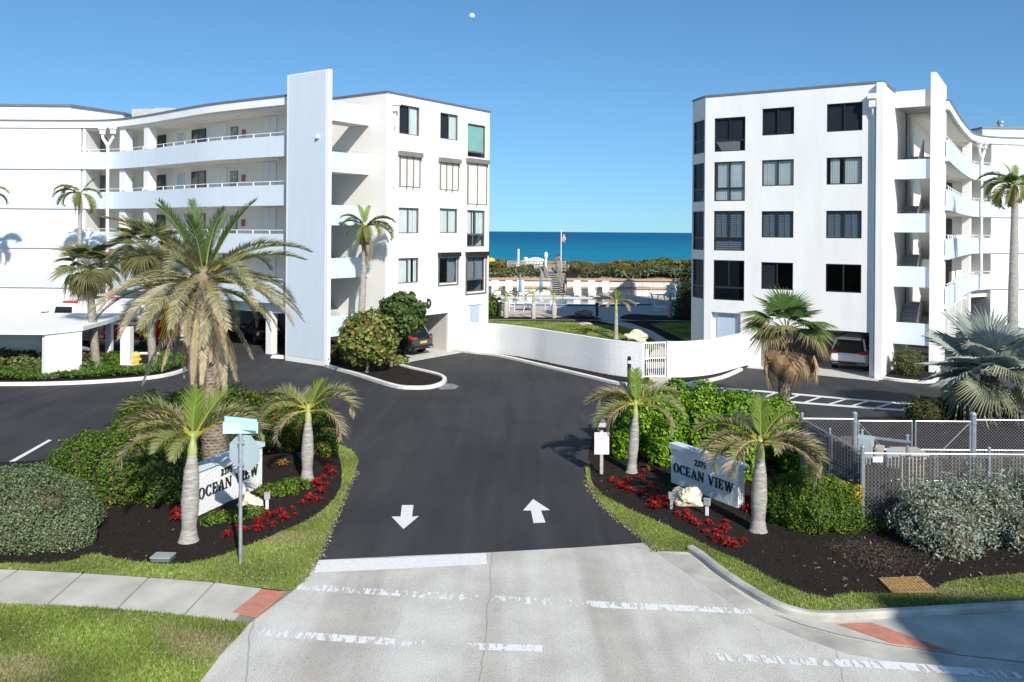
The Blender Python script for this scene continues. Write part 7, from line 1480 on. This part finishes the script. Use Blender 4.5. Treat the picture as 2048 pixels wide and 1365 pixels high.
sk = bpy.data.meshes.new('body'); pv = [(0, 0, .92), (0, -.05, 1.15), (-.05, -.22, 1.38), (-.02, -.36, 1.50), (0, -.44, 1.62), (-.2, -.25, 1.36), (-.3, -.5, 1.12), (.18, -.25, 1.36), (.25, -.52, 1.12), (-.1, .02, .85), (-.12, .0, .48), (-.13, .05, .06), (.1, .02, .85), (.12, .0, .48), (.13, .05, .06), (-.13, -.1, .03), (.13, -.1, .03)]
pe = [(0, 1), (1, 2), (2, 3), (3, 4), (2, 5), (5, 6), (2, 7), (7, 8), (0, 9), (9, 10), (10, 11), (0, 12), (12, 13), (13, 14), (11, 15), (14, 16)]; sk.from_pydata(pv, pe, [])
o = place(sk, 'body', t); sm_ = o.modifiers.new('Skin', 'SKIN'); o.modifiers.new('Subsurf', 'SUBSURF').levels = 1
if not sk.skin_vertices: sk.attributes.new  # skin layer is made by the modifier
bpy.context.view_layer.update()
try:
    bm = bmesh.new(); bm.from_mesh(sk); ly = bm.verts.layers.skin.verify()
    for v, r_ in zip(bm.verts, [.15, .15, .16, .07, .11, .06, .04, .06, .04, .1, .075, .05, .1, .075, .05, .05, .05]): v[ly].radius = (r_, r_)
    bm.verts.ensure_lookup_table(); bm.verts[0][ly].use_root = True; bm.to_mesh(sk); bm.free()
except Exception as e: print('skin', e)
sk.materials.append(mat('skin_and_orange', (.50, .20, .10), .8, var=.1))
mb = MB(); mb.ball((0, -.44, 1.66), (.12, .13, .1), 10, 6); mb.build('hair', M_BLACK, t)
f5 = V(981, 524, 93); t = thing('beach_float', 'bright yellow object on the dune at the left building edge', 'float', (f5.x, f5.y, 3.3), local=True); mb = MB(); mb.ball((0, 0, .4), (.55, .25, .4), 12, 8); mb.build('float_body', mat('float_yellow', (.75, .45, .02), .5), t); mb = MB(); mb.tube([(-.3, 0, .75), (0, 0, .9), (.3, 0, .75)], .05, 6); mb.build('handle', M_BLACK, t)
# chairs, loungers, umbrella, tables
def mk_lounger(name, label, loc, yaw, group, back=62):
    t = thing(name, label, 'lounger', loc, group, local=True, rz=yaw); a = R_(back)
    mb = MB(); mb.box(-.33, .33, -1.2, 0, .36, .40); mb.build('seat', M_WFURN, t)
    W = lambda x, u, d: (x, u * math.cos(a) - d * math.sin(a), .38 + u * math.sin(a) + d * math.cos(a)); mb = MB(); mb.box(-.33, .33, 0, 1.15, 0, .05, W); mb.build('backrest', M_WFURN, t)
    for x in (-.3, .3):
        for y in (-1.05, -.05): mb = MB(); mb.tube([(x, y, 0), (x, y, .37)], .025, 6); mb.build('leg', M_WFURN, t)
    return t
L0 = mk_lounger('sun_lounger', 'white pool lounger by the seawall with its back raised', (0, 0, 0), 0, 'white loungers along the seawall', 72)
L1 = mk_lounger('sun_lounger', 'tall-backed white pool lounger by the seawall', (0, 0, 0), 0, 'white loungers along the seawall', 86)
for i, (px, base, lab) in enumerate([(1154, L1, 'white lounger at the seawall, first right of the steps'), (1183, L1, 'white lounger at the seawall, second right of the steps'), (1018, L0, 'white lounger at the seawall, behind the leftmost pool palm'), (1041, L1, 'white lounger at the seawall, behind the middle of the pool'), (990, L0, 'white lounger at the seawall, nearest the left building'), (1212, L0, 'white lounger at the seawall, behind the lone lawn palm')]):
    c = copy_tree(base); p = V(px, 590, 82.2); c.location = (p.x, p.y, PZ + .01); c['label'] = lab
for i, (px, py, yaw, lab) in enumerate([(1352, 600, 1.9, 'white lounger in the shade beside the right building, foremost'), (1360, 592, 2.2, 'white lounger in the shade, second from the hedge'), (1372, 589, 2.2, 'white lounger in the shade, against the tall hedge')]):
    c = copy_tree(L0); p = G(px, py, PZ); c.location = (p.x, p.y, PZ + .01); c.rotation_euler = (0, 0, yaw); c['label'] = lab
L0.location = G(1310, 624, PZ); L0.location.z = PZ + .01; L0.rotation_euler = (0, 0, 1.57); L0['label'] = 'low white lounger in the shade beside the pool corner'
p = G(1340, 604, PZ); L1.location = (p.x, p.y, PZ + .01); L1.rotation_euler = (0, 0, 2.6); L1['label'] = 'white lounger in the shade, farthest left of its group'
def umbrella(p, label):
    t = thing('umbrella', label, 'umbrella', (p.x, p.y, PZ + .01), 'closed umbrellas at the pool', local=True); mb = MB(); mb.tube([(0, 0, 0), (0, 0, 2.5)], .03, 6); mb.build('pole', M_WFURN, t)
    mb = MB(); mb.tube([(0, 0, .8), (0, 0, 1.1), (0, 0, 2.1), (0, 0, 2.6)], [.22, .17, .1, .03], 8); mb.build('closed_canopy', mat('umbrella_blue', (.13, .25, .36), .8, var=.2, scale=3), t); mb = MB(); mb.tube([(0, 0, 0), (0, 0, .1)], .3, 12); mb.build('base', M_CONCL, t)
umbrella(G(1082, 602, PZ), 'blue closed umbrella between two pool palms'); umbrella(G(1040, 603, PZ), 'grey-blue closed umbrella behind the left pool palm')
def table(p, label):
    t = thing('table', label, 'table', (p.x, p.y, PZ + .005), local=True); mb = MB(); mb.prism([(math.cos(a * .35) * .75, math.sin(a * .35) * .75) for a in range(18)], .70, .74); mb.build('tabletop', M_WFURN, t)
    for k in range(4): a = k * PI / 2 + .7; mb = MB(); mb.tube([(math.cos(a) * .3, math.sin(a) * .3, .7), (math.cos(a) * .6, math.sin(a) * .6, 0)], .025, 6); mb.build('leg', M_WFURN, t)
table(G(1058, 622, PZ), 'round white table on the pool deck between the bottle palms'); table(G(1322, 606, PZ), 'round white table in the shade at the pool end') 
def mk_chair():
    t = thing('patio_chair', 'white patio chair at the round table', 'chair', (0, 0, 0), 'white patio chairs round the pool table', local=True)
    mb = MB(); mb.box(-.26, .26, -.26, .26, .42, .45); mb.build('seat', M_WFURN, t)
    for k in range(5): mb = MB(); x = -.2 + k * .1; mb.box(x - .03, x + .03, .26, .30, .5, .95); mb.build('back_slat', M_WFURN, t)
    for x in (-.25, .25):
        for y in (-.25, .25): mb = MB(); mb.tube([(x, y, 0), (x, y, .64 if y < 0 else .95)], .022, 6); mb.build('leg', M_WFURN, t)
        mb = MB(); mb.box(x - .03, x + .03, -.27, .27, .63, .66); mb.build('armrest', M_WFURN, t)
    return t
ch = mk_chair(); tb = G(1058, 622, PZ)
for i, (dx, dy, yw, lab) in enumerate([(-1.5, -.8, 2.2, 'white patio chair left of the middle pool palm'), (1.6, -.7, -2.2, 'white patio chair right of the middle pool palm, facing the table'), (.2, 1.3, .1, 'white patio chair on the pool side of the round table'), (2.6, -.3, -1.6, 'white patio chair nearest the right pool palm')]):
    c = ch if i == 0 else copy_tree(ch); c.location = (tb.x + dx, tb.y + dy, PZ + .005); c.rotation_euler = (0, 0, yw); c['label'] = lab
t = thing('pool_ladder', 'thin metal handrail at the shaded pool corner', 'handrail', G(1298, 604, PZ), local=True); mb = MB(); mb.tube([(-2.6, 0, .9), (-1.2, 0, 1.35), (0, 0, 1.35), (0, 0, 0)], .03, 6); mb.build('handrail', M_GALV, t); mb = MB(); mb.tube([(-1.2, 0, 1.35), (-1.2, 0, 0)], .03, 6); mb.build('post', M_GALV, t)
g = G(998, 634, PZ); t = thing('bollard_light', 'small black path light beside the leftmost pool palm', 'light', (g.x, g.y, PZ), local=True); mb = MB(); mb.tube([(0, 0, 0), (0, 0, 1.1)], .12, 10); mb.build('post', M_BLACK, t); mb = MB(); mb.tube([(0, 0, 1.1), (0, 0, 1.22)], .11, 10); mb.build('lens', M_WFURN, t); mb = MB(); mb.ball((0, 0, 1.32), (.17, .17, .13), 10, 5); mb.build('cap', M_BLACK, t)
g = G(1194, 633, PZ); t = thing('bollard_light', 'small black path light in the shade at the mulch point', 'light', (g.x, g.y, PZ), local=True); mb = MB(); mb.tube([(0, 0, 0), (0, 0, .8)], .1, 10); mb.build('post', M_BLACK, t); mb = MB(); mb.ball((0, 0, .9), (.16, .16, .13), 10, 5); mb.build('cap', M_BLACK, t)
# daytime moon: a far ball cut to its sunlit part, sky haze put into its colour
mo = V(943.5, 33.5, 42000); R0 = 42000 / FOC * 6.8; mm = mat('sky_tinted_moon', (.46, .58, .74), .95, var=.12, scale=.012, col2=(.36, .50, .69))
bm = bmesh.new(); bmesh.ops.create_uvsphere(bm, u_segments=40, v_segments=24, radius=R0); nrm_ = Vector((.62, -.42, .66)).normalized()
bmesh.ops.bisect_plane(bm, geom=bm.verts[:] + bm.edges[:] + bm.faces[:], plane_co=nrm_ * (-.32 * R0), plane_no=nrm_, clear_inner=True)
me_ = bpy.data.meshes.new('moon'); bm.to_mesh(me_); bm.free(); me_.materials.append(mm); o = place(me_, 'moon', None, mo); o['kind'] = 'structure'
# across the street, outside the picture: the building placed so its shade falls over the lower right corner
t = thing('apartment_building', 'white apartment building across the street, shading the lower right kerb', 'building', (30, -15, 0)); mb = MB(); W = lambda x, d, z: (17.2 + x, -9.6 - d, z); hs = [(2 + 4 * i, 4 + 4 * i, z, z + 1.4) for i in range(5) for z in (1.0, 3.8, 6.6, 9.4, 12.2, 15.0)]
wall_holes(W, 0, 24, 0, 18.8, hs, .15).build('facade', M_WHITE, t)
for a, b_, c_, d_ in hs: mb = MB(); mb.box(a, b_, .12, .14, c_, d_, W); mb.build('window', M_CGLASS, t)
mb = MB(); mb.box(17.2, 41.2, -25, -9.76, 0, 18.78); mb.build('building_core', M_WHITE, t)
